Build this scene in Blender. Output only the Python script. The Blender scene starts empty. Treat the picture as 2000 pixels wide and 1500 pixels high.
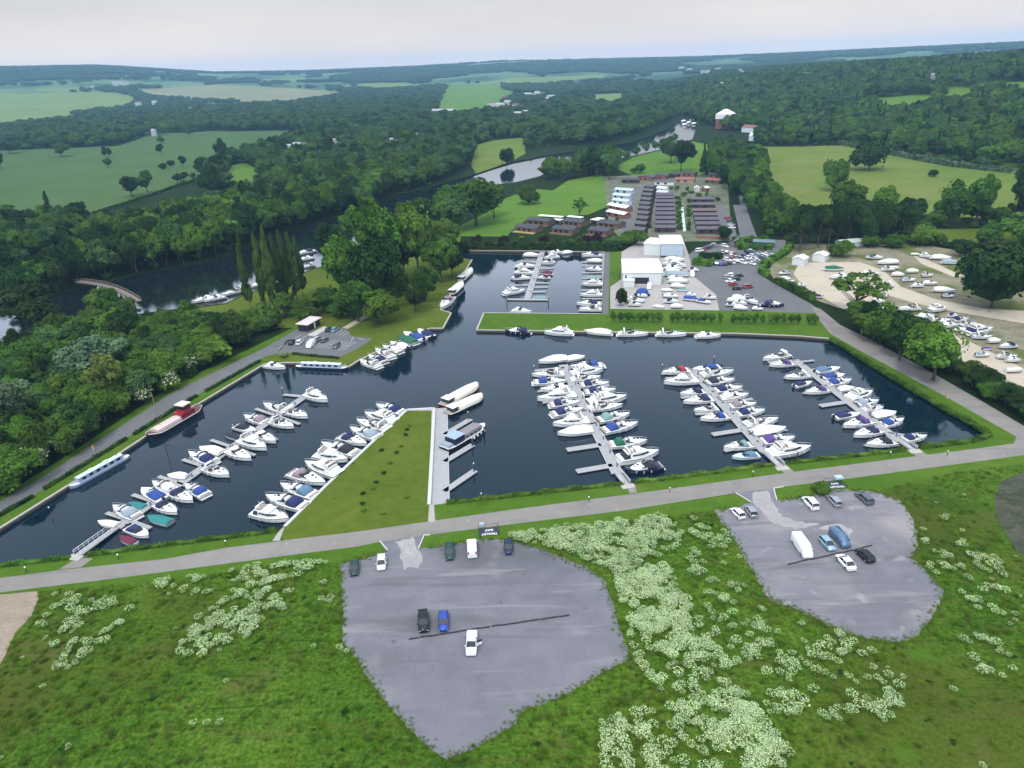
import bpy, bmesh, math, random
import numpy as np
from mathutils import Vector, Matrix
from mathutils.geometry import delaunay_2d_cdt
R = math.radians
random.seed(7); RNG = np.random.default_rng(11)
SC = bpy.context.scene; COL = SC.collection

# ---------------------------------------------------------------- camera, world, sun, exposure
CAM_H = 88.0; FPX = 1400.0; ROLL = math.atan(.037); PITCH = math.atan(620*math.cos(ROLL)/FPX)
cam = bpy.data.cameras.new('camera'); camo = bpy.data.objects.new('camera', cam); COL.objects.link(camo)
cam.sensor_width = 36; cam.lens = 36*FPX/2000; cam.clip_start = 1; cam.clip_end = 90000
_R0 = Vector((1,0,0)); _U0 = Vector((0,math.sin(PITCH),math.cos(PITCH))); _F = Vector((0,math.cos(PITCH),-math.sin(PITCH)))
_cr, _sr = math.cos(ROLL), math.sin(ROLL)
_R = _R0*_cr - _U0*_sr; _U = _R0*_sr + _U0*_cr
camo.matrix_world = Matrix(((_R.x,_U.x,-_F.x,0),(_R.y,_U.y,-_F.y,0),(_R.z,_U.z,-_F.z,CAM_H),(0,0,0,1)))
SC.camera = camo
SUN_EL, SUN_AZ = 52.0, 200.0
w = bpy.data.worlds.new('World'); SC.world = w; w.use_nodes = True
nt = w.node_tree; nt.nodes.clear()
out = nt.nodes.new('ShaderNodeOutputWorld'); bg = nt.nodes.new('ShaderNodeBackground')
sky = nt.nodes.new('ShaderNodeTexSky'); sky.sky_type = 'NISHITA'; sky.sun_disc = False
sky.sun_elevation = R(SUN_EL); sky.sun_rotation = R(SUN_AZ)
tc = nt.nodes.new('ShaderNodeTexCoord'); sx = nt.nodes.new('ShaderNodeSeparateXYZ')
nt.links.new(tc.outputs['Generated'], sx.inputs[0])
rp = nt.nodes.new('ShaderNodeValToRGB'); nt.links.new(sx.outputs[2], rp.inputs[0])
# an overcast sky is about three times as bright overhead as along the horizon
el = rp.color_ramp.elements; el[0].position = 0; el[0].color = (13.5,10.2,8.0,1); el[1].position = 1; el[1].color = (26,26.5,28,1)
for pz, cz in ((.035,(10.5,8.9,7.6)),(.08,(8.0,7.5,7.1)),(.11,(8.6,8.4,8.4)),(.17,(16,17,19)),(.25,(20,22.5,27)),(.33,(12,14.5,18)),(.5,(7.2,9.0,11)),(.68,(7,9,11)),(.85,(19,20.5,23))):  # bands above the frame made up to brighten far water and darken near water
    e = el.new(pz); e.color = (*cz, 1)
mp = nt.nodes.new('ShaderNodeMapping'); mp.inputs['Scale'].default_value = (1,1,5); nt.links.new(tc.outputs['Generated'], mp.inputs[0])
nz = nt.nodes.new('ShaderNodeTexNoise'); nz.inputs['Scale'].default_value = 2.2; nz.inputs['Detail'].default_value = 5; nt.links.new(mp.outputs[0], nz.inputs[0])
mr = nt.nodes.new('ShaderNodeMapRange'); mr.inputs[1].default_value = .3; mr.inputs[2].default_value = .7; mr.inputs[3].default_value = .91; mr.inputs[4].default_value = 1.08
nt.links.new(nz.outputs[0], mr.inputs[0])
mx = nt.nodes.new('ShaderNodeMix'); mx.data_type = 'RGBA'; mx.inputs[0].default_value = .93
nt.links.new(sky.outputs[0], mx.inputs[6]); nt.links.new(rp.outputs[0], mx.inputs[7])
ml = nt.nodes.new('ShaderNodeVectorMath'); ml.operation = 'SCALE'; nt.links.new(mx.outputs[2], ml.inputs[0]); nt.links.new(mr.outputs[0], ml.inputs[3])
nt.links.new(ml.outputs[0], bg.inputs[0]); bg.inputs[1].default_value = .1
nt.links.new(bg.outputs[0], out.inputs[0])
sl = bpy.data.lights.new('sun', 'SUN'); so = bpy.data.objects.new('sun', sl); COL.objects.link(so)
sl.energy = 2.0; sl.angle = R(10); sl.color = (1,.96,.9)
so.rotation_euler = (R(90-SUN_EL), 0, R(180-SUN_AZ))
SC.view_settings.view_transform = 'Standard'; SC.view_settings.look = 'None'; SC.view_settings.exposure = 0.0; SC.view_settings.gamma = 1
SC.cycles.max_bounces = 6; SC.cycles.diffuse_bounces = 1; SC.cycles.glossy_bounces = 3; SC.cycles.volume_bounces = 1
SC.cycles.transparent_max_bounces = 4; SC.cycles.transmission_bounces = 2; SC.cycles.use_denoising = True
SC.cycles.caustics_reflective = False; SC.cycles.caustics_refractive = False

# ---------------------------------------------------------------- terrain and the pixel -> ground helper
def sst(a, b, x):
    t = np.clip((x-a)/(b-a), 0, 1); return t*t*(3-2*t)
def terr(x, y):
    x = np.asarray(x, float); y = np.asarray(y, float)
    az = np.degrees(np.arctan2(x, y)); d = np.hypot(x, y)
    front = np.where(np.abs(az) < 70, 1, np.clip((110-np.abs(az))/40, 0, 1))
    far = np.interp(az, [-50,-34,-27,-20,-14,-6,0,8,14,20,50], [190,185,176,110,100,105,122,108,95,90,90])
    h = far*sst(2300, 6200, d)
    h += 10*np.sin(x/900.+1)*sst(2500, 4500, d)*np.cos(y/1300.)
    ar = np.interp(az, [9,12,16,20,25,30,34,45,70], [0,9,28,43,53,60,66,74,60])
    d0 = np.interp(az, [10,34], [1300,600]); pk = np.interp(az, [10,34], [2400,1650])
    h += ar*sst(d0, pk, d)*(1-.8*sst(pk+300, pk+2400, d))
    return h*front
def ray(px, py):
    u = px-1000.; v = 750.-py
    u2 = u*_cr+v*_sr; v2 = v*_cr-u*_sr
    dx = u2; dy = v2*math.sin(PITCH)+FPX*math.cos(PITCH); dz = v2*math.cos(PITCH)-FPX*math.sin(PITCH)
    n = np.sqrt(dx*dx+dy*dy+dz*dz); return dx/n, dy/n, dz/n
TS = np.geomspace(60, 11000, 640)
def G(px, py, z=0.0):
    """ground point seen at a photograph pixel (arrays allowed)"""
    px = np.atleast_1d(np.asarray(px, float)); py = np.atleast_1d(np.asarray(py, float))
    dx, dy, dz = ray(px, py)
    flat = np.where(dz < -1e-4, (CAM_H-z)/np.maximum(-dz, 1e-4), 1e9)
    ox = dx*flat; oy = dy*flat
    far = (flat > 560)
    if far.any():
        fx, fy, fz = dx[far][:,None], dy[far][:,None], dz[far][:,None]
        X = fx*TS; Y = fy*TS; Z = CAM_H+fz*TS
        below = Z < terr(X, Y)
        k = np.argmax(below, 1); k[~below.any(1)] = len(TS)-1
        k = np.maximum(k, 1); i = np.arange(len(k))
        g1 = (Z-terr(X, Y))[i,k]; g0 = (Z-terr(X, Y))[i,k-1]
        t = TS[k-1]+(TS[k]-TS[k-1])*np.clip(g0/np.maximum(g0-g1, 1e-6), 0, 1)
        ox[far] = fx[:,0]*t; oy[far] = fy[:,0]*t
    return np.stack([ox, oy], 1)
def g1(px, py, z=0.0):
    p = G(px, py, z)[0]; return Vector((p[0], p[1], float(terr(p[0], p[1]))+z))
def GP(pts, z=0.0, step=None):
    """polygon or polyline of pixels -> Nx2 ground points, edges subdivided"""
    q = []
    n = len(pts)
    for i in range(n):
        a = pts[i]; b = pts[(i+1) % n]
        k = 1 if not step else max(1, int(math.hypot(b[0]-a[0], b[1]-a[1])/step))
        for j in range(k): q.append((a[0]+(b[0]-a[0])*j/k, a[1]+(b[1]-a[1])*j/k))
    q = np.array(q); return G(q[:,0], q[:,1], z)
def inpoly(pts, poly):
    x, y = pts[:,0], pts[:,1]; c = np.zeros(len(x), bool); n = len(poly); j = n-1
    for i in range(n):
        xi, yi = poly[i]; xj, yj = poly[j]
        if yi != yj: c ^= ((yi > y) != (yj > y)) & (x < (xj-xi)*(y-yi)/(yj-yi)+xi)
        j = i
    return c

# ---------------------------------------------------------------- materials
def mat(name, col, rough=.8, metal=0., spec=None, var=0., vscale=1., col2=None, bump=0., bscale=5., objrand=0., coord='Object', detail=5):
    m = bpy.data.materials.new(name); m.use_nodes = True; t = m.node_tree; b = t.nodes['Principled BSDF']
    b.inputs['Roughness'].default_value = rough; b.inputs['Metallic'].default_value = metal
    if spec is not None: b.inputs['Specular IOR Level'].default_value = spec
    c = (*col, 1); b.inputs['Base Color'].default_value = c
    tcn = t.nodes.new('ShaderNodeTexCoord'); src = None
    if var or col2:
        n = t.nodes.new('ShaderNodeTexNoise'); n.inputs['Scale'].default_value = vscale; n.inputs['Detail'].default_value = detail; n.inputs['Roughness'].default_value = .65
        t.links.new(tcn.outputs[coord], n.inputs[0])
        r = t.nodes.new('ShaderNodeValToRGB'); t.links.new(n.outputs[0], r.inputs[0])
        r.color_ramp.elements[0].position = .32; r.color_ramp.elements[1].position = .68
        c2 = col2 if col2 else tuple(min(1, x*(1+var)) for x in col); c1 = col if col2 else tuple(x*(1-var) for x in col)
        r.color_ramp.elements[0].color = (*c1, 1); r.color_ramp.elements[1].color = (*c2, 1); src = r.outputs[0]
    if objrand:
        oi = t.nodes.new('ShaderNodeObjectInfo'); hs = t.nodes.new('ShaderNodeHueSaturation')
        mrn = t.nodes.new('ShaderNodeMapRange'); mrn.inputs[3].default_value = 1-objrand; mrn.inputs[4].default_value = 1+objrand
        mh = t.nodes.new('ShaderNodeMapRange'); mh.inputs[3].default_value = .5-objrand*.06; mh.inputs[4].default_value = .5+objrand*.05
        ma = t.nodes.new('ShaderNodeMath'); ma.operation = 'MULTIPLY'; ma.inputs[1].default_value = 7.31; mf = t.nodes.new('ShaderNodeMath'); mf.operation = 'FRACT'
        t.links.new(oi.outputs['Random'], mrn.inputs[0]); t.links.new(oi.outputs['Random'], ma.inputs[0]); t.links.new(ma.outputs[0], mf.inputs[0]); t.links.new(mf.outputs[0], mh.inputs[0])
        t.links.new(mrn.outputs[0], hs.inputs['Value']); t.links.new(mh.outputs[0], hs.inputs['Hue'])
        if src: t.links.new(src, hs.inputs['Color'])
        else: hs.inputs['Color'].default_value = c
        src = hs.outputs[0]
    if src: t.links.new(src, b.inputs['Base Color'])
    if bump:
        n = t.nodes.new('ShaderNodeTexNoise'); n.inputs['Scale'].default_value = bscale; n.inputs['Detail'].default_value = 4
        t.links.new(tcn.outputs[coord], n.inputs[0]); bp = t.nodes.new('ShaderNodeBump'); bp.inputs['Strength'].default_value = bump; bp.inputs['Distance'].default_value = .3
        t.links.new(n.outputs[0], bp.inputs['Height']); t.links.new(bp.outputs[0], b.inputs['Normal'])
    return m
def ground_mat(name, stops, scales=(.02,.15,1.6), mixf=(.5,.35), rough=.95, bump=.3, bscale=1.2, blot=None, stripes=None, streaks=None):
    """several scales of noise blended, then run through a colour ramp"""
    m = bpy.data.materials.new(name); m.use_nodes = True; t = m.node_tree; b = t.nodes['Principled BSDF']; b.inputs['Roughness'].default_value = rough
    b.inputs['Specular IOR Level'].default_value = .04
    tcn = t.nodes.new('ShaderNodeTexCoord'); prev = None
    for i, s in enumerate(scales):
        n = t.nodes.new('ShaderNodeTexNoise'); n.inputs['Scale'].default_value = s; n.inputs['Detail'].default_value = 6; n.inputs['Roughness'].default_value = .6
        mpn = t.nodes.new('ShaderNodeMapping'); mpn.inputs['Location'].default_value = (i*37.7, i*11.3, 0); t.links.new(tcn.outputs['Object'], mpn.inputs[0]); t.links.new(mpn.outputs[0], n.inputs[0])
        if prev is None: prev = n.outputs[0]
        else:
            x = t.nodes.new('ShaderNodeMix'); x.inputs[0].default_value = mixf[i-1]; t.links.new(prev, x.inputs[2]); t.links.new(n.outputs[0], x.inputs[3]); prev = x.outputs[0]
    r = t.nodes.new('ShaderNodeValToRGB'); t.links.new(prev, r.inputs[0]); els = r.color_ramp.elements
    els[0].position, els[0].color = stops[0][0], (*stops[0][1], 1); els[1].position, els[1].color = stops[-1][0], (*stops[-1][1], 1)
    for p, c in stops[1:-1]: q = els.new(p); q.color = (*c, 1)
    src = r.outputs[0]
    for (bs, lo, hi, bc) in (blot or []):
        n = t.nodes.new('ShaderNodeTexNoise'); n.inputs['Scale'].default_value = bs; n.inputs['Detail'].default_value = 5
        mpn = t.nodes.new('ShaderNodeMapping'); mpn.inputs['Location'].default_value = (bs*900+5, 71, 0); t.links.new(tcn.outputs['Object'], mpn.inputs[0]); t.links.new(mpn.outputs[0], n.inputs[0])
        q = t.nodes.new('ShaderNodeMapRange'); q.inputs[1].default_value = lo; q.inputs[2].default_value = hi; t.links.new(n.outputs[0], q.inputs[0])
        x = t.nodes.new('ShaderNodeMix'); x.data_type = 'RGBA'; t.links.new(q.outputs[0], x.inputs[0]); t.links.new(src, x.inputs[6]); x.inputs[7].default_value = (*bc, 1); src = x.outputs[2]
    for (ang, bs, lo, hi, bc) in (streaks or []):
        n = t.nodes.new('ShaderNodeTexNoise'); n.inputs['Scale'].default_value = bs; n.inputs['Detail'].default_value = 4; n.inputs['Distortion'].default_value = .6
        mpn = t.nodes.new('ShaderNodeMapping'); mpn.inputs['Rotation'].default_value = (0,0,R(ang)); mpn.inputs['Scale'].default_value = (1,9,1); t.links.new(tcn.outputs['Object'], mpn.inputs[0]); t.links.new(mpn.outputs[0], n.inputs[0])
        q = t.nodes.new('ShaderNodeMapRange'); q.inputs[1].default_value = lo; q.inputs[2].default_value = hi; q.inputs[4].default_value = .75; t.links.new(n.outputs[0], q.inputs[0])
        x = t.nodes.new('ShaderNodeMix'); x.data_type = 'RGBA'; t.links.new(q.outputs[0], x.inputs[0]); t.links.new(src, x.inputs[6]); x.inputs[7].default_value = (*bc, 1); src = x.outputs[2]
    if stripes:
        ang, per, amt = stripes
        mpn = t.nodes.new('ShaderNodeMapping'); mpn.inputs['Rotation'].default_value = (0,0,R(ang)); t.links.new(tcn.outputs['Object'], mpn.inputs[0])
        wv = t.nodes.new('ShaderNodeTexWave'); wv.inputs['Scale'].default_value = 1/per; wv.inputs['Distortion'].default_value = 1.5; wv.inputs['Detail'].default_value = 3; wv.inputs['Detail Scale'].default_value = .3; t.links.new(mpn.outputs[0], wv.inputs[0])
        q = t.nodes.new('ShaderNodeMapRange'); q.inputs[3].default_value = 1-amt; q.inputs[4].default_value = 1+amt; t.links.new(wv.outputs['Fac'], q.inputs[0])
        x = t.nodes.new('ShaderNodeVectorMath'); x.operation = 'SCALE'; t.links.new(src, x.inputs[0]); t.links.new(q.outputs[0], x.inputs[3]); src = x.outputs[0]
    t.links.new(src, b.inputs['Base Color'])
    if bump:
        n = t.nodes.new('ShaderNodeTexNoise'); n.inputs['Scale'].default_value = bscale; n.inputs['Detail'].default_value = 5; t.links.new(tcn.outputs['Object'], n.inputs[0])
        bp = t.nodes.new('ShaderNodeBump'); bp.inputs['Strength'].default_value = bump; bp.inputs['Distance'].default_value = .5
        t.links.new(n.outputs[0], bp.inputs['Height']); t.links.new(bp.outputs[0], b.inputs['Normal'])
    return m
M = {}
M['meadow'] = ground_mat('meadow', [(.36,(.018,.050,.004)),(.45,(.040,.092,.007)),(.51,(.065,.128,.010)),(.57,(.10,.16,.018)),(.65,(.15,.185,.04))], (.016,.11,1.5), (.45,.55), bump=1, bscale=1.6,
    blot=[(.016,.50,.66,(.070,.080,.012)),(.05,.62,.74,(.10,.105,.026)),(.012,.55,.70,(.018,.060,.005)),(.45,.60,.70,(.010,.026,.003)),(.11,.60,.72,(.065,.13,.012))], streaks=[(35,.03,.60,.72,(.095,.09,.025)),(-20,.05,.62,.72,(.022,.055,.006))])
M['lawn'] = ground_mat('lawn', [(.35,(0.0533,0.0882,0.0084)),(.5,(0.082,0.1176,0.014)),(.65,(0.1312,0.147,0.028))], (.05,.3,3), (.5,.4), blot=[(.25,.66,.72,(0.0328,0.0588,0.0084))])
M['verge'] = ground_mat('verge', [(.35,(0.036,0.0858,0.0072)),(.5,(0.0648,0.1287,0.012)),(.65,(0.1152,0.156,0.024))], (.04,.3,2), (.45,.4))
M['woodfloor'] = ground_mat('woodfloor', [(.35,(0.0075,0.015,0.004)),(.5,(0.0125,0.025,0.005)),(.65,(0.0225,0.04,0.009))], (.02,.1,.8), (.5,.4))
M['field_a'] = ground_mat('field_a', [(.35,(0.045,0.088,0.0272)),(.5,(0.06,0.109,0.034)),(.65,(0.08,0.125,0.0408))], (.004,.02,.3), (.5,.3), stripes=(46.5,44.4,0.0255))
M['field_b'] = ground_mat('field_b', [(.35,(.10,.16,.04)),(.5,(.135,.19,.05)),(.65,(.18,.21,.07))], (.003,.02,.2), (.5,.3), stripes=(20,90,.04))
M['field_c'] = ground_mat('field_c', [(.35,(.14,.17,.075)),(.5,(.19,.19,.10)),(.65,(.25,.22,.14))], (.004,.02,.2), (.5,.3))
M['field_d'] = ground_mat('field_d', [(.35,(.075,.125,.02)),(.5,(.12,.165,.03)),(.65,(.18,.185,.06))], (.006,.03,.4), (.5,.3), stripes=(35,24,.015))
M['bright'] = ground_mat('bright', [(.35,(0.0595,0.132,0.0153)),(.5,(0.08925,0.1716,0.02125)),(.65,(0.1275,0.1936,0.03825))], (.01,.06,.6), (.5,.3), stripes=(51,14.08,0.051))
M['sand'] = ground_mat('sand', [(.3,(.07,.08,.03)),(.42,(.14,.14,.08)),(.55,(.26,.225,.16)),(.7,(.38,.33,.25))], (.03,.15,1.), (.45,.35), blot=[(.06,.52,.60,(.11,.13,.04))])
M['track'] = ground_mat('track', [(.3,(.36,.31,.23)),(.7,(.56,.48,.38))], (.05,.3,2.), (.45,.35))
M['pond'] = ground_mat('pond', [(.3,(.015,.025,.012)),(.45,(.05,.055,.035)),(.7,(.13,.125,.10))], (.08,.3,1.2), (.4,.3), blot=[(.35,.57,.64,(.04,.055,.02))])
M['earth'] = ground_mat('earth', [(.3,(.16,.12,.08)),(.5,(.26,.2,.15)),(.7,(.38,.32,.25))], (.06,.4,2), (.4,.3))
M['asphalt'] = ground_mat('asphalt', [(.3,(.18,.165,.15)),(.5,(.228,.208,.19)),(.7,(.285,.258,.235))], (.03,.3,5), (.45,.35), bump=.05, blot=[(.08,.58,.72,(.17,.165,.16)),(.5,.64,.72,(.30,.28,.26))], streaks=[(8,.05,.55,.7,(.17,.165,.16))])
M['lane'] = ground_mat('lane', [(.3,(.11,.11,.115)),(.5,(.14,.14,.145)),(.7,(.17,.17,.17))], (.03,.3,5), (.4,.3), bump=.05)
M['carpark'] = ground_mat('carpark', [(.3,(.115,.112,.125)),(.5,(.165,.16,.178)),(.7,(.215,.208,.225))], (.035,.25,3), (.42,.3), bump=.08,
    blot=[(.03,.52,.70,(.11,.108,.12)),(.09,.60,.80,(.27,.25,.26)),(.4,.66,.74,(.10,.10,.11))], streaks=[(62,.035,.56,.70,(.12,.117,.125)),(-30,.05,.58,.72,(.24,.23,.24))])
M['carpark2'] = ground_mat('carpark2', [(.3,(.125,.122,.135)),(.5,(.175,.17,.188)),(.7,(.225,.218,.235))], (.035,.25,3), (.42,.3), bump=.08,
    blot=[(.05,.50,.72,(.28,.25,.25)),(.25,.60,.78,(.34,.32,.31))], streaks=[(40,.04,.56,.70,(.13,.127,.135)),(-50,.05,.56,.70,(.26,.24,.24))])
M['chalk'] = ground_mat('chalk', [(.3,(.19,.185,.20)),(.5,(.31,.29,.29)),(.7,(.46,.42,.40))], (.08,.5,2), (.5,.4), bump=.08)
M['concrete'] = ground_mat('concrete', [(.3,(.28,.25,.23)),(.5,(.36,.33,.31)),(.7,(.45,.42,.39))], (.06,.4,3), (.45,.4), bump=.05)
M['lodgeland'] = ground_mat('lodgeland', [(.35,(.05,.085,.03)),(.5,(.13,.14,.09)),(.65,(.26,.24,.22))], (.05,.2,1.), (.5,.4))
M['distant'] = ground_mat('distant', [(.3,(0.024,0.06,0.036)),(.44,(0.03,0.075,0.0405)),(.5,(0.084,0.15,0.0675)),(.58,(0.12,0.1875,0.09)),(.7,(0.156,0.2025,0.135))], (.0011,.0045,.02), (.45,.15), bump=0)
def water_mat(name, base, rough, bscale, bstr):
    m = bpy.data.materials.new(name); m.use_nodes = True; t = m.node_tree; b = t.nodes['Principled BSDF']
    b.inputs['Base Color'].default_value = (*base, 1); b.inputs['Roughness'].default_value = rough; b.inputs['IOR'].default_value = 1.37
    tcn = t.nodes.new('ShaderNodeTexCoord'); mpn = t.nodes.new('ShaderNodeMapping'); mpn.inputs['Scale'].default_value = (1,1.5,1); mpn.inputs['Rotation'].default_value = (0,0,.3); t.links.new(tcn.outputs['Object'], mpn.inputs[0])
    n = t.nodes.new('ShaderNodeTexNoise'); n.inputs['Scale'].default_value = bscale; n.inputs['Detail'].default_value = 4; t.links.new(mpn.outputs[0], n.inputs[0])
    n2 = t.nodes.new('ShaderNodeTexNoise'); n2.inputs['Scale'].default_value = .035; n2.inputs['Detail'].default_value = 3; t.links.new(tcn.outputs['Object'], n2.inputs[0])
    q = t.nodes.new('ShaderNodeMapRange'); q.inputs[1].default_value = .35; q.inputs[2].default_value = .65; q.inputs[3].default_value = bstr*.35; q.inputs[4].default_value = bstr*1.3; t.links.new(n2.outputs[0], q.inputs[0])
    bp = t.nodes.new('ShaderNodeBump'); bp.inputs['Distance'].default_value = .12; t.links.new(q.outputs[0], bp.inputs['Strength'])
    t.links.new(n.outputs[0], bp.inputs['Height']); t.links.new(bp.outputs[0], b.inputs['Normal'])
    return m
M['water'] = water_mat('water', (.003,.012,.022), .03, .9, .12)
M['river'] = water_mat('river', (.006,.011,.013), .035, .9, .13)

# ---------------------------------------------------------------- tagging and mesh helpers
def tag(o, label=None, cat=None, group=None, kind=None):
    if label: o['label'] = label
    if cat: o['category'] = cat
    if group: o['group'] = group
    if kind: o['kind'] = kind
    return o
def empty(name, loc, rz=0., sc=1.):
    o = bpy.data.objects.new(name, None); COL.objects.link(o); o.location = loc; o.rotation_euler = (0,0,rz)
    o.scale = (sc,sc,sc) if not hasattr(sc, '__len__') else sc; return o
def link(name, me, parent=None):
    o = bpy.data.objects.new(name, me); COL.objects.link(o)
    if parent: o.parent = parent
    return o
def copy_tree(o, parent=None):
    c = o.copy(); COL.objects.link(c); c.parent = parent
    for ch in CH.get(o.name, []):
        k = copy_tree(ch, c); CH.setdefault(c.name, []).append(k)
    return c
CH = {}
def reg(o):
    """remember the children of a prototype once (o.children is slow in a big scene)"""
    ks = list(o.children); CH[o.name] = ks
    for k in ks: reg(k)
    return o
def npmesh(name, V, F, mats, mi=None, smooth=False):
    """V Nx3, F MxK faces of one size"""
    me = bpy.data.meshes.new(name); V = np.asarray(V, np.float32); F = np.asarray(F, np.int32); k = F.shape[1]
    me.vertices.add(len(V)); me.vertices.foreach_set('co', V.ravel())
    me.loops.add(F.size); me.loops.foreach_set('vertex_index', F.ravel())
    me.polygons.add(len(F)); me.polygons.foreach_set('loop_start', np.arange(0, F.size, k, dtype=np.int32)); me.polygons.foreach_set('loop_total', np.full(len(F), k, np.int32))
    if mi is not None: me.polygons.foreach_set('material_index', np.asarray(mi, np.int32))
    if smooth: me.polygons.foreach_set('use_smooth', np.ones(len(F), bool))
    for m in mats: me.materials.append(m)
    me.update(calc_edges=True); me.validate(); return me
class MB:
    def __init__(s): s.v = []; s.f = []; s.m = []; s.sm = []
    def add(s, vs, fs, mi=0, smooth=False):
        b = len(s.v); s.v += [tuple(v) for v in vs]
        for f in fs: s.f.append(tuple(b+i for i in f)); s.m.append(mi); s.sm.append(smooth)
    def box(s, x0, x1, y0, y1, z0, z1, mi=0, tx=0., ty=0.):
        """axis box; the top is drawn in by tx, ty on each side"""
        vs = [(x0,y0,z0),(x1,y0,z0),(x1,y1,z0),(x0,y1,z0),(x0+tx,y0+ty,z1),(x1-tx,y0+ty,z1),(x1-tx,y1-ty,z1),(x0+tx,y1-ty,z1)]
        s.add(vs, [(3,2,1,0),(4,5,6,7),(0,1,5,4),(1,2,6,5),(2,3,7,6),(3,0,4,7)], mi)
    def obox(s, p, q, wd, z0, z1, mi=0):
        """box along the segment p-q"""
        p = Vector(p[:2]); q = Vector(q[:2]); d = (q-p).normalized(); n = Vector((-d.y, d.x))*wd/2
        c = [p-n, q-n, q+n, p+n]
        s.add([(a.x,a.y,z0) for a in c]+[(a.x,a.y,z1) for a in c], [(3,2,1,0),(4,5,6,7),(0,1,5,4),(1,2,6,5),(2,3,7,6),(3,0,4,7)], mi)
    def prism(s, pts, z0, z1, mi=0, sc=1., smooth=False):
        n = len(pts); cx = sum(p[0] for p in pts)/n; cy = sum(p[1] for p in pts)/n
        vs = [(p[0],p[1],z0) for p in pts]+[(cx+(p[0]-cx)*sc, cy+(p[1]-cy)*sc, z1) for p in pts]
        s.add(vs, [tuple(range(n-1,-1,-1)), tuple(range(n,2*n))], mi); b = len(s.v)-2*n
        for i in range(n):
            j = (i+1) % n; s.f.append((b+i,b+j,b+n+j,b+n+i)); s.m.append(mi); s.sm.append(smooth)
    def loft(s, rings, mi=0, caps=True, smooth=True, closed=True):
        n = len(rings[0]); b = len(s.v)
        for r in rings: s.v += [tuple(p) for p in r]
        for k in range(len(rings)-1):
            for i in range(n if closed else n-1):
                j = (i+1) % n; s.f.append((b+k*n+i,b+k*n+j,b+(k+1)*n+j,b+(k+1)*n+i)); s.m.append(mi if not callable(mi) else mi(k,i)); s.sm.append(smooth)
        if caps:
            for k, rev in ((0,True),(len(rings)-1,False)):
                f = [b+k*n+i for i in range(n)]; s.f.append(tuple(f[::-1] if rev else f)); s.m.append(mi if not callable(mi) else mi(k,0)); s.sm.append(False)
    def tube(s, pts, r, n=5, mi=0, r2=None):
        pts = [Vector(p) for p in pts]; rings = []
        for i, p in enumerate(pts):
            d = (pts[min(i+1,len(pts)-1)]-pts[max(i-1,0)]).normalized(); a = d.orthogonal().normalized() if abs(d.z) > .99 else d.cross(Vector((0,0,1))).normalized(); c = d.cross(a)
            rr = r if r2 is None else r+(r2-r)*i/(len(pts)-1)
            rings.append([p+(a*math.cos(2*math.pi*k/n)+c*math.sin(2*math.pi*k/n))*rr for k in range(n)])
        s.loft(rings, mi)
    def mesh(s, name, mats):
        me = bpy.data.meshes.new(name); me.from_pydata(s.v, [], s.f)
        for m in mats: me.materials.append(m)
        me.polygons.foreach_set('material_index', s.m); me.polygons.foreach_set('use_smooth', s.sm); me.update()
        bm = bmesh.new(); bm.from_mesh(me); bmesh.ops.recalc_face_normals(bm, faces=bm.faces); bm.to_mesh(me); bm.free(); return me
    def build(s, name, mats, parent=None): return link(name, s.mesh(name, mats if isinstance(mats, (list,tuple)) else [mats]), parent)
# ---------------------------------------------------------------- the ground, cut into its regions
BASIN = [(-260,1122),(-60,1110),(0,1105),(140,1088),(300,1068),(420,1053),(542,1038),(560,1022),(640,945),(720,870),(795,800),(848,797),(838,985),(848,986),(870,983),(1000,969),(1230,944),(1380,925),(1520,907),
    (1650,893),(1790,877),(1900,862),(1935,848),(1900,826),(1846,797),(1790,763),(1748,738),(1692,704),(1650,676),(1619,661),(1560,656),(1440,651),(1180,648),(931,644),(945,611),(1175,613),(1181,492),(1050,490),(920,489),
    (905,480),(870,478),(862,496),(900,503),(922,507),(897,548),(878,578),(860,605),(881,611),(865,641),(840,641),(770,670),(700,704),(681,716),(655,712),(587,708),(557,708),(516,711),(400,781),(287,850),(210,900),(133,948),(0,1031),(-180,1140)]
RIVER = [(-300,700),(-100,625),(60,585),(150,562),(210,551),(280,530),(385,513),(455,495),(560,453),(647,428),(720,405),(765,384),(867,357),(909,346),(960,329),(1000,317),(1060,305),(1115,296),(1180,288),(1240,275),(1297,255),(1330,236),
    (1363,243),(1352,272),(1300,290),(1245,302),(1185,314),(1110,322),(1050,345),(1010,355),(930,365),(880,380),(810,410),(790,440),(866,446),(840,470),(770,494),(700,507),(612,524),(577,539),(480,574),(441,592),(304,608),(150,632),(30,690),(-300,800)]
LOT_A = [(665,1101),(714,1090),(756,1076),(742,1058),(826,1046),(817,1073),(869,1065),(934,1054),(969,1054),(1006,1059),(1050,1070),(1096,1088),(1140,1106),(1179,1130),(1190,1160),(1198,1186),(1210,1223),(1226,1268),(1229,1290),(1192,1307),(1150,1330),(1105,1356),(1060,1374),(1012,1394),
    (1006,1415),(965,1440),(919,1465),(873,1482),(850,1470),(800,1425),(742,1356),(715,1320),(702,1294),(668,1254),(671,1217),(668,1139)]
LOT_B = [(1395,997),(1427,993),(1466,981),(1437,963),(1510,953),(1517,978),(1565,971),(1600,966),(1615,958),(1642,956),(1680,958),(1712,959),(1760,980),(1779,1006),(1789,1038),(1790,1073),(1778,1089),(1814,1121),(1843,1153),(1840,1169),(1814,1214),(1792,1242),(1763,1254),(1696,1249),
    (1658,1236),(1616,1220),(1552,1188),(1501,1172),(1485,1140),(1446,1076),(1424,1038)]
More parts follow.
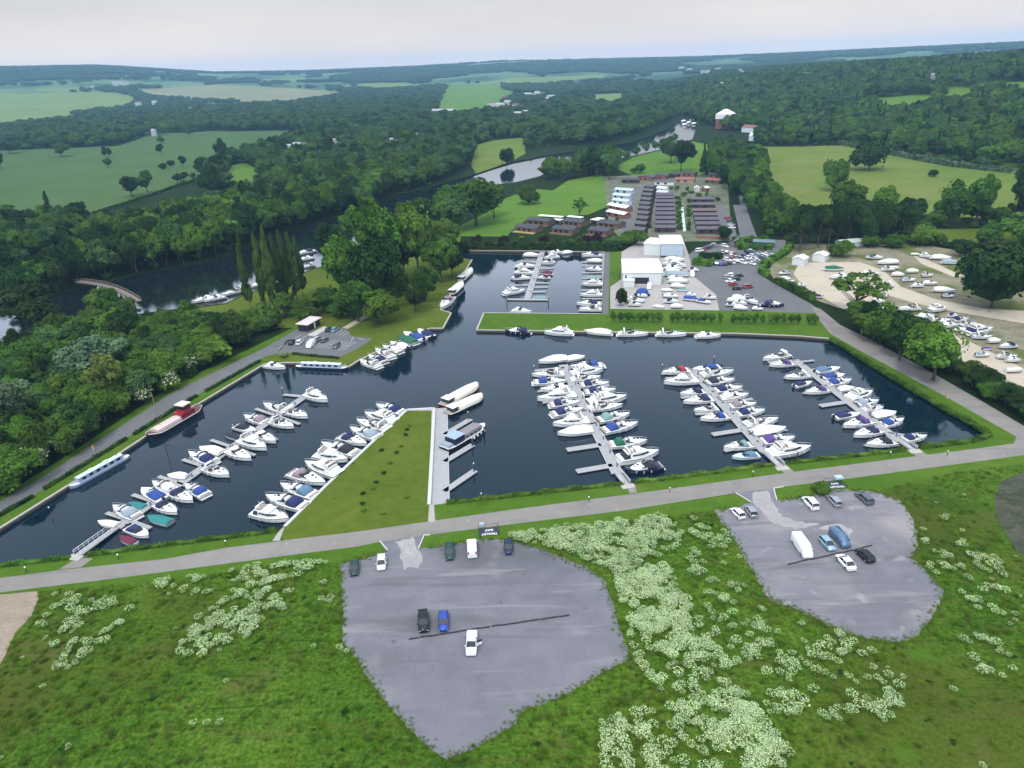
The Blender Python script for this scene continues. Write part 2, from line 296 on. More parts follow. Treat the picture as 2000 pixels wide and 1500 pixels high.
def rough_edge(poly, amp=2.6, step=6, seed=1, keep=()):
    r = random.Random(seed); q = []; n = len(poly)
    for i in range(n):
        a = poly[i]; b = poly[(i+1) % n]; L = math.hypot(b[0]-a[0], b[1]-a[1]); k = max(1, int(L/step))
        for j in range(k):
            s = 0 if i in keep else amp
            q.append((a[0]+(b[0]-a[0])*j/k+r.uniform(-s, s), a[1]+(b[1]-a[1])*j/k+r.uniform(-s, s)*.7))
    return q
# name, material, polygon (photograph pixels), step; later ones lie over earlier ones
REG = [
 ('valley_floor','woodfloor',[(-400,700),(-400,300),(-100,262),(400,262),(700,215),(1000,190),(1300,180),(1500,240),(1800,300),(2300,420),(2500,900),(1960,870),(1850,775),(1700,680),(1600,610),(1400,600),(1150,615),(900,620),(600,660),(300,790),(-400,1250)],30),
 ('field','field_a',[(-300,430),(0,425),(70,440),(140,432),(200,414),(300,378),(385,348),(420,335),(455,310),(520,285),(600,262),(560,255),(420,257),(290,265),(230,285),(60,292),(-100,300),(-300,310)],20),
 ('field','field_b',[(-200,262),(-100,255),(0,246),(100,232),(160,222),(240,214),(275,200),(262,188),(200,178),(70,182),(-200,188)],14),
 ('field','field_b',[(70,177),(160,178),(155,172),(75,173)],14),
 ('field','field_c',[(255,176),(420,165),(560,172),(690,181),(650,192),(520,203),(400,199),(300,192)],14),
 ('field','field_b',[(500,155),(600,153),(600,159),(510,161)],14),
 ('field','bright',[(840,232),(860,200),(874,166),(965,163),(1003,184),(962,222),(900,232)],14),
 ('field','field_b',[(690,170),(720,162),(800,163),(810,170)],14),
 ('field','field_b',[(930,163),(1000,152),(1180,146),(1180,152),(1050,160)],14),
 ('field','field_b',[(1150,185),(1220,181),(1218,205),(1160,206)],14),
 ('meadow_clearing','bright',[(440,380),(438,345),(455,322),(480,318),(505,330),(512,352),(500,370)],14),
 ('field','field_d',[(925,303),(930,283),(960,275),(1024,268),(1026,300),(1000,314),(930,340),(920,322)],14),
 ('lawn','bright',[(40,505),(80,515),(130,495),(175,452),(185,470),(160,510),(100,545),(88,551),(60,540)],14),
 ('lawn','bright',[(760,350),(800,335),(800,350),(780,368)],14),
 ('lawn','bright',[(877,452),(930,425),(965,408),(986,388),(1035,368),(1080,372),(1110,352),(1175,340),(1196,362),(1185,404),(1147,420),(1035,425),(1000,450),(990,462),(895,461)],14),
 ('lawn','bright',[(1200,328),(1240,305),(1300,292),(1352,276),(1395,285),(1385,320),(1375,345),(1330,345),(1290,338),(1240,345)],14),
 ('field','field_d',[(1468,287),(1560,286),(1646,284),(1737,301),(1895,329),(2000,340),(2150,352),(2150,420),(1955,425),(1830,425),(1667,430),(1540,425),(1500,395),(1489,325)],20),
 ('lawn','lawn',[(1800,448),(1958,446),(2020,450),(2020,500),(1923,485),(1842,480)],20),
 ('field','bright',[(1700,194),(1783,185),(1825,188),(1815,214),(1785,226),(1730,230),(1700,215)],12),
 ('field','bright',[(1842,178),(1860,167),(1898,173),(1905,196),(1870,212),(1840,208)],12),
 ('field','bright',[(1920,161),(2060,157),(2060,192),(1990,194),(1935,190)],12),
 ('lawn','lawn',[(577,541),(612,526),(700,510),(770,497),(845,472),(880,460),(900,462),(898,480),(905,500),(921,506),(896,548),(860,604),(880,611),(864,640),(840,640),(770,669),(700,703),(681,715),(587,707),(557,707),(541,692),(590,655),(600,640),(480,640),(360,640),(304,612),(441,594),(480,576)],16),
 ('lawn','verge',[(945,612),(1175,614),(1182,493),(1225,490),(1210,545),(1192,560),(1192,600),(1600,612),(1640,660),(1700,700),(1660,680),(1619,660),(1560,655),(1440,650),(1180,647),(932,643)],20),
 ('lawn','lawn',[(542,1039),(795,801),(847,798),(836,1018),(640,1046),(556,1057)],20),
 ('yard_ground','sand',[(1530,480),(1580,475),(1700,478),(1790,476),(1875,490),(1900,520),(2050,530),(2050,780),(1880,712),(1780,660),(1700,610),(1640,602),(1600,588),(1520,555),(1500,530)],20),
 ('boatyard_ground','concrete',[(1192,603),(1192,560),(1213,545),(1214,492),(1250,470),(1335,470),(1345,497),(1355,540),(1400,575),(1405,606)],14),
 ('yard_tarmac','lane',[(1345,497),(1362,485),(1430,472),(1445,458),(1432,400),(1450,400),(1470,455),(1480,470),(1535,468),(1533,490),(1495,515),(1483,535),(1505,550),(1585,594),(1606,612),(1405,606),(1398,575),(1355,540)],14),
 ('lodge_ground','lodgeland',[(1180,345),(1330,338),(1420,345),(1430,470),(1335,472),(1215,472),(1190,440),(1185,400)],14),
 ('lodge_lane','lane',[(1212,462),(1220,420),(1235,375),(1262,356),(1270,358),(1248,380),(1236,420),(1232,462)],14),
 ('lodge_lane','lane',[(1410,462),(1405,430),(1395,400),(1410,398),(1430,430),(1440,462)],14),
 ('lane','lane',[(1443,380),(1450,380),(1466,430),(1480,466),(1462,466),(1450,430)],14),
 ('track','track',[(1560,515),(1600,512),(1680,512),(1725,528),(1760,560),(1830,585),(1920,602),(2050,610),(2050,640),(1930,620),(1860,608),(1780,590),(1730,575),(1690,590),(1640,600),(1570,560),(1550,535)],16),
 ('track','track',[(1640,600),(1700,590),(1760,606),(1860,650),(1960,700),(2050,745),(2050,775),(1900,715),(1800,665),(1700,625)],16),
 ('track','track',[(1785,500),(1800,503),(1880,538),(1866,542),(1800,515)],16),
 ('pond','pond',[(2100,905),(1990,925),(1955,940),(1942,975),(1945,1005),(1960,1035),(1985,1075),(2020,1100),(2150,1150)],12),
 ('bare_earth','earth',[(-300,1190),(0,1160),(72,1152),(75,1170),(60,1205),(30,1235),(10,1280),(-20,1330),(-300,1400)],8),
 ('verge','verge',[(-260,1124),(-60,1112),(0,1107),(140,1090),(300,1070),(420,1055),(542,1040),(552,1056),(440,1070),(320,1092),(100,1115),(0,1129),(-260,1165)],20),
 ('verge','verge',[(848,988),(870,985),(1000,971),(1230,946),(1380,927),(1520,909),(1650,895),(1790,879),(1900,864),(1937,848),(1900,825),(1846,796),(1790,762),(1748,737),(1692,703),(1650,675),(1622,660),(1640,662),(1720,706),(1850,776),(1985,853),(1980,866),(1900,877),(1796,890),(1546,922),(1225,966),(980,998),(840,1018)],16),
 ('verge','verge',[(-260,1172),(0,1157),(245,1127),(560,1085),(700,1067),(742,1058),(756,1076),(714,1091),(665,1102),(600,1098),(500,1108),(300,1135),(100,1152),(-200,1180)],20),
 ('verge','verge',[(826,1046),(980,1026),(1218,997),(1442,964),(1466,981),(1427,994),(1395,997),(1300,1008),(1150,1025),(1006,1045),(969,1052),(869,1064),(817,1073)],20),
 ('verge','verge',[(1510,953),(1560,946),(1647,936),(2000,889),(2200,865),(2200,890),(2000,905),(1850,925),(1712,958),(1680,957),(1640,955),(1517,978)],20),
 ('verge','verge',[(-180,1141),(0,1032),(133,949),(210,901),(287,851),(400,782),(516,712),(520,696),(390,769),(260,847),(130,930),(0,1004),(-180,1118)],20),
 ('verge','verge',[(-200,1095),(0,982),(86,930),(234,834),(338,766),(520,678),(590,640),(585,634),(515,668),(332,755),(228,825),(80,922),(0,970),(-200,1080)],20),
 ('lane','lane',[(-200,1118),(0,1004),(130,930),(260,847),(390,769),(480,716),(516,697),(541,690),(560,665),(600,648),(585,640),(520,678),(338,766),(234,834),(86,930),(0,980),(-200,1095)],20),
 ('lawn','lawn',[(516,711),(516,699),(541,691),(571,689),(662,698),(700,690),(735,662),(700,700),(681,715),(655,711),(587,707),(557,707)],20),
 ('parking_area','lane',[(541,691),(568,661),(598,647),(642,637),(678,642),(686,656),(728,661),(700,680),(670,694),(662,698),(571,689)],14),
 ('road','asphalt',[(-260,1165),(0,1129),(112,1114),(320,1092),(440,1070),(550,1056),(700,1038),(840,1018),(980,998),(1225,966),(1546,922),(1796,890),(1900,877),(1980,866),(1985,853),(1850,776),(1700,696),(1622,652),(1600,625),(1585,597),(1604,604),(1640,634),(1700,663),(1790,711),(1910,779),(2000,832),(2080,870),(2200,850),(2200,868),(2000,889),(1647,936),(1510,953),(1437,963),(1218,997),(980,1026),(826,1046),(742,1058),(700,1067),(560,1085),(245,1127),(0,1157),(-260,1190)],20),
 ('path','concrete',[(532,1056),(543,1040),(640,948),(720,873),(789,803),(795,800),(556,1028),(546,1056)],20),
 ('path','concrete',[(795,798),(850,795),(849,799),(848,990),(850,1018),(836,1019),(838,990),(843,802),(796,802)],20),
 ('path','asphalt',[(115,1112),(150,1090),(182,1090),(158,1108)],20),
 ('path','asphalt',[(1222,947),(1240,945),(1244,962),(1230,964)],20),
 ('path','asphalt',[(1513,908),(1533,906),(1552,922),(1532,924)],20),
 ('path','asphalt',[(1772,879),(1792,877),(1812,888),(1790,891)],20),
 ('quay_path','lane',[(1177,614),(1181,492),(1191,492),(1188,614)],20),
 ('path','track',[(668,640),(680,642),(770,590),(762,586)],20),
 ('car_park','carpark',rough_edge(LOT_A, seed=3, keep=(3,)),0),
 ('car_park','carpark2',rough_edge(LOT_B, seed=4, keep=(3,)),0),
 ('chalky_entrance','chalk',rough_edge([(770,1057),(808,1050),(816,1072),(828,1096),(815,1108),(800,1106),(790,1112),(782,1092),(785,1072)],2.5,6,5),0),
 ('chalky_entrance','chalk',rough_edge([(1468,962),(1500,957),(1510,985),(1530,1010),(1570,1020),(1600,1024),(1560,1034),(1510,1022),(1488,1000),(1474,985)],3,6,6),0),
 ('chalky_entrance','chalk',rough_edge([(1600,1030),(1640,1022),(1668,1036),(1660,1048),(1630,1044)],3,6,8),0),
 ('marina_water','water',BASIN,24),
 ('river_water','river',RIVER,16),
]
pts = []; edges = []; polysW = []
def addloop(P):
    b = len(pts); n = len(P)
    for p in P: pts.append(Vector((float(p[0]), float(p[1]))))
    for i in range(n): edges.append((b+i, b+(i+1) % n))
ring = [(7500*math.sin(a), 7500*math.cos(a)) for a in np.radians(np.arange(0, 360, 4))]
near = [(1450*math.sin(a), 1450*math.cos(a)) for a in np.radians(np.arange(0, 360, 3))]
addloop(near); NEARP = np.array(near)
for name, m, poly, step in REG:
    P = GP(poly, 0., step or None)
    P = P + RNG.uniform(-.004, .004, P.shape)
    polysW.append(P); addloop(P)
azs = np.radians(np.concatenate([np.arange(-48, 48.1, 1.5), np.arange(60, 301, 12)]))
ds = np.geomspace(12, 11000, 82)
AA, DD = np.meshgrid(azs, ds); GX = (DD*np.sin(AA)).ravel(); GY = (DD*np.cos(AA)).ravel()
keepm = np.ones(len(GX), bool)
for x, y in zip(GX[keepm], GY[keepm]): pts.append(Vector((x+random.uniform(-.2,.2), y+random.uniform(-.2,.2))))
V2, _, F2, _, _, _ = delaunay_2d_cdt(pts, edges, [], 0, 1e-4)
V2 = np.array([(v.x, v.y) for v in V2]); F2 = np.array([f for f in F2 if len(f) == 3])
cen = V2[F2].mean(1)
rid = np.full(len(F2), -1); rid[~inpoly(cen, NEARP)] = -2
for i, P in enumerate(polysW): rid[inpoly(cen, P)] = i
ZV = terr(V2[:,0], V2[:,1])
WATER_Z = -.9
def reg_obj(name, m, sel, water=False):
    F = F2[sel]
    if not len(F): return
    u, inv = np.unique(F, return_inverse=True); V = np.c_[V2[u], ZV[u]]
    if water: V[:,2] = np.where(V[:,2] < 5, WATER_Z, V[:,2])
    a = V[inv.reshape(F.shape)]; nzv = np.cross(a[:,1]-a[:,0], a[:,2]-a[:,0])[:,2]
    F3 = inv.reshape(F.shape).copy(); F3[nzv < 0] = F3[nzv < 0][:,::-1]
    return tag(link(name, npmesh(name, V, F3, [M[m]], smooth=not water)), kind='structure')
reg_obj('ground', 'meadow', rid == -1); reg_obj('hills', 'distant', rid == -2)
for i, (name, m, poly, step) in enumerate(REG): reg_obj(name, m, rid == i, name.endswith('water'))
# banks: a face from the ground down below the water all round each sheet of water
def bank(P, m, name):
    n = len(P); V = [(p[0],p[1],.0) for p in P]+[(p[0],p[1],-2.2) for p in P]
    F = [(i,(i+1)%n,n+(i+1)%n,n+i) for i in range(n)]
    tag(link(name, npmesh(name, V, F, [M[m]])), kind='structure')
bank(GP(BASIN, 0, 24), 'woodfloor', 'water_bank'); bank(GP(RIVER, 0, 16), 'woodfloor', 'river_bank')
def region_at(x, y):
    p = np.array([[x, y]]); r = None
    for i, P in enumerate(polysW):
        if inpoly(p, P)[0]: r = REG[i][0]
    return r
# ---------------------------------------------------------------- trees
def leafmat(name, a, b, rand=.25, vs=.35, rough=.75):
    a = tuple(x*.42 for x in a); b = tuple(x*k for x, k in zip(b, (1.05,1.15,.85)))
    m = mat(name, a, rough, spec=.06, col2=b, vscale=vs, objrand=rand, detail=4); return m
LM = {
 'mid': leafmat('leaf_mid', (.032,.076,.012), (.095,.175,.028)),
 'bright': leafmat('leaf_bright', (.05,.115,.014), (.13,.23,.035)),
 'dark': leafmat('leaf_dark', (.013,.034,.010), (.036,.074,.018)),
 'grey': leafmat('leaf_grey', (.06,.105,.065), (.14,.20,.125)),
 'yellow': leafmat('leaf_yellow', (.07,.11,.02), (.15,.19,.05)),
 'poplar': leafmat('leaf_poplar', (.045,.085,.018), (.09,.15,.035)),
 'purple': leafmat('leaf_purple', (.022,.012,.018), (.045,.022,.030)),
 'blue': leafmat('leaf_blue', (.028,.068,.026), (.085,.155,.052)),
 'bloom': mat('blossom', (.55,.60,.38), .8, col2=(.75,.76,.6), vscale=1),
}
BARK = mat('bark', (.09,.07,.05), .95, var=.4, vscale=3)
def cards(C, Rr, n, size, rng, up=.35, flat=1.):
    """n leaf clumps on the outside of each blob in C (Kx3) with radii Rr (Kx3)"""
    K = len(C); idx = rng.integers(0, K, n)
    d = rng.normal(size=(n,3)); d[:,2] = np.where(d[:,2] < -.35, -d[:,2], d[:,2]); d /= np.linalg.norm(d, axis=1)[:,None]
    P = C[idx]+d*Rr[idx]*rng.uniform(.78, 1.08, (n,1))
    nrm = d*.9+rng.normal(size=(n,3))*.42; nrm[:,2] += up; nrm /= np.linalg.norm(nrm, axis=1)[:,None]
    a = np.cross(nrm, rng.normal(size=(n,3))); a /= np.linalg.norm(a, axis=1)[:,None]; b = np.cross(nrm, a)
    s = size*rng.uniform(.6, 1.35, (n,1)); s2 = s*rng.uniform(.6, 1., (n,1))
    V = np.stack([P-a*s-b*s2*.5, P+a*s*.3-b*s2, P+a*s+b*s2*.4, P-a*s*.2+b*s2], 1).reshape(-1,3)
    return V, np.arange(4*n).reshape(n,4)
def blobs(kind, rng):
    """blob centres and radii of a crown of about unit size (radius 1, height 2 from the ground)"""
    C = []; Q = []
    if kind == 'poplar':
        for i in range(34):
            z = rng.uniform(.10, .97); r = .98*min(1, (z-.02)/.22)*min(1, ((1.03-z)/.5))**.8; a = rng.uniform(0, 6.28); q = rng.uniform(.3, .8)
            C.append((math.cos(a)*r*q*.6, math.sin(a)*r*q*.6, z*2)); Q.append((.36*r+.1, .36*r+.1, .20))
    elif kind == 'cone':
        for i in range(30):
            z = rng.uniform(.15, .98); r = (1.02-z)*1.0; a = rng.uniform(0, 6.28)
            C.append((math.cos(a)*r*.6, math.sin(a)*r*.6, z*2)); Q.append((.4*r+.08, .4*r+.08, .14))
    elif kind == 'pine':
        for i in range(26):
            a = rng.uniform(0, 6.28); q = math.sqrt(rng.uniform(0, 1)); z = 1.15+rng.uniform(0, .75)*(1-.5*q)
            C.append((math.cos(a)*q*.72, math.sin(a)*q*.72, z)); Q.append((.32,.32,.22))
    elif kind == 'bush':
        for i in range(16):
            a = rng.uniform(0, 6.28); q = math.sqrt(rng.uniform(0, 1)); z = .35+rng.uniform(.1, .95)*(1-.45*q)
            s = rng.uniform(.28, .44); C.append((math.cos(a)*q*.72, math.sin(a)*q*.72, z)); Q.append((s, s, s*1.0))
        C.append((0,0,.5)); Q.append((.75,.75,.6))
    elif kind == 'sparse':
        for i in range(26):
            a = rng.uniform(0, 6.28); q = rng.uniform(.2, 1)**.6; z = .8+rng.uniform(0, 1)*(1.15-.5*q)
            s = rng.uniform(.12, .22); C.append((math.cos(a)*q*.85, math.sin(a)*q*.85, z)); Q.append((s*1.3, s*1.3, s*.7))
    else:
        lob = [(rng.uniform(0, 6.28), rng.uniform(.2, .5), rng.uniform(.75, 1.4)) for _ in range(5)]
        for i in range(46):
            a0, q0, z0 = lob[i % 5]
            d = rng.normal(size=3); d /= np.linalg.norm(d); 
            if d[2] < -.5: d[2] *= -1
            r = rng.uniform(.30, .58)
            s = rng.uniform(.17, .32); x = math.cos(a0)*q0+d[0]*r; y = math.sin(a0)*q0+d[1]*r; z = z0+d[2]*r*.95
            C.append((x, y, max(.32, z))); Q.append((s, s, s*.85))
        for a0, q0, z0 in lob: C.append((math.cos(a0)*q0*.8, math.sin(a0)*q0*.8, z0-.05)); Q.append((.42,.42,.44))
        C.append((0,0,.8)); Q.append((.6,.6,.5)); C.append((0,0,1.2)); Q.append((.72,.72,.66))
    return np.array(C), np.array(Q)
PROTO = {}
ICO = bmesh.new(); bmesh.ops.create_icosphere(ICO, subdivisions=1, radius=1)
IV = np.array([v.co[:] for v in ICO.verts]); IF = np.array([[v.index for v in f.verts] for f in ICO.faces])
def crown_mesh(kind, leaf, seed, n, size, bloom=0.):
    rng = np.random.default_rng(seed); C, Q = blobs(kind, rng)
    V, F = cards(C, Q, n, size, rng)
    mi = np.zeros(len(F), int); mats = [LM[leaf]]
    if bloom:
        mats.append(LM['bloom']); top = V[F].mean(1)[:,2]; mi[(rng.random(len(F)) < bloom) & (top > .6)] = 1
    # a leafy lump inside each blob, so that light does not pass straight through the crown
    if kind != 'sparse':
        VV = [V]; FF = [F]; base = len(V); cv = []; cf = []
        for c, q in zip(C, Q):
            cv.append(IV*q*.66*(1+rng.uniform(-.15, .15, (len(IV),1)))+c); cf.append(np.c_[IF, IF[:,2]]+base); base += len(IV)
        V = np.concatenate(VV+cv); Fi = np.concatenate(cf)
        me = bpy.data.meshes.new('crown'); faces = [tuple(f) for f in F.tolist()]+[tuple(f[:3]) for f in Fi.tolist()]
        me.from_pydata(V.tolist(), [], faces)
        for m in mats: me.materials.append(m)
        me.polygons.foreach_set('material_index', np.concatenate([mi, np.zeros(len(Fi), int)]).astype(np.int32)); me.update(); return me
    return npmesh('crown', V, F, mats, mi)
def trunk_mesh(kind, seed):
    r = random.Random(seed); mb = MB()
    top = {'poplar':1.7,'cone':1.8,'pine':1.5,'bush':.7,'sparse':1.1}.get(kind, 1.0)
    mb.tube([(0,0,-.05),(r.uniform(-.02,.02),0,.3),(r.uniform(-.04,.04),r.uniform(-.04,.04),top)], .06 if kind != 'bush' else .035, 6, 0, .02)
    for i in range(5 if kind != 'sparse' else 14):
        a = r.uniform(0, 6.28); z = r.uniform(.4, .8)*top; q = r.uniform(.3, .6)
        mb.tube([(0,0,z*.8),(math.cos(a)*q*.5, math.sin(a)*q*.5, z+.15),(math.cos(a)*q*1.3, math.sin(a)*q*1.3, z+.45)], .025, 4, 0, .006)
    return mb.mesh('trunk', [BARK])
KINDS = {}   # kind -> list of (crown mesh, trunk mesh)
def mk(key, kind, leaf, nvar, n, size, bloom=0.):
    KINDS[key] = [(crown_mesh(kind, leaf, hash_(key)+i, n, size, bloom), trunk_mesh(kind, i)) for i in range(nvar)]
def hash_(s): return sum(ord(c)*(i+3) for i, c in enumerate(s))
mk('mid','broad','mid',4,6200,.056); mk('bright','broad','bright',3,6200,.056); mk('dark','broad','dark',3,6200,.056); mk('grey','broad','grey',2,6200,.056)
mk('yellow','broad','yellow',1,6200,.056); mk('blue','broad','blue',3,6200,.056); mk('poplar','poplar','poplar',3,6000,.075); mk('cone','cone','dark',2,2600,.07)
mk('pine','pine','dark',2,3200,.07); mk('bush','bush','mid',3,3800,.062); mk('bbush','bush','bright',2,3800,.062); mk('dbush','bush','dark',2,3800,.062); mk('hawthorn','bush','mid',2,3200,.06,.22)
mk('purple','bush','purple',1,1800,.075); mk('sparse','sparse','mid',2,1500,.06)
NAMES = {'mid':'broadleaf_tree','bright':'broadleaf_tree','dark':'broadleaf_tree','grey':'willow_tree','yellow':'broadleaf_tree','blue':'broadleaf_tree','poplar':'poplar_tree','cone':'conifer_tree','pine':'pine_tree',
 'bush':'shrub','bbush':'shrub','dbush':'shrub','hawthorn':'hawthorn_bush','purple':'purple_shrub','sparse':'broadleaf_tree'}
LOOK = {'mid':'round green broadleaf tree','bright':'bright green leafy tree','dark':'dense dark green tree','grey':'grey green willow like tree','yellow':'yellow green rounded tree','blue':'cool green broadleaf tree','poplar':'tall narrow columnar poplar',
 'cone':'dark narrow conical tree','pine':'dark flat topped pine','bush':'low rounded green bush','bbush':'bright green low bush','dbush':'dark green low bush','hawthorn':'green bush covered in cream blossom','purple':'dark purple leaved shrub','sparse':'open branched tree with thin leaves'}
n_tree = 0
def tree(key, x, y, rad, h, label, group=None, z=None, v=None, rot=None):
    global n_tree
    n_tree += 1
    if z is None: z = float(terr(x, y))
    cm, tm = KINDS[key][(n_tree if v is None else v) % len(KINDS[key])]
    hs = h/2. if NAMES[key] not in ('shrub','hawthorn_bush','purple_shrub') else h/1.45
    o = empty(NAMES[key], (x, y, z), random.uniform(0, 6.28) if rot is None else rot, (rad, rad, hs))
    tag(o, label, 'tree' if 'tree' in NAMES[key] else 'bush', group)
    link('crown', cm, o); link('trunk', tm, o); return o
# woods: polygons of photograph pixels that the trunks stand in; the trees that show largest become things, the rest of a wood one stuff object
WOODS = [
 # name, polygon, spacing, (kinds), radius range, height range, how many as things
 ('wood between the lane and the river', [(-120,1040),(0,962),(60,930),(220,828),(335,752),(450,690),(505,662),(560,640),(600,622),(640,606),(600,600),(540,618),(440,636),(330,648),(230,640),(150,648),(60,680),(-30,720),(-160,780)], 5.7, ['mid','bright','dark','mid','mid','bright','blue','bush'], (3.2,6.2), (5,12), 92),
 ('tall belt on the far bank of the river', [(100,577),(210,552),(280,531),(385,514),(455,496),(560,454),(647,429),(720,406),(766,384),(760,345),(690,350),(600,376),(520,396),(440,424),(350,446),(270,462),(215,482),(170,500),(110,540)], 9.5, ['mid','dark','blue','mid','dark','bright'], (5.5,8.5), (15,22), 46),
 ('copse beyond the footbridge', [(-120,470),(0,455),(60,455),(130,443),(165,440),(150,480),(110,505),(60,512),(10,520),(-30,560),(-140,600)], 9, ['dark','mid','blue'], (5,8), (11,18), 8),
 ('copse by the meadow corner', [(-150,640),(0,600),(60,575),(120,560),(150,566),(80,590),(0,640),(-150,690)], 8, ['dark','mid'], (5,8), (11,17), 4),
 ('wooded strip between the meadow and the river', [(415,395),(420,345),(425,318),(470,318),(520,300),(560,278),(640,270),(740,262),(880,272),(925,292),(922,325),(880,345),(800,372),(765,378),(740,352),(690,345),(600,365),(520,385),(512,345),(500,325),(450,325),(436,345),(438,388)], 12, ['blue','mid','dark','blue'], (6,9), (12,20), 18),
 ('far belt beyond the meadows', [(-150,280),(0,258),(80,290),(228,284),(290,262),(420,256),(560,253),(600,262),(640,264),(740,256),(880,264),(935,272),(1020,265),(1100,285),(1180,280),(1240,268),(1310,236),(1318,215),(1250,205),(1080,222),(1000,218),(930,228),(850,222),(700,206),(560,206),(420,214),(300,214),(240,220),(180,228),(120,246),(60,254),(-80,262)], 15, ['blue','blue','dark','mid'], (7,11), (13,20), 0),
 ('wood round the far meadows', [(560,206),(700,206),(850,218),(845,200),(860,185),(790,178),(700,186),(600,200)], 20, ['blue','blue','dark'], (9,14), (13,19), 0),
 ('wood by the far bend of the river', [(1000,214),(1080,218),(1235,198),(1238,188),(1270,187),(1280,202),(1325,214),(1340,175),(1250,160),(1150,165),(1120,185),(1090,200),(1010,206)], 20, ['blue','blue','dark'], (9,14), (13,20), 0),
 ('wooded hillside above the big field', [(1318,215),(1362,236),(1400,250),(1480,282),(1560,280),(1645,278),(1740,295),(1820,310),(1900,322),(2060,336),(2160,345),(2250,100),(2050,95),(1900,104),(1700,120),(1580,130),(1400,148),(1340,163)], 13.5, ['blue','mid','dark','blue','bright','cone','mid'], (7,10.5), (14,21), 12),
 ('riverside trees below the lodges lawn', [(1035,352),(1080,350),(1115,362),(1160,352),(1200,340),(1205,318),(1150,325),(1110,330),(1060,345)], 12, ['mid','bright','mid','blue'], (6,8.5), (14,19), 10),
 ('avenue trees beside the lodges', [(1392,292),(1430,290),(1450,330),(1462,380),(1475,420),(1455,415),(1425,385),(1398,350),(1380,320)], 9.5, ['mid','dark','blue','mid'], (5,7), (14,19), 12),
 ('avenue trees along the big field', [(1452,300),(1478,300),(1498,360),(1512,405),(1548,440),(1548,468),(1510,462),(1490,430),(1470,370)], 9.5, ['mid','mid','dark','bright'], (4.5,6.5), (13,18), 14),
 ('dark pine belt above the yard', [(1540,486),(1570,470),(1640,462),(1700,458),(1760,455),(1800,455),(1805,470),(1740,478),(1640,484),(1560,494)], 8.5, ['pine','pine','dark'], (4.5,6.5), (18,23), 26),
 ('trees behind the yard', [(1815,452),(1850,440),(1900,436),(1955,440),(1960,448),(1900,450),(1830,458)], 10, ['mid','dark','mid'], (6,8.5), (14,20), 6),
 ('trees at the end of the yard', [(1975,470),(2060,430),(2160,440),(2160,560),(2040,560),(1990,520)], 11, ['dark','mid'], (6,9), (13,18), 5),
 ('thicket beside the east road', [(1655,655),(1690,640),(1720,650),(1770,690),(1755,700),(1700,672)], 5.5, ['mid','dark','mid'], (4,6), (8,12), 10),
 ('hedge bank beside the east road', [(1795,712),(1840,722),(1880,730),(1940,755),(2010,785),(2100,830),(2100,870),(2000,812),(1915,772),(1850,738)], 5., ['dbush','bush','dark'], (3,4.5), (4,6.5), 26),
 ('young trees near the river meadow', [(240,470),(330,450),(430,425),(500,400),(510,385),(430,402),(320,432),(250,450)], 12, ['bright','mid','bush'], (4,6), (7,11), 3),
]
HOUSEPX = [(566,296,14,0,''),(580,292,14,0,''),(594,291,12,0,''),(570,302,12,0,''),(655,284,10,0,''),(662,292,10,0,''),(700,276,12,0,''),(760,284,16,0,''),(775,287,12,0,''),(820,275,14,0,''),(845,277,12,0,''),(270,210,10,0,''),(302,208,9,0,''),(375,220,12,1,''),(405,222,16,0,''),(300,266,7,0,''),(865,226,44,1,''),(960,210,16,0,''),(975,213,16,0,''),(990,207,12,0,''),(1006,214,12,0,''),(1030,190,14,0,''),(1048,187,10,0,''),(1062,208,12,1,''),(1075,196,14,0,''),(1066,200,10,0,''),(985,196,10,1,''),(1010,232,14,1,''),(1025,228,10,1,''),(1125,212,8,0,''),(1444,146,8,0,''),(1448,150,7,0,''),(1570,152,7,0,''),(1580,152,6,0,''),(1408,170,6,0,''),(1375,145,14,0,''),(1345,142,10,0,''),(1330,138,10,0,''),(1400,140,8,0,''),(1818,158,6,0,''),(232,168,20,0,''),(246,166,16,0,''),(182,176,6,0,'')]
_HP = np.array([G(h[0], h[1])[0] for h in HOUSEPX]); _HD = np.hypot(_HP[:,0], _HP[:,1]); _HW = [h[2] for h in HOUSEPX]
for cx_, cy_, cw_ in ((925,372,34),(950,364,34),(975,360,34),(1000,356,34),(1018,352,20),(1104,326,20),(1245,308,14),(1265,302,14),(1290,295,14),(1310,290,14),(1330,284,14),(1348,276,14),(1362,262,12),(1255,203,36),(1413,258,110),(1468,262,34)):
    p_ = G(cx_, cy_)[0]; _HP = np.vstack([_HP, p_]); _HD = np.append(_HD, np.hypot(*p_)); _HW.append(cw_)
def openview(q):
    '''keep the sight line just in front of each far house free of trees'''
    d = np.hypot(q[:,0], q[:,1]); ok = np.ones(len(q), bool)
    for p, D, h in zip(_HP, _HD, _HW):
        t = (q@p)/D; l = np.abs(q[:,0]*p[1]-q[:,1]*p[0])/D; ok &= ~((t > D-min(130, D*.09)) & (t < D+14) & (l < 5+h*D/2800))
    return ok
ORD = ['first','second','third','fourth','fifth','sixth','seventh','eighth','ninth','tenth','eleventh','twelfth','thirteenth','fourteenth','fifteenth','sixteenth']
CLEAR = [polysW[i] for i, r in enumerate(REG) if r[0] in ('field','lawn','meadow_clearing','river_water','marina_water','road','lane','parking_area') ]
STUFFPTS = {}
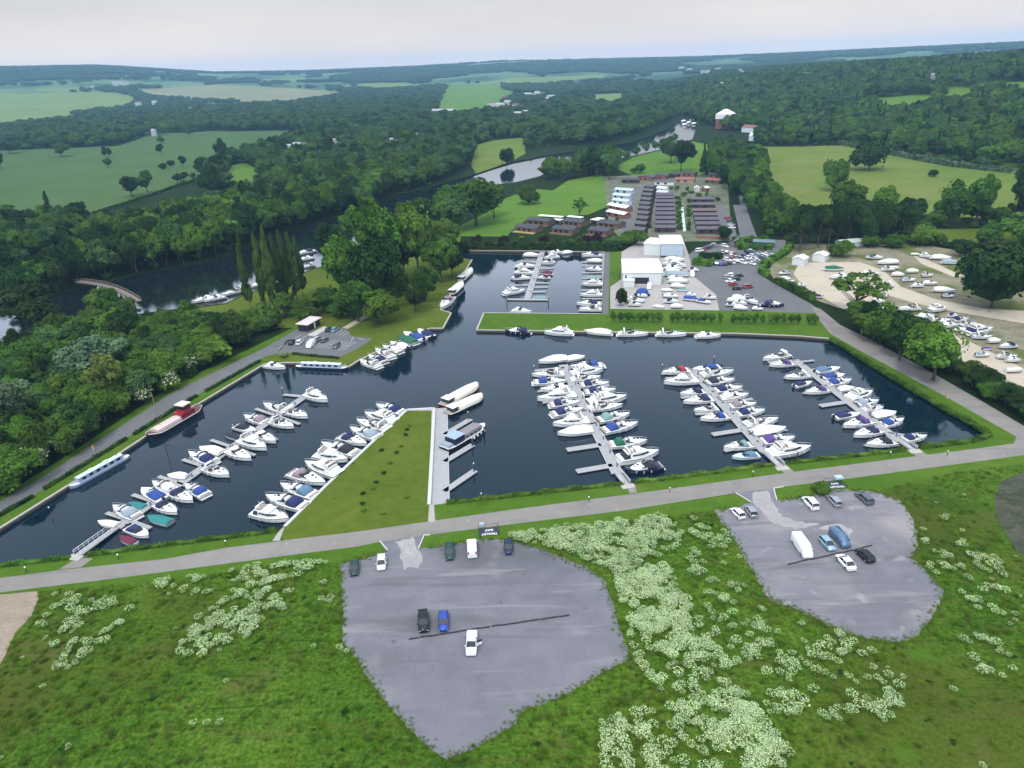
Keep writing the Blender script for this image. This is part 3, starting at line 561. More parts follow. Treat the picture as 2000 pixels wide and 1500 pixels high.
for wname, poly, sp, kinds, rr, hh, nthing in WOODS:
    P = GP(poly, 0, 30); lo = P.min(0); hi = P.max(0)
    nx, ny = int((hi[0]-lo[0])/sp)+2, int((hi[1]-lo[1])/sp)+2
    gx, gy = np.meshgrid(np.arange(nx), np.arange(ny)); X = lo[0]+(gx+.5*(gy % 2))*sp; Y = lo[1]+gy*sp*.9
    q = np.stack([X.ravel(), Y.ravel()], 1)+RNG.uniform(-.33, .33, (X.size,2))*sp
    q = q[inpoly(q, P)]
    d = np.hypot(q[:,0], q[:,1]); q = q[d < 3300]
    for cp in CLEAR:
        bb0 = cp.min(0); bb1 = cp.max(0)
        near_ = (q > bb0-2).all(1) & (q < bb1+2).all(1)
        if near_.any():
            k = np.zeros(len(q), bool); k[near_] = inpoly(q[near_], cp); q = q[~k]
    q = q[openview(q)]
    # trees hidden far behind the hill top are not needed
    d = np.hypot(q[:,0], q[:,1]); order = np.argsort(d); q = q[order]
    for i, (x, y) in enumerate(q):
        k = kinds[int(RNG.integers(0, len(kinds)))]; rad = RNG.uniform(*rr); h = RNG.uniform(*hh)
        if 'bush' in k and rr[0] > 3.5: rad *= .7; h = min(h*.5, 5)
        if k == 'cone': rad *= .6; h *= 1.1
        if i < nthing: tree(k, x, y, rad, h, LOOK[k]+' in the '+wname, 'trees in the '+wname)
        else: STUFFPTS.setdefault(wname, []).append((x, y, float(terr(x, y)), rad, h, k))
# low growth that fills the ground between the woods
P = polysW[0]; sel = np.where(rid == 0)[0]; tri = F2[sel]; A3 = V2[tri]; ar = np.abs(np.cross(A3[:,1]-A3[:,0], A3[:,2]-A3[:,0]))/2
cd = np.hypot(A3.mean(1)[:,0], A3.mean(1)[:,1]); ar = np.where((cd < 2400) & (np.abs(A3.mean(1)[:,0]) < A3.mean(1)[:,1]*.85+60), ar, 0)*np.where(cd < 500, 1., .45)
nf = min(26000, int(ar.sum()/75)); pk_ = RNG.choice(len(tri), nf, p=ar/ar.sum()); u = RNG.uniform(0, 1, (nf,2)); fl = u.sum(1) > 1; u[fl] = 1-u[fl]
qq = A3[pk_,0]+(A3[pk_,1]-A3[pk_,0])*u[:,:1]+(A3[pk_,2]-A3[pk_,0])*u[:,1:]; dq = np.hypot(qq[:,0], qq[:,1])
NOUG = [GP(p, 0, 40) for p in ([(870,345),(1050,300),(1200,270),(1380,240),(1480,290),(1450,340),(1460,495),(870,495)],[(-200,500),(-200,380),(160,412),(300,378),(420,340),(440,395),(300,430),(180,455),(60,470)],[(870,320),(1060,290),(1180,270),(1340,225),(1370,260),(1250,330),(1050,410),(900,420)],[(1440,280),(1530,440),(1480,470),(1440,380)])]
def edge_ok(q, ws):
    ok = np.ones(len(q), bool)
    for i in ws:
        W = polysW[i]
        for dx, dy in ((5,0),(-5,0),(0,5),(0,-5)): ok &= ~inpoly(q+np.array((dx,dy)), W)
    return ok
ok_ = edge_ok(qq, [i for i, r in enumerate(REG) if r[0] in ('road','lane','yard_tarmac','boatyard_ground','track','lodge_ground','marina_water','river_water','parking_area','path','lodge_lane')])&openview(qq)
for (x, y), d, k_ in zip(qq, dq, ok_):
    if not k_ or (y > 330 and inpoly(np.array([[x,y]]), NOUG[0])[0]) or (d > 480 and (inpoly(np.array([[x,y]]), NOUG[0])[0] or inpoly(np.array([[x,y]]), NOUG[1])[0] or inpoly(np.array([[x,y]]), NOUG[2])[0] or inpoly(np.array([[x,y]]), NOUG[3])[0])): continue
    big = RNG.random() < (.25 if d < 480 else .6)
    STUFFPTS.setdefault('undergrowth beside the river and lanes', []).append((x, y, float(terr(x, y))-.2, RNG.uniform(4, 6.5) if big else RNG.uniform(2, 3.6), RNG.uniform(8, 14) if big else RNG.uniform(2, 3.6), ('mid','blue','dark')[int(RNG.integers(3))] if big else ('bush','dbush')[int(RNG.integers(2))]))
# woodland patches on the distant hills
fp = []
nn = 0
def vnoise(x, y, s, seed=0):
    xi = np.floor(x/s); yi = np.floor(y/s); fx = x/s-xi; fy = y/s-yi; fx = fx*fx*(3-2*fx); fy = fy*fy*(3-2*fy)
    def hsh(a, b): t = np.sin(a*127.1+b*311.7+seed*74.7)*43758.5453; return t-np.floor(t)
    return (hsh(xi, yi)*(1-fx)+hsh(xi+1, yi)*fx)*(1-fy)+(hsh(xi, yi+1)*(1-fx)+hsh(xi+1, yi+1)*fx)*fy
th = RNG.uniform(-40, 40, 60000); dd = RNG.uniform(0, 1, 60000)**.75*6200+1350
X = dd*np.sin(np.radians(th)); Y = dd*np.cos(np.radians(th))
nv = vnoise(X, Y, 620, 1)*.6+vnoise(X, Y, 230, 2)*.4
ln = (np.abs(vnoise(X, Y, 420, 5)-.5) < .022)
ridge = (dd > 4300) & (dd < 6200) & (vnoise(X, Y, 1500, 9) > .35)
okm = (nv > .53) | ln | ridge
X, Y, dd = X[okm], Y[okm], dd[okm]
q = np.stack([X, Y], 1)
for cp, r in zip(polysW, REG):
    if r[0] == 'field': k = inpoly(q, cp); q = q[~k]; dd = dd[~k]
kq = openview(q); q = q[kq]; dd = dd[kq]
zz = terr(q[:,0], q[:,1])
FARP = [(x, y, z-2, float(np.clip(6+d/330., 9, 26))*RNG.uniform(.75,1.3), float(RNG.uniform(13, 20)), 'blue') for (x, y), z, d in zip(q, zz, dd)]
print('far clumps', len(FARP), 'stuff', {k: len(v) for k, v in STUFFPTS.items()})
def scatter(name, label, cat, P, protos, keys=None):
    """ONE object: a mesh of points that instances the given objects"""
    me = bpy.data.meshes.new(name); n = len(P); me.vertices.add(n)
    me.vertices.foreach_set('co', np.array([(p[0],p[1],p[2]) for p in P], np.float32).ravel())
    at = me.attributes.new('sc', 'FLOAT_VECTOR', 'POINT'); at.data.foreach_set('vector', np.array([(p[3],p[3],p[4]) for p in P], np.float32).ravel())
    at = me.attributes.new('rt', 'FLOAT', 'POINT'); at.data.foreach_set('value', RNG.uniform(0, 6.28, n).astype(np.float32))
    at = me.attributes.new('ix', 'INT', 'POINT')
    ix = RNG.integers(0, len(protos), n) if keys is None else np.array([RNG.choice(keys[p[5]]) for p in P])
    at.data.foreach_set('value', ix.astype(np.int32))
    o = link(name, me); tag(o, label, cat, kind='stuff')
    ng = bpy.data.node_groups.new(name, 'GeometryNodeTree'); ng.interface.new_socket('Geometry', in_out='INPUT', socket_type='NodeSocketGeometry'); ng.interface.new_socket('Geometry', in_out='OUTPUT', socket_type='NodeSocketGeometry')
    gi = ng.nodes.new('NodeGroupInput'); go = ng.nodes.new('NodeGroupOutput'); ip = ng.nodes.new('GeometryNodeInstanceOnPoints'); jn = ng.nodes.new('GeometryNodeJoinGeometry')
    m2p = ng.nodes.new('GeometryNodeMeshToPoints'); ng.links.new(gi.outputs[0], m2p.inputs[0]); ng.links.new(m2p.outputs[0], ip.inputs['Points'])
    for pr in reversed(protos):
        oi = ng.nodes.new('GeometryNodeObjectInfo'); oi.inputs['Object'].default_value = pr; oi.inputs['As Instance'].default_value = True; oi.transform_space = 'ORIGINAL'; ng.links.new(oi.outputs['Geometry'], jn.inputs[0])
    ng.links.new(jn.outputs[0], ip.inputs['Instance']); ip.inputs['Pick Instance'].default_value = True
    def na(nm, ty):
        a = ng.nodes.new('GeometryNodeInputNamedAttribute'); a.data_type = ty; a.inputs[0].default_value = nm; return a.outputs[0]
    ng.links.new(na('ix', 'INT'), ip.inputs['Instance Index']); ng.links.new(na('sc', 'FLOAT_VECTOR'), ip.inputs['Scale'])
    cb = ng.nodes.new('ShaderNodeCombineXYZ'); ng.links.new(na('rt', 'FLOAT'), cb.inputs[2]); er = ng.nodes.new('FunctionNodeEulerToRotation'); ng.links.new(cb.outputs[0], er.inputs[0]); ng.links.new(er.outputs[0], ip.inputs['Rotation'])
    ng.links.new(ip.outputs[0], go.inputs[0]); md = o.modifiers.new('scatter', 'NODES'); md.node_group = ng; return o
def crown_obj(key, v):
    me = KINDS[key][v][0]
    for o in COL.objects:
        if o.type == 'MESH' and o.data == me: return o
    return None
# trees and bushes that stand alone: key, base pixel, crown width px, height px, label
def spx(px, py, wpx, hpx):
    p = g1(px, py); d = math.hypot(p.x, p.y); sl = math.hypot(d, CAM_H-p.z)
    dx, dy, dz = ray(np.array([float(px)]), np.array([float(py)])); f = Vector((dx[0],dy[0],dz[0])).dot(_F)
    s = FPX/(sl*f); return p, wpx/s, hpx/s/math.cos(math.asin(min(.95, CAM_H/sl)))
def lone(key, px, py, wpx, hpx, label, group=None, v=None):
    p, wd, h = spx(px, py, wpx, hpx); return tree(key, p.x, p.y, wd/2, h, label, group, v=v)
for i, (x, y, t) in enumerate([(490,606,466),(520,602,468),(538,608,462),(552,598,468),(566,592,464),(580,586,470),(592,578,472)]):
    lone('poplar', x, y, 25+i % 3*2, y-t+4, ORD[i]+' columnar poplar of the row beside the river, counted from the footbridge', 'row of poplars by the river', i)
NEAR = [
 ('bright',672,592,94,140,'bright green round tree on the lawn just behind the poplars'),
 ('dark',650,520,70,82,'dark tree between the poplars and the moored river boats'),
 ('bright',742,560,104,165,'tallest bright green tree of the lawn clump'),
 ('dark',735,608,116,135,'broad dark tree in the middle of the lawn clump'),
 ('mid',700,628,90,80,'low spreading tree above the small car park'),
 ('mid',742,632,80,70,'low rounded tree at the front of the lawn clump'),
 ('bright',818,540,100,150,'airy bright tree nearest the north basin'),
 ('mid',862,552,66,90,'green tree at the edge of the north basin lawn'),
 ('dark',884,540,50,60,'small dark tree by the basin inlet'),
 ('bush',600,622,60,40,'low green bushes between the poplars and the car park shelter'),('dbush',640,606,60,44,'dark bush beneath the lawn clump'),('bush',668,618,56,40,'rounded bush behind the shelter path'),('mid',560,618,54,44,'low tree at the foot of the poplars'),('bush',520,628,60,36,'bush at the foot of the first poplars'),('mid',778,600,60,78,'tree filling the middle of the lawn clump'),('dark',790,540,70,90,'dark tree behind the lawn clump'),('mid',856,520,60,80,'tree above the channel boats'),
 ('dark',812,610,50,60,'small dark tree on the lawn by the channel'),
 ('mid',832,590,56,72,'rounded tree on the lawn closest to the channel boats'),
 ('mid',872,498,60,70,'green tree beside the inlet to the river'),
 ('mid',640,612,60,52,'shrubby tree left of the small car park shelter'),
 ('mid',700,480,60,80,'green tree at the river edge behind the poplars'),
 ('mid',930,440,110,92,'big round tree on the river lawn'),('mid',965,425,60,70,'smaller tree touching the big round tree on the river lawn'),('blue',895,452,70,66,'round tree at the near corner of the river lawn'),('mid',880,420,70,60,'tree on the bank behind the river lawn corner'),
 ('bush',1033,398,48,36,'long grey green bush on the river lawn'),('sparse',1132,425,34,40,'small thin leaved tree on the lodge lawn'),
 ('dbush',990,322,30,34,'dark round tree reflected in the river bend'),
 ('sparse',1668,612,110,84,'open branched tree with pale twigs by the yard gate'),
 ('bright',1822,742,128,116,'large round yellow green tree beside the east road'),
 ('dbush',1935,602,150,122,'huge round dark tree at the side of the storage yard'),
 ('mid',2000,480,110,60,'big spreading tree behind the huge dark yard tree'),
 ('bush',1718,672,92,86,'thick dark tree over the east road bend'),('dark',1756,704,72,92,'dark tree between the road bend and the round tree'),('mid',1680,642,62,56,'green tree at the yard road corner'),
 ('dbush',1697,332,74,58,'large dome of dark leaves in the middle of the big field'),('bush',1628,372,54,64,'pointed green tree standing in the big field'),('dbush',1823,345,20,14,'small round bush alone in the big field'),
 ('mid',1652,448,70,95,'tall broad tree rising behind the dark pines'),('bright',1718,458,60,88,'bright tree behind the gap in the pines'),('mid',1850,440,70,90,'broad tree at the right end of the pine belt'),('mid',1905,440,60,98,'tall tree beyond the yard hedge'),('dark',1990,440,60,110,'tall dark tree at the edge of the big field'),
 ('bush',1640,500,50,32,'grey green bush behind the white sheds'),('bush',1700,482,40,26,'rounded bush at the back of the yard'),('bush',1746,484,42,28,'green bush at the back of the yard'),('bbush',1800,480,60,40,'bright rounded bush at the back of the yard'),('bush',1830,478,34,26,'bush right of the bright yard bush'),('dbush',1875,500,44,34,'dark bush behind the covered boats'),
 ('blue',1310,318,44,50,'tree on the riverside lawn above the lodges'),('dark',1330,335,50,60,'broad tree on the riverside lawn above the lodges'),('cone',1372,345,20,62,'narrow pointed tree behind the lodges'),('bush',1390,342,40,50,'rounded tree behind the lodges'),
 ('bush',1250,338,22,20,'small round tree on the riverside lawn'),('bush',1238,338,16,12,'tiny bush on the riverside lawn'),
 ('dark',1165,345,60,62,'dark tree at the top of the lodge lawn'),('blue',1190,352,40,52,'tree at the edge of the lodge lawn'),
 ('dbush',1212,597,26,36,'very dark bush beside the boatyard slipway'),
 ('dbush',1413,470,30,30,'dark bush behind the white workshop'),('bush',1235,478,60,30,'large bush left of the white workshop'),
 ('cone',105,442,34,64,'dark pointed tree alone by the meadow edge'),('mid',18,436,44,36,'tree at the edge of the meadow'),
 ('mid',120,306,36,26,'wide tree standing in the left meadow'),('dark',206,308,13,20,'left tree of the pair in the meadow'),('dark',214,308,13,20,'right tree of the pair in the meadow'),('mid',211,327,20,18,'tree just below the pair in the meadow'),
 ('dark',258,384,46,38,'dark round tree by the meadow lane'),('mid',288,376,32,42,'green tree beside the dark one on the meadow lane'),('mid',316,281,16,16,'upper tree in the middle of the meadow'),('dark',314,300,18,18,'lower tree in the middle of the meadow'),
 ('dbush',320,332,18,14,'left bush of three in the meadow'),('dbush',335,326,15,14,'middle bush of three in the meadow'),('dark',358,325,19,20,'right tree of three in the meadow'),('dark',348,358,22,20,'dark tree at the meadow lane bend'),('dark',360,354,20,18,'tree beside the meadow lane bend'),('bush',377,347,12,10,'bush past the meadow lane bend'),
 ('dark',415,386,46,58,'dark oval tree at the lower end of the meadow hedge'),('dark',402,348,34,40,'dark tree in the meadow hedge'),('dark',424,352,46,46,'broad dark tree in the meadow hedge'),('dark',434,322,32,52,'tall dark tree at the top of the meadow hedge'),('blue',370,268,22,26,'pale tree against the far belt'),
 ('dark',20,300,40,22,'dark thicket at the meadow corner'),('dark',4,330,22,38,'dark tree at the left end of the meadow'),
 ('purple',932,485,24,26,'purple shrub nearest the basin inlet'),('purple',985,482,22,24,'second purple shrub along the dark hedge'),('purple',1062,480,22,22,'purple shrub below the middle lodges'),('purple',1144,480,16,22,'left purple shrub below the right lodges'),('purple',1165,482,26,26,'right purple shrub below the right lodges'),
 ('bush',1195,479,44,18,'green bush at the end of the dark hedge'),('bush',1112,478,30,12,'green bush between the lodges and the hedge'),
 ('hawthorn',370,728,40,34,'round bush covered in cream blossom above the lane'),('hawthorn',330,762,52,40,'wide blossoming bush beside the lane'),('hawthorn',128,890,44,46,'blossoming bush above the grey narrowboat'),('hawthorn',70,915,60,46,'cream flecked bush near the lane bend'),('hawthorn',285,788,40,34,'blossoming bush at the red barge'),
 ('yellow',215,790,90,95,'yellow green tree in the lane wood'),('grey',190,752,130,100,'pale grey green willow in the lane wood'),('grey',30,845,110,95,'silvery tree at the edge of the lane wood'),
 ('bright',212,620,74,60,'bright rounded tree beside the footbridge'),('dark',75,650,130,90,'broad dark tree at the left of the footbridge'),('bright',30,950,110,60,'bright green bush at the lane edge'),('mid',145,880,80,60,'green bush at the lane edge above the narrowboat'),
 ('bush',455,660,60,36,'low bush belt beside the lane by the poplars'),('bbush',500,650,60,34,'bright low bush beside the lane'),('bbush',420,692,70,40,'bright low bush along the lane'),('bush',380,715,60,38,'low green bush along the lane'),
 ('hawthorn',555,697,20,9,'clipped pale shrub at the car park entrance'),
 ('bush',1602,960,46,18,'small green bush beside the trolley shelter'),
]
for k, x, y, wp, hp, lb in NEAR: lone(k, x, y, wp, hp, lb)
# clipped trees on stems in a row above the north quay
row = [1198,1212,1226,1238,1250,1262,1275,1287,1312,1324,1339,1352,1362,1376,1388,1407,1430,1447,1460,1474,1490,1505,1517,1530,1545,1558,1580,1592]
for i, x in enumerate(row):
    yb = 627+(x-1200)*.012; lone('mid' if i % 3 else 'bright', x, yb+2, 13+(i*7 % 5), 20+(i*5 % 5), ('leafy' if i % 3 else 'bright green')+' young tree in the clipped row above the north quay', 'clipped young trees above the north quay')
# riverside trees along the far reach
for i, (x, y) in enumerate([(1185,322),(1200,318),(1222,312),(1243,306),(1262,300),(1280,294),(1300,288),(1316,280)]):
    lone('mid' if i % 2 else 'blue', x, y, 18, 18, ORD[i]+' small tree along the river reach, counted from the bend', 'small trees along the river reach')

keylist = ['blue','mid','dark','bright','cone','grey','bush','dbush','pine']
protos = []; keyidx = {}
for k in keylist:
    for v in range(len(KINDS[k])):
        o = crown_obj(k, v)
        if o is None: continue
        keyidx.setdefault(k, []).append(len(protos)); protos.append(o)
for wn, P in STUFFPTS.items():
    P = [(x, y, z, r, (h/2. if k not in ('bush','dbush') else h/1.45), k if k in keyidx else 'mid') for x, y, z, r, h, k in P]
    scatter('woodland', 'rest of the '+wn+', seen as one mass', 'woodland', P, protos, keyidx)
scatter('distant_woodland', 'bluish woods and hedgerows on the distant hills', 'woodland', [(a,b,c,d,e/2,f) for a,b,c,d,e,f in FARP], protos, keyidx)

# hedges: leaf clumps packed in a clipped or ragged box along a line
def hedge(name, line, wd, h, leaf, label, cat='hedge', dens=9, size=.22, step=None, kind=None, ragged=.15, cats=None, z0=0.):
    P = G([p[0] for p in line], [p[1] for p in line]); rng = np.random.default_rng(hash_(label)); V = []; 
    seg = np.diff(P, axis=0); L = np.hypot(seg[:,0], seg[:,1]); tot = L.sum(); n = int(tot*(wd+2*h)*dens)
    s = rng.uniform(0, tot, n); cum = np.r_[0, np.cumsum(L)]; k = np.clip(np.searchsorted(cum, s)-1, 0, len(L)-1); f = (s-cum[k])/L[k]
    c = P[k]+seg[k]*f[:,None]; nrm = np.stack([-seg[k][:,1], seg[k][:,0]], 1)/L[k][:,None]
    face = rng.random(n); side = np.where(face < h/(wd+2*h), -1, np.where(face < 2*h/(wd+2*h), 1, 0))
    hm = h*(1+ragged*np.sin(s*.9)*rng.uniform(.3, 1.3, n)); u = np.where(side == 0, rng.uniform(-1, 1, n), side)*wd/2*(1+ragged*rng.uniform(-1, 1, n)); z = np.where(side == 0, hm*rng.uniform(.9, 1.05, n), hm*rng.uniform(0, 1, n))
    pos = np.c_[c+nrm*u[:,None], z+z0]
    nn_ = np.c_[nrm*side[:,None], (side == 0)*1.]+rng.normal(size=(n,3))*.4; nn_ /= np.linalg.norm(nn_, axis=1)[:,None]
    a = np.cross(nn_, rng.normal(size=(n,3))); a /= np.linalg.norm(a, axis=1)[:,None]; b = np.cross(nn_, a); sz = size*rng.uniform(.6, 1.4, (n,1))
    V = np.stack([pos-a*sz-b*sz*.5, pos+a*sz*.3-b*sz, pos+a*sz+b*sz*.4, pos-a*sz*.2+b*sz], 1).reshape(-1,3); F = np.arange(4*n).reshape(n,4)
    # the woody body
    B = []; FB = []
    for i in range(len(L)):
        nr = np.array([-seg[i][1], seg[i][0]])/L[i]*wd*.42; q = [P[i]-nr, P[i+1]-nr, P[i+1]+nr, P[i]+nr]; b0 = len(V)+len(B)
        B += [(x, y, z0-.02) for x, y in q]+[(x, y, z0+h*.88) for x, y in q]; FB += [(b0+4,b0+5,b0+6,b0+7),(b0,b0+1,b0+5,b0+4),(b0+1,b0+2,b0+6,b0+5),(b0+2,b0+3,b0+7,b0+6),(b0+3,b0,b0+4,b0+7)]
    me = npmesh(name, np.concatenate([V, np.array(B)]), np.concatenate([F, np.array(FB)]), [LM[leaf]])
    return tag(link(name, me), label, cat, kind=kind)
hedge('hedge', [(880,484),(900,487),(960,487),(1060,487),(1140,487),(1215,487)], 4, 3.6, 'dark', 'long dark clipped hedge behind the north basin quay', dens=5, size=.4)
hedge('hedge', [(1587,586),(1560,572),(1516,552)], 2.6, 2.6, 'mid', 'straight clipped hedge between the east road and the yard', dens=9, size=.25)
hedge('hedge', [(1497,541),(1487,533),(1490,522),(1510,510),(1534,496),(1545,482)], 2.8, 2.6, 'bright', 'curving clipped hedge round the yard entrance', dens=8, size=.28)
hedge('hedge', [(1442,486),(1470,490),(1508,492)], 3, 3, 'mid', 'front clipped hedge round the bin store', dens=6, size=.35)
hedge('hedge', [(1442,484),(1452,474),(1500,474)], 3, 3, 'mid', 'back clipped hedge round the bin store', dens=6, size=.35)
hedge('hedge', [(1354,515),(1375,517),(1392,519)], 5, 2.6, 'bright', 'front clipped hedge in the middle of the boatyard car park', dens=6, size=.35)
hedge('hedge', [(1368,505),(1385,503),(1408,506)], 4, 2.4, 'dark', 'back clipped hedge in the middle of the boatyard car park', dens=6, size=.35)
for i_, (a_, b_) in enumerate((((-60,1042),(66,971)),((87,957),(248,858)),((262,850),(385,774)),((402,766),(508,706)))):
    hedge('hedge', [a_, ((a_[0]+b_[0])/2,(a_[1]+b_[1])/2), b_], .9, .8, 'dark', ORD[i_]+' length of low hedge along the lane verge, counted away from the road', dens=14, size=.16)
hedge('hedge', [(571,692),(610,696),(662,701)], .8, .7, 'dark', 'low dark hedge in front of the small car park', dens=14, size=.15)
hedge('hedge', [(1640,282),(1760,306),(1860,325),(1980,338)], 6, 4, 'grey', 'pale flowering hedge along the top of the big field', dens=2, size=.7)
hedge('hedge', [(-200,478),(-60,462),(40,452),(160,425),(200,413),(300,381),(340,366),(386,352)], 2.5, 1.6, 'dark', 'field hedge along the lower edge of the left meadow', dens=2, size=.5)
hedge('reed_fringe', [(-60,1111),(0,1106),(138,1090)], 1.1, .8, 'mid', 'reedy fringe along the shore left of the left pontoon', 'reed fringe', dens=22, size=.16, kind='stuff', ragged=.4, z0=-.3)
hedge('reed_fringe', [(172,1085),(300,1068),(420,1053),(540,1038)], 1.1, .8, 'mid', 'reedy fringe between the left pontoon and the triangular lawn', 'reed fringe', dens=22, size=.16, kind='stuff', ragged=.4, z0=-.3)
hedge('reed_fringe', [(872,983),(1000,969),(1110,957),(1218,945)], 1.1, .8, 'mid', 'reedy fringe between the houseboats and the middle pontoon', 'reed fringe', dens=22, size=.16, kind='stuff', ragged=.4, z0=-.3)
hedge('reed_fringe', [(1240,943),(1380,925),(1508,908)], 1.1, .8, 'mid', 'reedy fringe right of the middle pontoon gangway', 'reed fringe', dens=22, size=.16, kind='stuff', ragged=.4, z0=-.3)
hedge('reed_fringe', [(1536,905),(1650,893),(1768,879)], 1.1, .8, 'mid', 'reedy fringe left of the right pontoon gangway', 'reed fringe', dens=22, size=.16, kind='stuff', ragged=.4, z0=-.3)
hedge('reed_fringe', [(1798,875),(1900,862),(1933,850),(1900,828),(1846,799),(1790,765),(1748,740),(1692,706),(1650,678),(1622,663)], 1.5, .9, 'mid', 'reedy fringe round the right corner of the marina', 'reed fringe', dens=20, size=.16, kind='stuff', ragged=.4, z0=-.3)
# ---------------------------------------------------------------- paint, glass, canvas
GEL = mat('gelcoat', (.80,.80,.79), .3, var=.04, vscale=.8); GELC = mat('cream_gelcoat', (.74,.70,.58), .35, var=.05, vscale=.8); DECK = mat('deck', (.66,.65,.62), .6, var=.06, vscale=3)
BOOT = mat('boot_stripe', (.02,.03,.06), .5); GLS = mat('dark_glass', (.015,.02,.025), .08, spec=.6); STEEL = mat('rail_steel', (.6,.6,.6), .3, .8); SEAT = mat('cockpit_seats', (.34,.28,.22), .7, var=.2, vscale=3)
TEAK = mat('teak', (.25,.16,.09), .7, var=.2, vscale=6); RUB = mat('rubber', (.02,.02,.02), .7); FEND = mat('fender', (.7,.7,.68), .5)
def canvas(n, c): return mat('canvas_'+n, c, .85, var=.12, vscale=2.5)
CV = {'navy':canvas('navy',(.015,.022,.09)),'blue':canvas('blue',(.025,.06,.24)),'white':canvas('white',(.78,.78,.76)),'cream':canvas('cream',(.68,.65,.55)),'grey':canvas('grey',(.28,.33,.38)),'black':canvas('black',(.02,.022,.035)),
 'teal':canvas('teal',(.02,.19,.18)),'green':canvas('green',(.015,.11,.065)),'maroon':canvas('maroon',(.13,.015,.045)),'red':canvas('red',(.35,.03,.04)),'purple':canvas('purple',(.10,.05,.22)),'dusky':canvas('dusky',(.26,.20,.22)),'sky':canvas('sky',(.10,.18,.27)),'seagreen':canvas('seagreen',(.18,.30,.29))}
PAINT = {'white':GEL,'cream':GELC,'navyhull':mat('navy_paint', (.015,.02,.06), .25),'redhull':mat('red_paint', (.30,.02,.03), .3),'greyhull':mat('grey_paint', (.20,.22,.25), .4, var=.1),'blackhull':mat('black_paint', (.015,.015,.02), .3),'bluehull':mat('pale_blue_paint', (.30,.38,.52), .35),'palehull':mat('pale_paint', (.60,.68,.70), .35)}
def hull(mb, wf, sheer, L=5., n=11, keel=-.5, boot=.22, flare=.82):
    """hull from stern (-L) to bow (+L); wf(t) half width, sheer(t) deck height, t from 0 at the stern to 1 at the bow; returns the deck edge"""
    rings = []; edge = []
    for i in range(n):
        t = i/(n-1); t = t**.85 if t < 1 else 1; x = -L+2*L*t; wd = max(.03, wf(t)); z = sheer(t); k = keel*(1-max(0, t-.75)*3.2)
        rings.append([(x,-wd,z),(x-(t > .9)*.1,-wd*(.97 if t < .8 else flare+.05),boot),(x-(t > .9)*.15,-wd*flare,-.02),(x-(t > .9)*.4,0,k),(x-(t > .9)*.15,wd*flare,-.02),(x-(t > .9)*.1,wd*(.97 if t < .8 else flare+.05),boot),(x,wd,z)]); edge.append((x,wd,z))
    mb.loft(rings, lambda k, i: 1 if i in (1,2,3,4) else 0, closed=False, smooth=True)
    # transom
    r = rings[0]; mb.add(r, [tuple(range(7))], 0)
    return edge
def deckcap(mb, edge, dz=-.06, mi=0, inset=.06, x0=None, x1=None):
    E = [(x, max(.01, wd-inset), z+dz) for x, wd, z in edge if (x0 is None or x >= x0) and (x1 is None or x <= x1)]
    mb.loft([[(x,-wd,z),(x,0,z+.07),(x,wd,z)] for x, wd, z in E], mi, caps=False, closed=False, smooth=False)
def capsule(x0, x1, wd, z0, z1, slope0=.3, slope1=.8, top=.78, nose=.5):
    """rounded cabin block as rings from the bottom up: list of outlines"""
    def outline(xa, xb, hw, z, nz):
        return [(xa,-hw*.92,z),(xa+.1,-hw,z),(xb-(xb-xa)*.45,-hw,z),(xb-(xb-xa)*.15,-hw*(1-nz*.5),z),(xb,-hw*(1-nz),z),(xb,hw*(1-nz),z),(xb-(xb-xa)*.15,hw*(1-nz*.5),z),(xb-(xb-xa)*.45,hw,z),(xa+.1,hw,z),(xa,hw*.92,z)]
    h = z1-z0
    return [outline(x0,x1,wd,z0,nose), outline(x0+slope0*.25,x1-slope1*.3,wd*.97,z0+h*.35,nose), outline(x0+slope0*.75,x1-slope1*.85,wd*(top+.06),z0+h*.86,nose), outline(x0+slope0+.08,x1-slope1-.12,wd*top*.92,z1,nose)]
WF = lambda t: 1.62*(1-max(0, (t-.42)/.58)**2.1)*(.93+.07*min(1, t*5))
SH = lambda t: .95+.42*max(0, t-.25)**1.5
def boat_base(name, wf=WF, sh=SH, platform=True, rail=True, hullmats=None):
    o = empty(name, (0,0,0)); mb = MB(); edge = hull(mb, wf, sh); deckcap(mb, edge, -.02, 0)
    mb.tube([(x,wd+.02,z-.08) for x, wd, z in edge]+[(x,-wd-.02,z-.08) for x, wd, z in edge[::-1]], .05, 4, 2)
    mb.build('hull', hullmats or [GEL, BOOT, RUB], o)
    if platform:
        p = MB(); p.box(-5.55,-4.95,-1.35,1.35,.18,.30,0); p.build('bathing_platform', [DECK], o)
    if rail:
        r = MB(); top = [(x, wd*.93, z+.55) for x, wd, z in edge if x > -.6]
        r.tube(top[:-1]+[(4.95,0,top[-1][2])]+[(x,-y,z) for x, y, z in top[:-1][::-1]], .035, 4)
        for x, y, z in top[:-1:2]:
            for s in (1,-1): r.tube([(x,s*y,z-.58),(x,s*y,z)], .025, 4)
        r.build('bow_rail', [STEEL], o)
    return o, edge
def fenders(o, edge):
    for s in (1,-1):
        for k in (3,5,7):
            x, wd, z = edge[k]; f = MB(); f.tube([(x,s*(wd+.13),z-.75),(x,s*(wd+.13),z-.65),(x,s*(wd+.13),z-.25),(x,s*(wd+.13),z-.15)], .11, 6); f.build('fender', [FEND], o)
P_ = {}
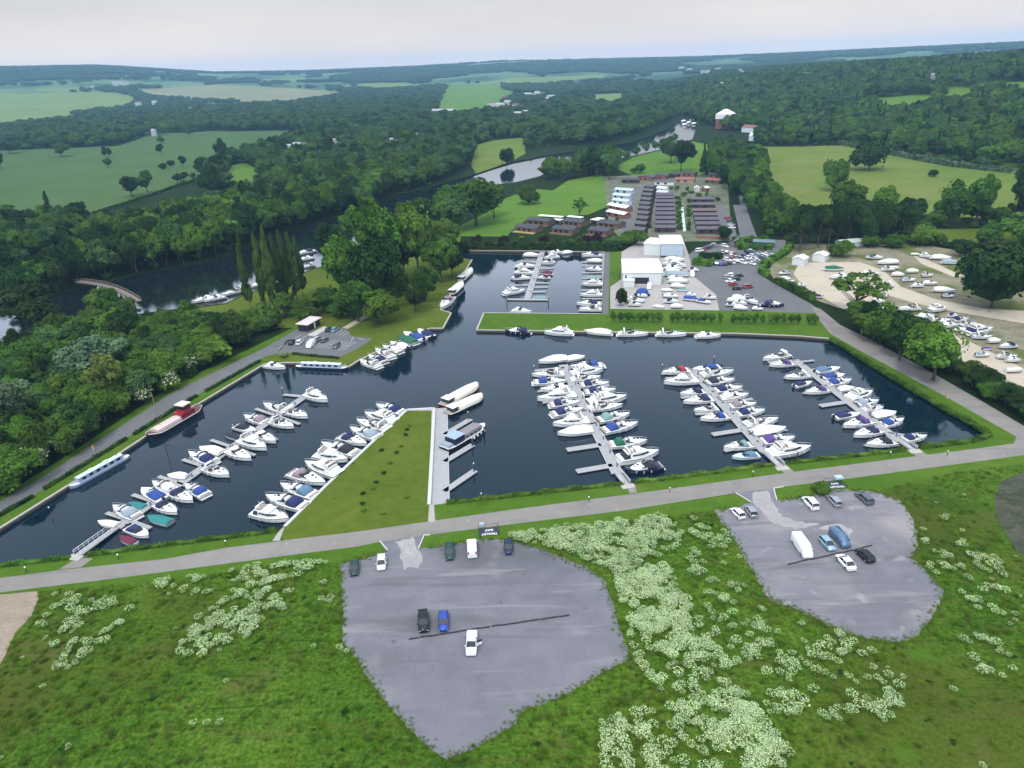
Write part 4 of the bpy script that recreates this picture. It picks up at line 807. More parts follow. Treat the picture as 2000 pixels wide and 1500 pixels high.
def cruiser():                                    # cabin forward, canvas canopy over the cockpit
    o, e = boat_base('cabin_cruiser'); c = MB(); c.loft(capsule(-.7,3.7,1.28,1.0,1.85,.2,1.9,.74,.72), 0); c.build('cabin', [GEL], o)
    g = MB(); g.loft(capsule(-.55,2.3,1.18,1.42,1.72,.1,.8,.9,.6), 0); g.build('cabin_window', [GLS], o)
    h = MB(); h.box(1.2,1.8,-.3,.3,1.80,1.92,0,.04,.04); h.box(2.2,2.6,-.22,.22,1.55,1.66,0,.04,.04); h.build('deck_hatch', [GLS], o)
    w_ = MB(); w_.loft([[(-.9,-1.3,1.55),(.2,-1.05,1.7),(.55,0,1.75),(.2,1.05,1.7),(-.9,1.3,1.55)],[(-1.2,-1.15,2.25),(-.3,-.9,2.3),(0,0,2.32),(-.3,.9,2.3),(-1.2,1.15,2.25)]], 0, caps=False, closed=False); w_.build('windscreen', [GLS], o)
    k = MB(); k.loft(capsule(-3.5,-.9,1.3,.95,2.15,.9,.5,.76,.10), 0); k.build('canopy', [CV['navy']], o)
    s = MB(); s.box(-4.9,-4.4,-1.2,1.2,.85,1.15,0,.05,.05); s.build('stern_seat', [SEAT], o); fenders(o, e); return o
def sports():                                     # open cockpit, radar arch, sunpad
    o, e = boat_base('sports_cruiser'); c = MB(); c.loft(capsule(-.4,4.0,1.2,1.0,1.62,.1,2.6,.66,.8), 0); c.build('cabin', [GEL], o)
    h = MB(); h.box(.7,1.2,-.3,.3,1.60,1.70,0,.04,.04); h.box(1.6,2.1,-.75,-.35,1.46,1.56,0,.04,.04); h.box(1.6,2.1,.35,.75,1.46,1.56,0,.04,.04); h.build('deck_hatch', [GLS], o)
    w_ = MB(); w_.loft([[(-1.6,-1.35,1.3),(.2,-1.05,1.55),(.75,0,1.62),(.2,1.05,1.55),(-1.6,1.35,1.3)],[(-1.9,-1.22,1.85),(-.3,-.9,2.05),(.15,0,2.1),(-.3,.9,2.05),(-1.9,1.22,1.85)]], 0, caps=False, closed=False); w_.build('windscreen', [GLS], o)
    k = MB(); k.box(-4.3,-.6,-1.2,1.2,.99,1.06,0); k.build('cockpit_floor', [SEAT], o)
    for (a, b, y0, y1) in ((-4.3,-3.5,-1.15,1.15),(-3.3,-1.9,-1.15,-.55),(-1.5,-.9,.2,.9)):
        s = MB(); s.box(a,b,y0,y1,1.06,1.42,0,.06,.06); s.build('seat', [DECK], o)
    a = MB(); a.loft([[(-3.2+dx,y,z) for dx in (0,.5)]+[(-3.2+dx,y*.9,z-.12) for dx in (.5,0)] for y, z in ((-1.45,1.1),(-1.3,2.3),(-.9,2.65),(.9,2.65),(1.3,2.3),(1.45,1.1))], 0); a.build('radar_arch', [GEL], o)
    t = MB(); t.loft(capsule(-3.2,-2.2,1.05,2.35,2.6,.2,.2,.85,.1), 0); t.build('bimini', [CV['navy']], o); fenders(o, e); return o
def fly():                                        # flybridge cruiser
    o, e = boat_base('flybridge_cruiser', lambda t: WF(t)*1.08, lambda t: SH(t)+.15); c = MB(); c.loft(capsule(-2.6,3.1,1.35,1.1,2.2,.1,1.7,.84,.6), 0); c.build('cabin', [GEL], o)
    g = MB(); g.loft(capsule(-2.3,2.35,1.36,1.62,2.02,.1,.9,.88,.5), 0); g.build('cabin_window', [GLS], o)
    f = MB(); f.box(-3.4,.7,-1.25,1.25,2.2,2.3,0,.0,.0); f.loft(capsule(-1.2,1.0,1.15,2.3,2.85,-.1,.7,.92,.5), 0); f.build('flybridge', [GEL], o)
    s = MB(); s.box(-2.9,-1.9,-1.0,1.0,2.3,2.65,0,.05,.05); s.box(-1.5,-1.15,-.9,.0,2.3,2.9,0,.05,.05); s.build('flybridge_seat', [SEAT], o)
    a = MB(); a.loft([[(-3.1+dx,y,z) for dx in (0,.4)]+[(-3.1+dx,y*.9,z-.1) for dx in (.4,0)] for y, z in ((-1.25,2.3),(-1.1,3.15),(1.1,3.15),(1.25,2.3))], 0); a.tube([(-2.9,0,3.1),(-2.9,0,3.9)], .04, 4); a.build('radar_arch', [GEL], o)
    k = MB(); k.loft(capsule(-4.1,-2.6,1.3,1.05,1.95,.3,.1,.92,.05), 0); k.build('canopy', [CV['navy']], o); fenders(o, e); return o
def covered():                                    # hull under one fitted sheet
    o, e = boat_base('covered_boat', rail=False); c = MB()
    c.loft([[(-4.8,-1.55,.95),(-4.8,-.9,1.5),(-4.8,0,1.7),(-4.8,.9,1.5),(-4.8,1.55,.95)],[(-3.,-1.62,.95),(-3.2,-1.1,1.8),(-3.,0,2.15),(-3.2,1.1,1.8),(-3.,1.62,.95)],[(-.6,-1.66,.97),(-.6,-1.2,1.95),(-.6,0,2.4),(-.6,1.2,1.95),(-.6,1.66,.97)],
        [(1.4,-1.5,1.05),(1.4,-.9,1.75),(1.3,0,2.1),(1.4,.9,1.75),(1.4,1.5,1.05)],[(3.4,-.95,1.15),(3.3,-.5,1.45),(3.3,0,1.6),(3.3,.5,1.45),(3.4,.95,1.15)],[(4.9,-.1,1.28),(4.9,-.05,1.32),(4.9,0,1.34),(4.9,.05,1.32),(4.9,.1,1.28)]], 0, closed=False, smooth=True); c.build('fitted_cover', [CV['white']], o); return o
def day():                                        # small open or half covered boat with an outboard
    wf = lambda t: 1.9*(1-max(0, (t-.5)/.5)**2.3); o, e = boat_base('day_boat', wf, lambda t: .85+.25*t, platform=False, rail=False)
    w_ = MB(); w_.loft([[(-.6,-1.4,1.1),(.9,-1.1,1.2),(1.3,0,1.22),(.9,1.1,1.2),(-.6,1.4,1.1)],[(-.9,-1.3,1.75),(.4,-.95,1.85),(.7,0,1.88),(.4,.95,1.85),(-.9,1.3,1.75)]], 0, caps=False, closed=False); w_.build('windscreen', [GLS], o)
    k = MB(); k.loft(capsule(-4.2,1.0,1.6,.9,1.8,1.4,1.3,.72,.2), 0); k.build('cockpit_cover', [CV['navy']], o)
    m_ = MB(); m_.box(-5.8,-5.0,-.35,.35,.6,1.5,0,.1,.08); m_.box(-5.5,-5.25,-.1,.1,-.4,.6,0); m_.build('outboard_motor', [RUB], o); return o
def dinghy():                                     # low hull wholly under a tight cover
    wf = lambda t: 1.9*(1-max(0, (t-.45)/.55)**2.2); o, e = boat_base('small_covered_boat', wf, lambda t: .8+.2*t, platform=False, rail=False)
    c = MB(); c.loft([[(x,-wd*1.02,z+.01),(x,-wd*.55,z+.3*b),(x,0,z+.55*b),(x,wd*.55,z+.3*b),(x,wd*1.02,z+.01)] for (x, wd, z), b in zip(e, [.6,.9,1,1.1,1.2,1.2,1.1,.9,.7,.4,.05])], 0, closed=False); c.build('fitted_cover', [CV['cream']], o); return o
def narrow():                                     # long steel canal boat
    wf = lambda t: 1.05*min(1, .55+t*9)*(1-max(0, (t-.93)/.07)**1.6*.9); o = empty('narrowboat', (0,0,0)); mb = MB(); e = hull(mb, wf, lambda t: .55+.25*max(0, t-.9)*8, L=9.5, n=22, flare=.95, boot=.1); deckcap(mb, e, -.02, 2)
    mb.build('hull', [PAINT['navyhull'], BOOT, DECK], o)
    c = MB(); c.loft([[(x,-.86,.5),(x,-.76,1.45),(x,-.4,1.55),(x,.4,1.55),(x,.76,1.45),(x,.86,.5)] for x in (-7.2,7.0)], 0, closed=False, smooth=False); c.build('cabin_side', [PAINT['bluehull']], o)
    r = MB(); r.loft([[(x,-.80,1.44),(x,-.42,1.60),(x,.42,1.60),(x,.80,1.44)] for x in (-7.3,7.1)], 0, closed=False, smooth=False); r.build('cabin_roof', [PAINT['palehull']], o)
    for i in range(6):
        for s in (1,-1):
            g = MB(); x = -5.6+i*2.2; g.obox((x-.55,s*.82),(x+.55,s*.82),.12,.85,1.28,0); g.build('window', [GLS], o)
    k = MB(); k.tube([(-5.8,.3,1.55),(-5.8,.3,2.1)], .07, 5); k.build('chimney', [RUB], o)
    b = MB(); b.box(-3,-1.5,-.3,.3,1.6,1.8,0,.03,.03); b.box(2.,3.2,-.25,.25,1.6,1.78,0,.03,.03); b.build('roof_box', [DECK], o)
    w_ = MB(); w_.tube([(-8.6,0,.5),(-8.3,0,1.3)], .05, 5); w_.tube([(8.6,-.5,.8),(8.6,-.5,1.5),(8.6,.5,1.5),(8.6,.5,.8)], .04, 4); w_.build('tiller', [STEEL], o); return o
def wide():                                       # broad trip boat under one long rounded canopy
    wf = lambda t: 2.0*min(1, .72+t*2.4)*(1-max(0, (t-.72)/.28)**2*.82); o = empty('trip_boat', (0,0,0)); mb = MB(); e = hull(mb, wf, lambda t: .75+.2*max(0, t-.7), L=6.5, n=16, flare=.92, boot=.12); deckcap(mb, e, -.02, 2)
    mb.build('hull', [PAINT['blackhull'], BOOT, DECK], o)
    c = MB(); c.loft([[(x,-w1,.75),(x,-w1*.97,1.7),(x,-w1*.5,2.05),(x,0,2.15),(x,w1*.5,2.05),(x,w1*.97,1.7),(x,w1,.75)] for x, w1 in ((-3.4,1.8),(-1,1.85),(2.5,1.82),(4.2,1.65),(5.4,1.2),(6.0,.7))], 0, closed=False); c.build('long_canopy', [CV['cream']], o)
    h = MB(); h.loft(capsule(-5.4,-3.4,1.5,.75,2.1,.3,.2,.9,.1), 0); h.build('wheelhouse', [GLS], o)
    r = MB(); r.box(-5.5,-3.3,-1.5,1.5,2.1,2.22,0,.1,.1); r.build('wheelhouse_roof', [GEL], o)
    s = MB(); s.box(-6.3,-5.6,-1.1,1.1,.75,1.15,0,.05,.05); s.build('stern_seat', [SEAT], o); return o
def barge():                                      # old dutch barge: dark hull, pink hatch roof, red wheelhouse
    wf = lambda t: 2.1*min(1, .5+t*4)*(1-max(0, (t-.86)/.14)**2*.8); o = empty('dutch_barge', (0,0,0)); mb = MB(); e = hull(mb, wf, lambda t: 1.0+.9*max(0, t-.82)*3+.7*max(0, .12-t)*6, L=10.5, n=22, flare=.96, boot=.2, keel=-.4); deckcap(mb, e, -.05, 2)
    mb.tube([(x,wd+.03,z-.03) for x, wd, z in e], .07, 4, 3); mb.tube([(x,-wd-.03,z-.03) for x, wd, z in e], .07, 4, 3); mb.build('hull', [PAINT['blackhull'], BOOT, mat('barge_deck', (.13,.06,.055), .6), PAINT['white']], o)
    c = MB(); c.loft([[(x,-1.6,1.0),(x,-1.5,1.55),(x,0,1.85),(x,1.5,1.55),(x,1.6,1.0)] for x in (-1.2,8.0)], 0, closed=False, smooth=False); c.build('hold_cover', [mat('pink_cover', (.62,.48,.44), .7, var=.1)], o)
    h = MB(); h.box(-6.6,-1.3,-1.7,1.7,1.0,2.1,0,.05,.05); h.build('aft_cabin', [PAINT['redhull']], o)
    w_ = MB(); w_.box(-5.6,-2.8,-1.4,1.4,2.1,3.4,0,.05,.05); w_.build('wheelhouse', [PAINT['redhull']], o)
    g = MB(); g.box(-5.66,-2.74,-1.46,1.46,2.6,3.1,0,.03,.03); g.build('wheelhouse_window', [GLS], o)
    r = MB(); r.box(-5.9,-2.5,-1.65,1.65,3.4,3.55,0,.1,.1); r.build('wheelhouse_roof', [CV['cream']], o)
    a = MB(); a.tube([(5.5,0,1.8),(5.5,0,8.5)], .09, 6); a.tube([(5.5,0,2.4),(1.4,0,4.6)], .06, 5); a.build('mast', [TEAK], o)
    for i in range(5):
        for s in (1,-1): q = MB(); q.obox((-6.2+i*1.0,s*1.70),(-5.7+i*1.0,s*1.70),.08,1.35,1.75,0); q.build('cabin_window', [GLS], o)
    return o
def grey():                                       # grey steel houseboat with a long roof and aft wheelhouse
    wf = lambda t: 2.2*min(1, .75+t*2)*(1-max(0, (t-.75)/.25)**2*.85); o = empty('houseboat', (0,0,0)); mb = MB(); e = hull(mb, wf, lambda t: 1.1+.5*max(0, t-.75)*2, L=7.5, n=16, flare=.93); deckcap(mb, e, -.02, 2)
    mb.build('hull', [PAINT['blackhull'], BOOT, DECK], o)
    c = MB(); c.loft([[(x,-w1,1.05),(x,-w1*.93,2.1),(x,0,2.3),(x,w1*.93,2.1),(x,w1,1.05)] for x, w1 in ((-1.8,1.75),(3.5,1.75),(5.2,1.4))], 0, closed=False, smooth=False); c.build('cabin', [PAINT['greyhull']], o)
    r = MB(); r.box(-1.9,4.8,-1.5,1.5,2.3,2.38,0,.1,.1); r.build('cabin_roof', [mat('roof_brown_grey', (.22,.19,.20), .6)], o)
    h = MB(); h.box(-5.2,-1.8,-1.8,1.8,1.1,3.0,0,.08,.08); h.build('wheelhouse', [CV['navy']], o)
    g = MB(); g.box(-5.26,-1.74,-1.82,1.82,1.9,2.6,0,.05,.05); g.build('wheelhouse_window', [GLS], o)
    q = MB(); q.box(-5.4,-1.7,-1.9,1.9,3.0,3.12,0,.1,.1); q.build('wheelhouse_roof', [PAINT['bluehull']], o)
    s = MB(); s.box(-7.2,-5.5,-1.5,1.5,1.1,1.9,0,.2,.1); s.build('aft_cover', [CV['grey']], o)
    for i in range(4):
        for sd in (1,-1): g = MB(); g.obox((-1.2+i*1.5,sd*1.70),(-.3+i*1.5,sd*1.70),.1,1.4,1.8,0); g.build('window', [GLS], o)
    for i in range(4): f = MB(); f.tube([(1+i*1.4,-2.35+i*.12,.3),(1+i*1.4,-2.35+i*.12,.9)], .25, 7); f.build('fender', [FEND], o)
    return o
LEN = {'cruiser':10.5,'sports':10.5,'fly':10.5,'covered':10.5,'day':10.6,'dinghy':10,'narrow':19,'wide':13,'barge':21,'grey':15}
BW = {'cruiser':3.3,'sports':3.3,'fly':3.5,'covered':3.3,'day':3.8,'dinghy':3.8,'narrow':2.1,'wide':4,'barge':4.2,'grey':4.4}
MK = {'cruiser':cruiser,'sports':sports,'fly':fly,'covered':covered,'day':day,'dinghy':dinghy,'narrow':narrow,'wide':wide,'barge':barge,'grey':grey}
FREE = {}
CANOPY_PART = {'canopy','fitted_cover','cockpit_cover','bimini','long_canopy'}
def boat(kind, a, b, label, group, cover='navy', paint=None, z=WATER_Z, beam=1., zs=None, maxl=None, hscale=1.):
    """a = stern pixel, b = bow pixel, both measured at deck height"""
    zd = z+.9; A = G(a[0], a[1], zd)[0]; B = G(b[0], b[1], zd)[0]; L = float(np.hypot(*(B-A))); c = (A+B)/2; ang = math.atan2(B[1]-A[1], B[0]-A[0])
    if kind not in P_:
        P_[kind] = reg(MK[kind]()); o = P_[kind]; FREE[kind] = (o, [(ch, list(ch.data.materials)) for ch in CH[o.name]])
    src = P_[kind]
    if kind in FREE: o = src; FREE.pop(kind)
    else: o = copy_tree(src)
    s = L/LEN[kind]; bs = s if kind not in ('narrow',) else 1.
    wd = max(.72*s, min(1.25*s, ((1.05+.42*s)*.62+.25*s)*1.0)) if kind in ('cruiser','sports','fly','covered') else s
    o.scale = (s, wd*beam, (zs or (.55+.45*s))*hscale) if kind not in ('narrow','wide','barge','grey') else (s, beam*(.9+.1*s), 1*hscale)
    o.location = (c[0], c[1], z); o.rotation_euler = (0,0,ang); tag(o, label, 'boat', group)
    for ch in CH[o.name]:
        nm = ch.name.split('.')[0]; m_ = None
        if nm in CANOPY_PART: m_ = CV[cover]
        if nm == 'hull' and paint: m_ = PAINT[paint]
        if m_ and ch.material_slots: ch.material_slots[0].link = 'OBJECT'; ch.material_slots[0].material = m_
    return o
COVN = {'navy':'navy','blue':'bright blue','white':'white','cream':'cream','grey':'grey blue','black':'black','teal':'teal','green':'dark green','maroon':'maroon','red':'red','purple':'purple','dusky':'dusky pink','sky':'pale blue','seagreen':'sea green'}
KN = {'cruiser':'cabin cruiser','sports':'open sports cruiser','fly':'flybridge cruiser','covered':'boat under a fitted sheet','day':'small motor boat','dinghy':'small low boat'}
def berth(rows, where, group, paintdef='white'):
    """rows of (stern px, bow px, kind, cover[, paint]) listed outwards from the shore"""
    for i, r in enumerate(rows):
        ax, ay, bx, by, kind, cov = r[:6]; paint = r[6] if len(r) > 6 else None
        pn = {'navyhull':'navy hulled ','cream':'cream ','palehull':'pale ','bluehull':'pale blue '}.get(paint, 'white ')
        if kind in ('covered','dinghy'): lb = COVN[cov]+' covered '+('boat' if kind == 'covered' else 'small boat')+', '+ORD[i]+where
        elif kind == 'sports': lb = pn+'open cruiser, '+ORD[i]+where
        else: lb = pn+('boat' if kind == 'day' else 'cruiser')+' with '+COVN[cov]+' canopy, '+ORD[i]+where
        boat(kind, (ax,ay), (bx,by), lb, group, cov, paint)
berth([(262,1058,233,1045,'dinghy','maroon'),(248,1027,291,1046,'day','navy'),(332,1018,287,1006,'dinghy','teal'),(305,981,347,1001,'cruiser','navy'),(333,957,378,978,'cruiser','navy'),(403,967,361,945,'cruiser','blue'),(400,911,449,928,'sports','navy'),(443,876,492,896,'cruiser','white'),(469,857,522,876,'fly','white'),
 (497,845,540,862,'cruiser','white'),(529,820,575,833,'sports','navy'),(557,799,602,814,'sports','white'),(597,768,641,782,'fly','white')], ' from shore, right side of lane pontoon', 'boats on the left pontoon')
berth([(229,1023,190,1016,'dinghy','cream'),(268,1009,220,987,'cruiser','grey'),(282,988,250,980,'dinghy','teal'),(319,975,275,952,'day','blue'),(342,959,297,940,'cruiser','white'),(367,930,325,927,'covered','white'),(420,903,367,883,'cruiser','navy'),(436,885,388,873,'covered','cream'),(472,854,437,845,'dinghy','black'),(459,830,501,842,'day','black'),(521,824,475,811,'cruiser','dusky'),(563,803,513,788,'sports','navy')],
 ' from shore, left side of lane pontoon', 'boats on the left pontoon')
berth([(494,997,566,1014,'fly','navy'),(600,990,517,968,'cruiser','navy'),(617,968,546,945,'cruiser','sky'),(566,921,638,944,'cruiser','dusky'),(665,927,594,903,'fly','white'),(615,886,681,898,'fly','white'),(698,886,626,865,'cruiser','black'),(663,850,718,867,'cruiser','navy'),(742,855,682,835,'cruiser','grey'),(761,838,695,820,'sports','black'),(774,824,711,807,'fly','white'),(788,805,733,790,'cruiser','navy')],
 ' from the road along the triangular lawn', 'cruisers along the triangular lawn')
berth([(742,716,701,703,'sports','grey'),(753,707,718,693,'cruiser','navy'),(767,698,732,681,'sports','grey'),(784,687,746,675,'cruiser','cream'),(796,679,761,667,'day','white'),(813,670,775,656,'covered','green'),(828,662,787,648,'day','blue'),(844,657,816,642,'day','navy')],
 ' from the narrowboat on the car park quay', 'boats stern out on the car park quay')
berth([(1294,907,1218,918,'cruiser','black','navyhull'),(1206,896,1289,881,'fly','black'),(1187,868,1266,860,'cruiser','green'),(1175,841,1248,825,'cruiser','blue'),(1165,820,1232,807,'cruiser','seagreen'),(1147,797,1218,790,'sports','white'),(1146,786,1226,774,'fly','white'),(1140,765,1205,760,'cruiser','navy'),(1131,751,1192,747,'cruiser','navy'),(1114,741,1175,735,'sports','white'),(1114,730,1180,721,'fly','white'),(1181,712,1111,716,'cruiser','blue'),(1105,701,1144,695,'covered','white')],
 ' from shore, right side of middle pontoon', 'cruisers on the middle pontoon')
berth([(1159,837,1087,846,'covered','white'),(1151,820,1078,828,'fly','white'),(1076,809,1142,797,'cruiser','navy'),(1072,790,1134,784,'cruiser','navy'),(1126,770,1047,779,'fly','white'),(1115,756,1053,760,'cruiser','white'),(1040,746,1109,743,'cruiser','blue'),(1103,729,1037,731,'sports','white'),(1110,698,1050,706,'covered','white')],
 ' from shore, left side of middle pontoon', 'cruisers on the middle pontoon')
berth([(1499,886,1586,873,'fly','white'),(1483,862,1554,854,'cruiser','purple'),(1466,845,1537,835,'covered','white'),(1453,829,1522,817,'sports','black'),(1436,808,1496,800,'cruiser','navy'),(1422,793,1479,787,'cruiser','dusky'),(1403,777,1464,769,'cruiser','cream'),(1393,762,1452,755,'cruiser','navy'),(1376,747,1437,740,'cruiser','black'),(1368,732,1435,724,'sports','navy'),(1408,715,1351,721,'day','blue')],
 ' from shore, right side of inner east pontoon', 'cruisers on the right middle pontoon')
berth([(1484,886,1428,891,'day','sky','palehull'),(1471,867,1412,873,'cruiser','seagreen'),(1425,811,1366,817,'cruiser','blue'),(1403,796,1354,800,'sports','white'),(1396,777,1333,784,'cruiser','navy'),(1379,763,1327,768,'cruiser','navy'),(1364,742,1295,746,'fly','white'),(1349,721,1291,727,'cruiser','red')],
 ' from shore, left side of inner east pontoon', 'cruisers on the right middle pontoon')
berth([(1761,857,1812,850,'cruiser','navy'),(1720,829,1767,817,'cruiser','blue'),(1703,812,1752,804,'covered','white'),(1686,799,1727,794,'sports','white'),(1671,788,1718,781,'cruiser','grey'),(1656,777,1706,764,'fly','white'),(1636,760,1671,756,'covered','white'),(1614,749,1665,741,'cruiser','blue'),(1605,736,1652,730,'day','blue'),(1591,724,1643,717,'day','sky')],
 ' from shore, right side of outer east pontoon', 'cruisers on the far right pontoon')
berth([(1750,861,1690,867,'cruiser','black'),(1721,838,1666,850,'cruiser','navy'),(1704,820,1645,831,'cruiser','purple'),(1629,813,1682,806,'day','navy'),(1620,759,1571,765,'cruiser','purple'),(1551,752,1587,744,'day','navy'),(1581,731,1531,736,'sports','white'),(1552,708,1501,712,'cruiser','purple'),(1542,691,1489,701,'sports','white')],
 ' from shore, left side of outer east pontoon', 'cruisers on the far right pontoon')
for r, lb in (((1038,647,985,645,'cruiser','navy','navyhull'),'dark hulled cruiser at the channel end of the grass quay'),((1120,650,1061,648,'fly','white'),'white flybridge cruiser second along the grass quay'),((1196,650,1139,646,'covered','cream'),'beige sheeted boat in the middle of the grass quay'),
 ((1205,651,1268,651,'sports','navy'),'white arch cruiser just right of the sheeted boat on the grass quay'),((1281,651,1343,652,'sports','black'),'white open cruiser below the clipped trees on the grass quay'),((1358,655,1410,654,'cruiser','white'),'last white cruiser along the grass quay'),
 ((998,605,1040,608,'cruiser','cream'),'cream cruiser on the north side of the grass spit'),((516,712,559,717,'cruiser','white'),'white cruiser moored by the lane corner ahead of the blue narrowboat')):
    boat(r[4], r[:2], r[2:4], lb, None, r[5], r[6] if len(r) > 6 else None)
boat('narrow', (578,713), (680,717), 'navy and white narrowboat below the small car park', None, paint='navyhull', hscale=1.35)
boat('narrow', (250,887), (135,950), 'pale grey blue narrowboat beside the lane', None, paint='bluehull', hscale=1.35)
boat('barge', (391,797), (289,856), 'black hulled barge with red wheelhouse beside the lane', None, hscale=1.45)
boat('wide', (863,790), (934,751), 'long cream canopied boat with a red stern on the houseboat pontoon', None, 'cream', 'redhull')
boat('wide', (872,806), (943,773), 'black hulled boat with a long cream canopy on the houseboat pontoon', None, 'cream', 'blackhull')
boat('grey', (867,876), (946,829), 'grey steel houseboat between the houseboat fingers', None)
boat('wide', (897,548), (921,526), 'northernmost white roofed boat on the channel bank', None, 'cream', 'blackhull')
boat('wide', (879,574), (903,553), 'middle white roofed boat on the channel bank', None, 'white', 'blackhull')
boat('cruiser', (882,580), (860,604), 'small pinkish cruiser at the tail of the channel bank row', None, 'dusky', 'cream')
berth([(982,573,1027,566,'fly','white'),(998,541,1039,542,'cruiser','navy'),(1005,531,1047,533,'fly','white'),(1005,519,1049,519,'cruiser','cream'),(1022,497,1056,498,'covered','white')],' from the open end, left of north basin pontoon','boats in the north basin')
berth([(1068,579,1038,580,'dinghy','seagreen'),(1075,541,1048,541,'cruiser','maroon'),(1080,533,1053,532,'covered','maroon'),(1084,510,1056,511,'sports','white'),(1092,500,1061,503,'fly','white'),(1098,491,1069,493,'cruiser','white'),(1097,493,1120,491,'covered','white')],' from the open end, right of north basin pontoon','boats in the north basin')
berth([(1176,603,1130,602,'sports','white'),(1176,592,1124,592,'cruiser','navy'),(1177,575,1132,575,'fly','white'),(1178,554,1134,554,'fly','white'),(1177,540,1146,540,'dinghy','seagreen'),(1177,526,1142,524,'cruiser','white'),(1177,509,1145,508,'covered','white'),(1177,497,1135,496,'cruiser','navy')],' from the spit along the north basin quay','boats in the north basin')
berth([(420,579,373,590,'cruiser','white'),(441,578,396,587,'cruiser','white'),(480,564,428,577,'sports','black'),(516,551,490,559,'covered','white'),(616,488,577,496,'cruiser','navy'),(612,502,580,508,'cruiser','white'),(614,516,590,521,'sports','white'),(700,492,668,500,'cruiser','white'),(760,480,730,488,'covered','white'),(800,462,775,470,'cruiser','white'),(868,443,842,448,'covered','white')],' going upstream along the river bank','boats along the river bank')
for i, (x, y) in enumerate([(1330,236),(1340,239),(1350,241),(1332,243),(1346,234)]): boat('covered', (x+8,y), (x,y+2), ORD[i]+' tiny boat of the cluster on the far river reach', 'boats on the far river reach', 'white')
# boats ashore
def ashore(rows, where, group, prefix=''):
    for i, r in enumerate(rows):
        ax, ay, bx, by, kind, cov = r[:6]; paint = r[6] if len(r) > 6 else None
        lb = (COVN[cov]+' covered boat' if kind in ('covered','dinghy') else ('open cruiser' if kind == 'sports' else 'cruiser with '+COVN[cov]+' canopy'))+' ashore, '+ORD[i]+where
        boat(kind, (ax,ay), (bx,by), lb, group, cov, paint, z=.35 if kind != 'dinghy' else .1)
ashore([(1295,513,1343,519,'fly','white'),(1296,522,1334,523,'cruiser','white'),(1297,534,1348,536,'covered','grey'),(1305,547,1347,548,'covered','cream'),(1292,564,1315,565,'dinghy','white'),(1322,564,1347,565,'dinghy','seagreen'),(1295,575,1327,577,'day','white'),(1335,580,1365,584,'covered','blue'),(1360,584,1390,589,'day','blue'),(1223,585,1262,586,'sports','white'),(1277,595,1298,598,'dinghy','white')],' from the workshop in the boatyard','boats ashore in the boatyard')
ashore([(1433,577,1458,586,'covered','white'),(1432,587,1460,592,'cruiser','white'),(1433,598,1462,601,'covered','white'),(1452,580,1482,592,'sports','black'),(1485,592,1533,594,'cruiser','navy','navyhull')],' from the cars at the yard end','boats ashore by the east road')
ashore([(1607,577,1584,577,'day','navy'),(1542,530,1520,532,'day','grey'),(1545,545,1514,543,'covered','white'),(1610,523,1650,524,'covered','green'),(1658,538,1619,540,'cruiser','white'),(1679,533,1722,534,'cruiser','white'),(1692,500,1727,502,'cruiser','green'),(1754,510,1712,512,'covered','white'),(1745,555,1709,555,'sports','white'),(1734,576,1702,573,'day','seagreen'),(1797,600,1753,601,'sports','maroon')],' from the straight hedge in the sandy yard','boats ashore in the sandy yard')
ashore([(1779,494,1797,495,'dinghy','white'),(1796,497,1821,500,'fly','white'),(1817,501,1860,503,'covered','white'),(1838,510,1878,512,'covered','grey'),(1801,551,1833,551,'day','white'),(1822,564,1869,567,'covered','white')],' along the back track of the sandy yard','boats ashore by the back track')
ashore([(1790,618,1827,615,'cruiser','white'),(1814,604,1851,600,'fly','white'),(1805,627,1860,624,'sports','white'),(1850,613,1875,616,'cruiser','navy'),(1859,624,1893,621,'cruiser','navy'),(1874,634,1908,630,'sports','black'),(1886,649,1941,641,'fly','navy'),(1757,663,1782,655,'cruiser','black')],' from the gate in the dense yard row','boats ashore in the dense row')
for i, (x, y, w) in enumerate([(1640,545,30),(1668,560,34),(1700,586,30),(1640,556,24),(1722,524,28),(1742,534,26),(1760,545,30),(1780,556,26),(1735,520,22),(1800,536,24),(1770,528,26),(1840,575,26),(1835,634,40),(1862,641,30),(1900,655,40),(1930,664,26),(1905,690,30),(1965,700,30),(1965,720,34),(1745,612,32),(1720,604,26),(1530,548,24),(1555,556,22),(1790,652,26)]):
    boat(['covered','day','cruiser','dinghy','sports'][i % 5], (x,y), (x+w,y+(i % 3)-1), ['white sheeted boat','small white boat','white cruiser','low boat under a cream cover','open white cruiser'][i % 5]+' standing loose in the sandy yard', 'boats scattered in the sandy yard', ['white','grey','white','cream','white'][i % 5], z=.35)
for i, (x, y, w) in enumerate([(1300,527,30),(1344,524,22),(1303,541,34),(1310,556,30),(1228,592,26),(1245,574,20),(1297,586,30),(1340,572,22),(1310,596,26),(1375,578,26),(1420,584,24),(1418,592,24),(1468,600,24),(1298,505,40),(1302,517,36)]):
    boat(['covered','cruiser','day','covered','sports'][i % 5], (x,y), (x+w,y+1+i % 2), ['white sheeted boat','white cruiser','small white boat','white sheeted boat','open white cruiser'][i % 5]+' packed among the others in the boatyard', 'boats packed in the boatyard', 'white' if i % 5 != 1 else 'navy', z=.35)
ashore([(1986,672,1951,675,'cruiser','navy'),(1919,678,1938,678,'dinghy','purple'),(1949,693,1989,694,'sports','grey')],' of three at the far end of the sandy yard','boats ashore at the end of the sandy yard')
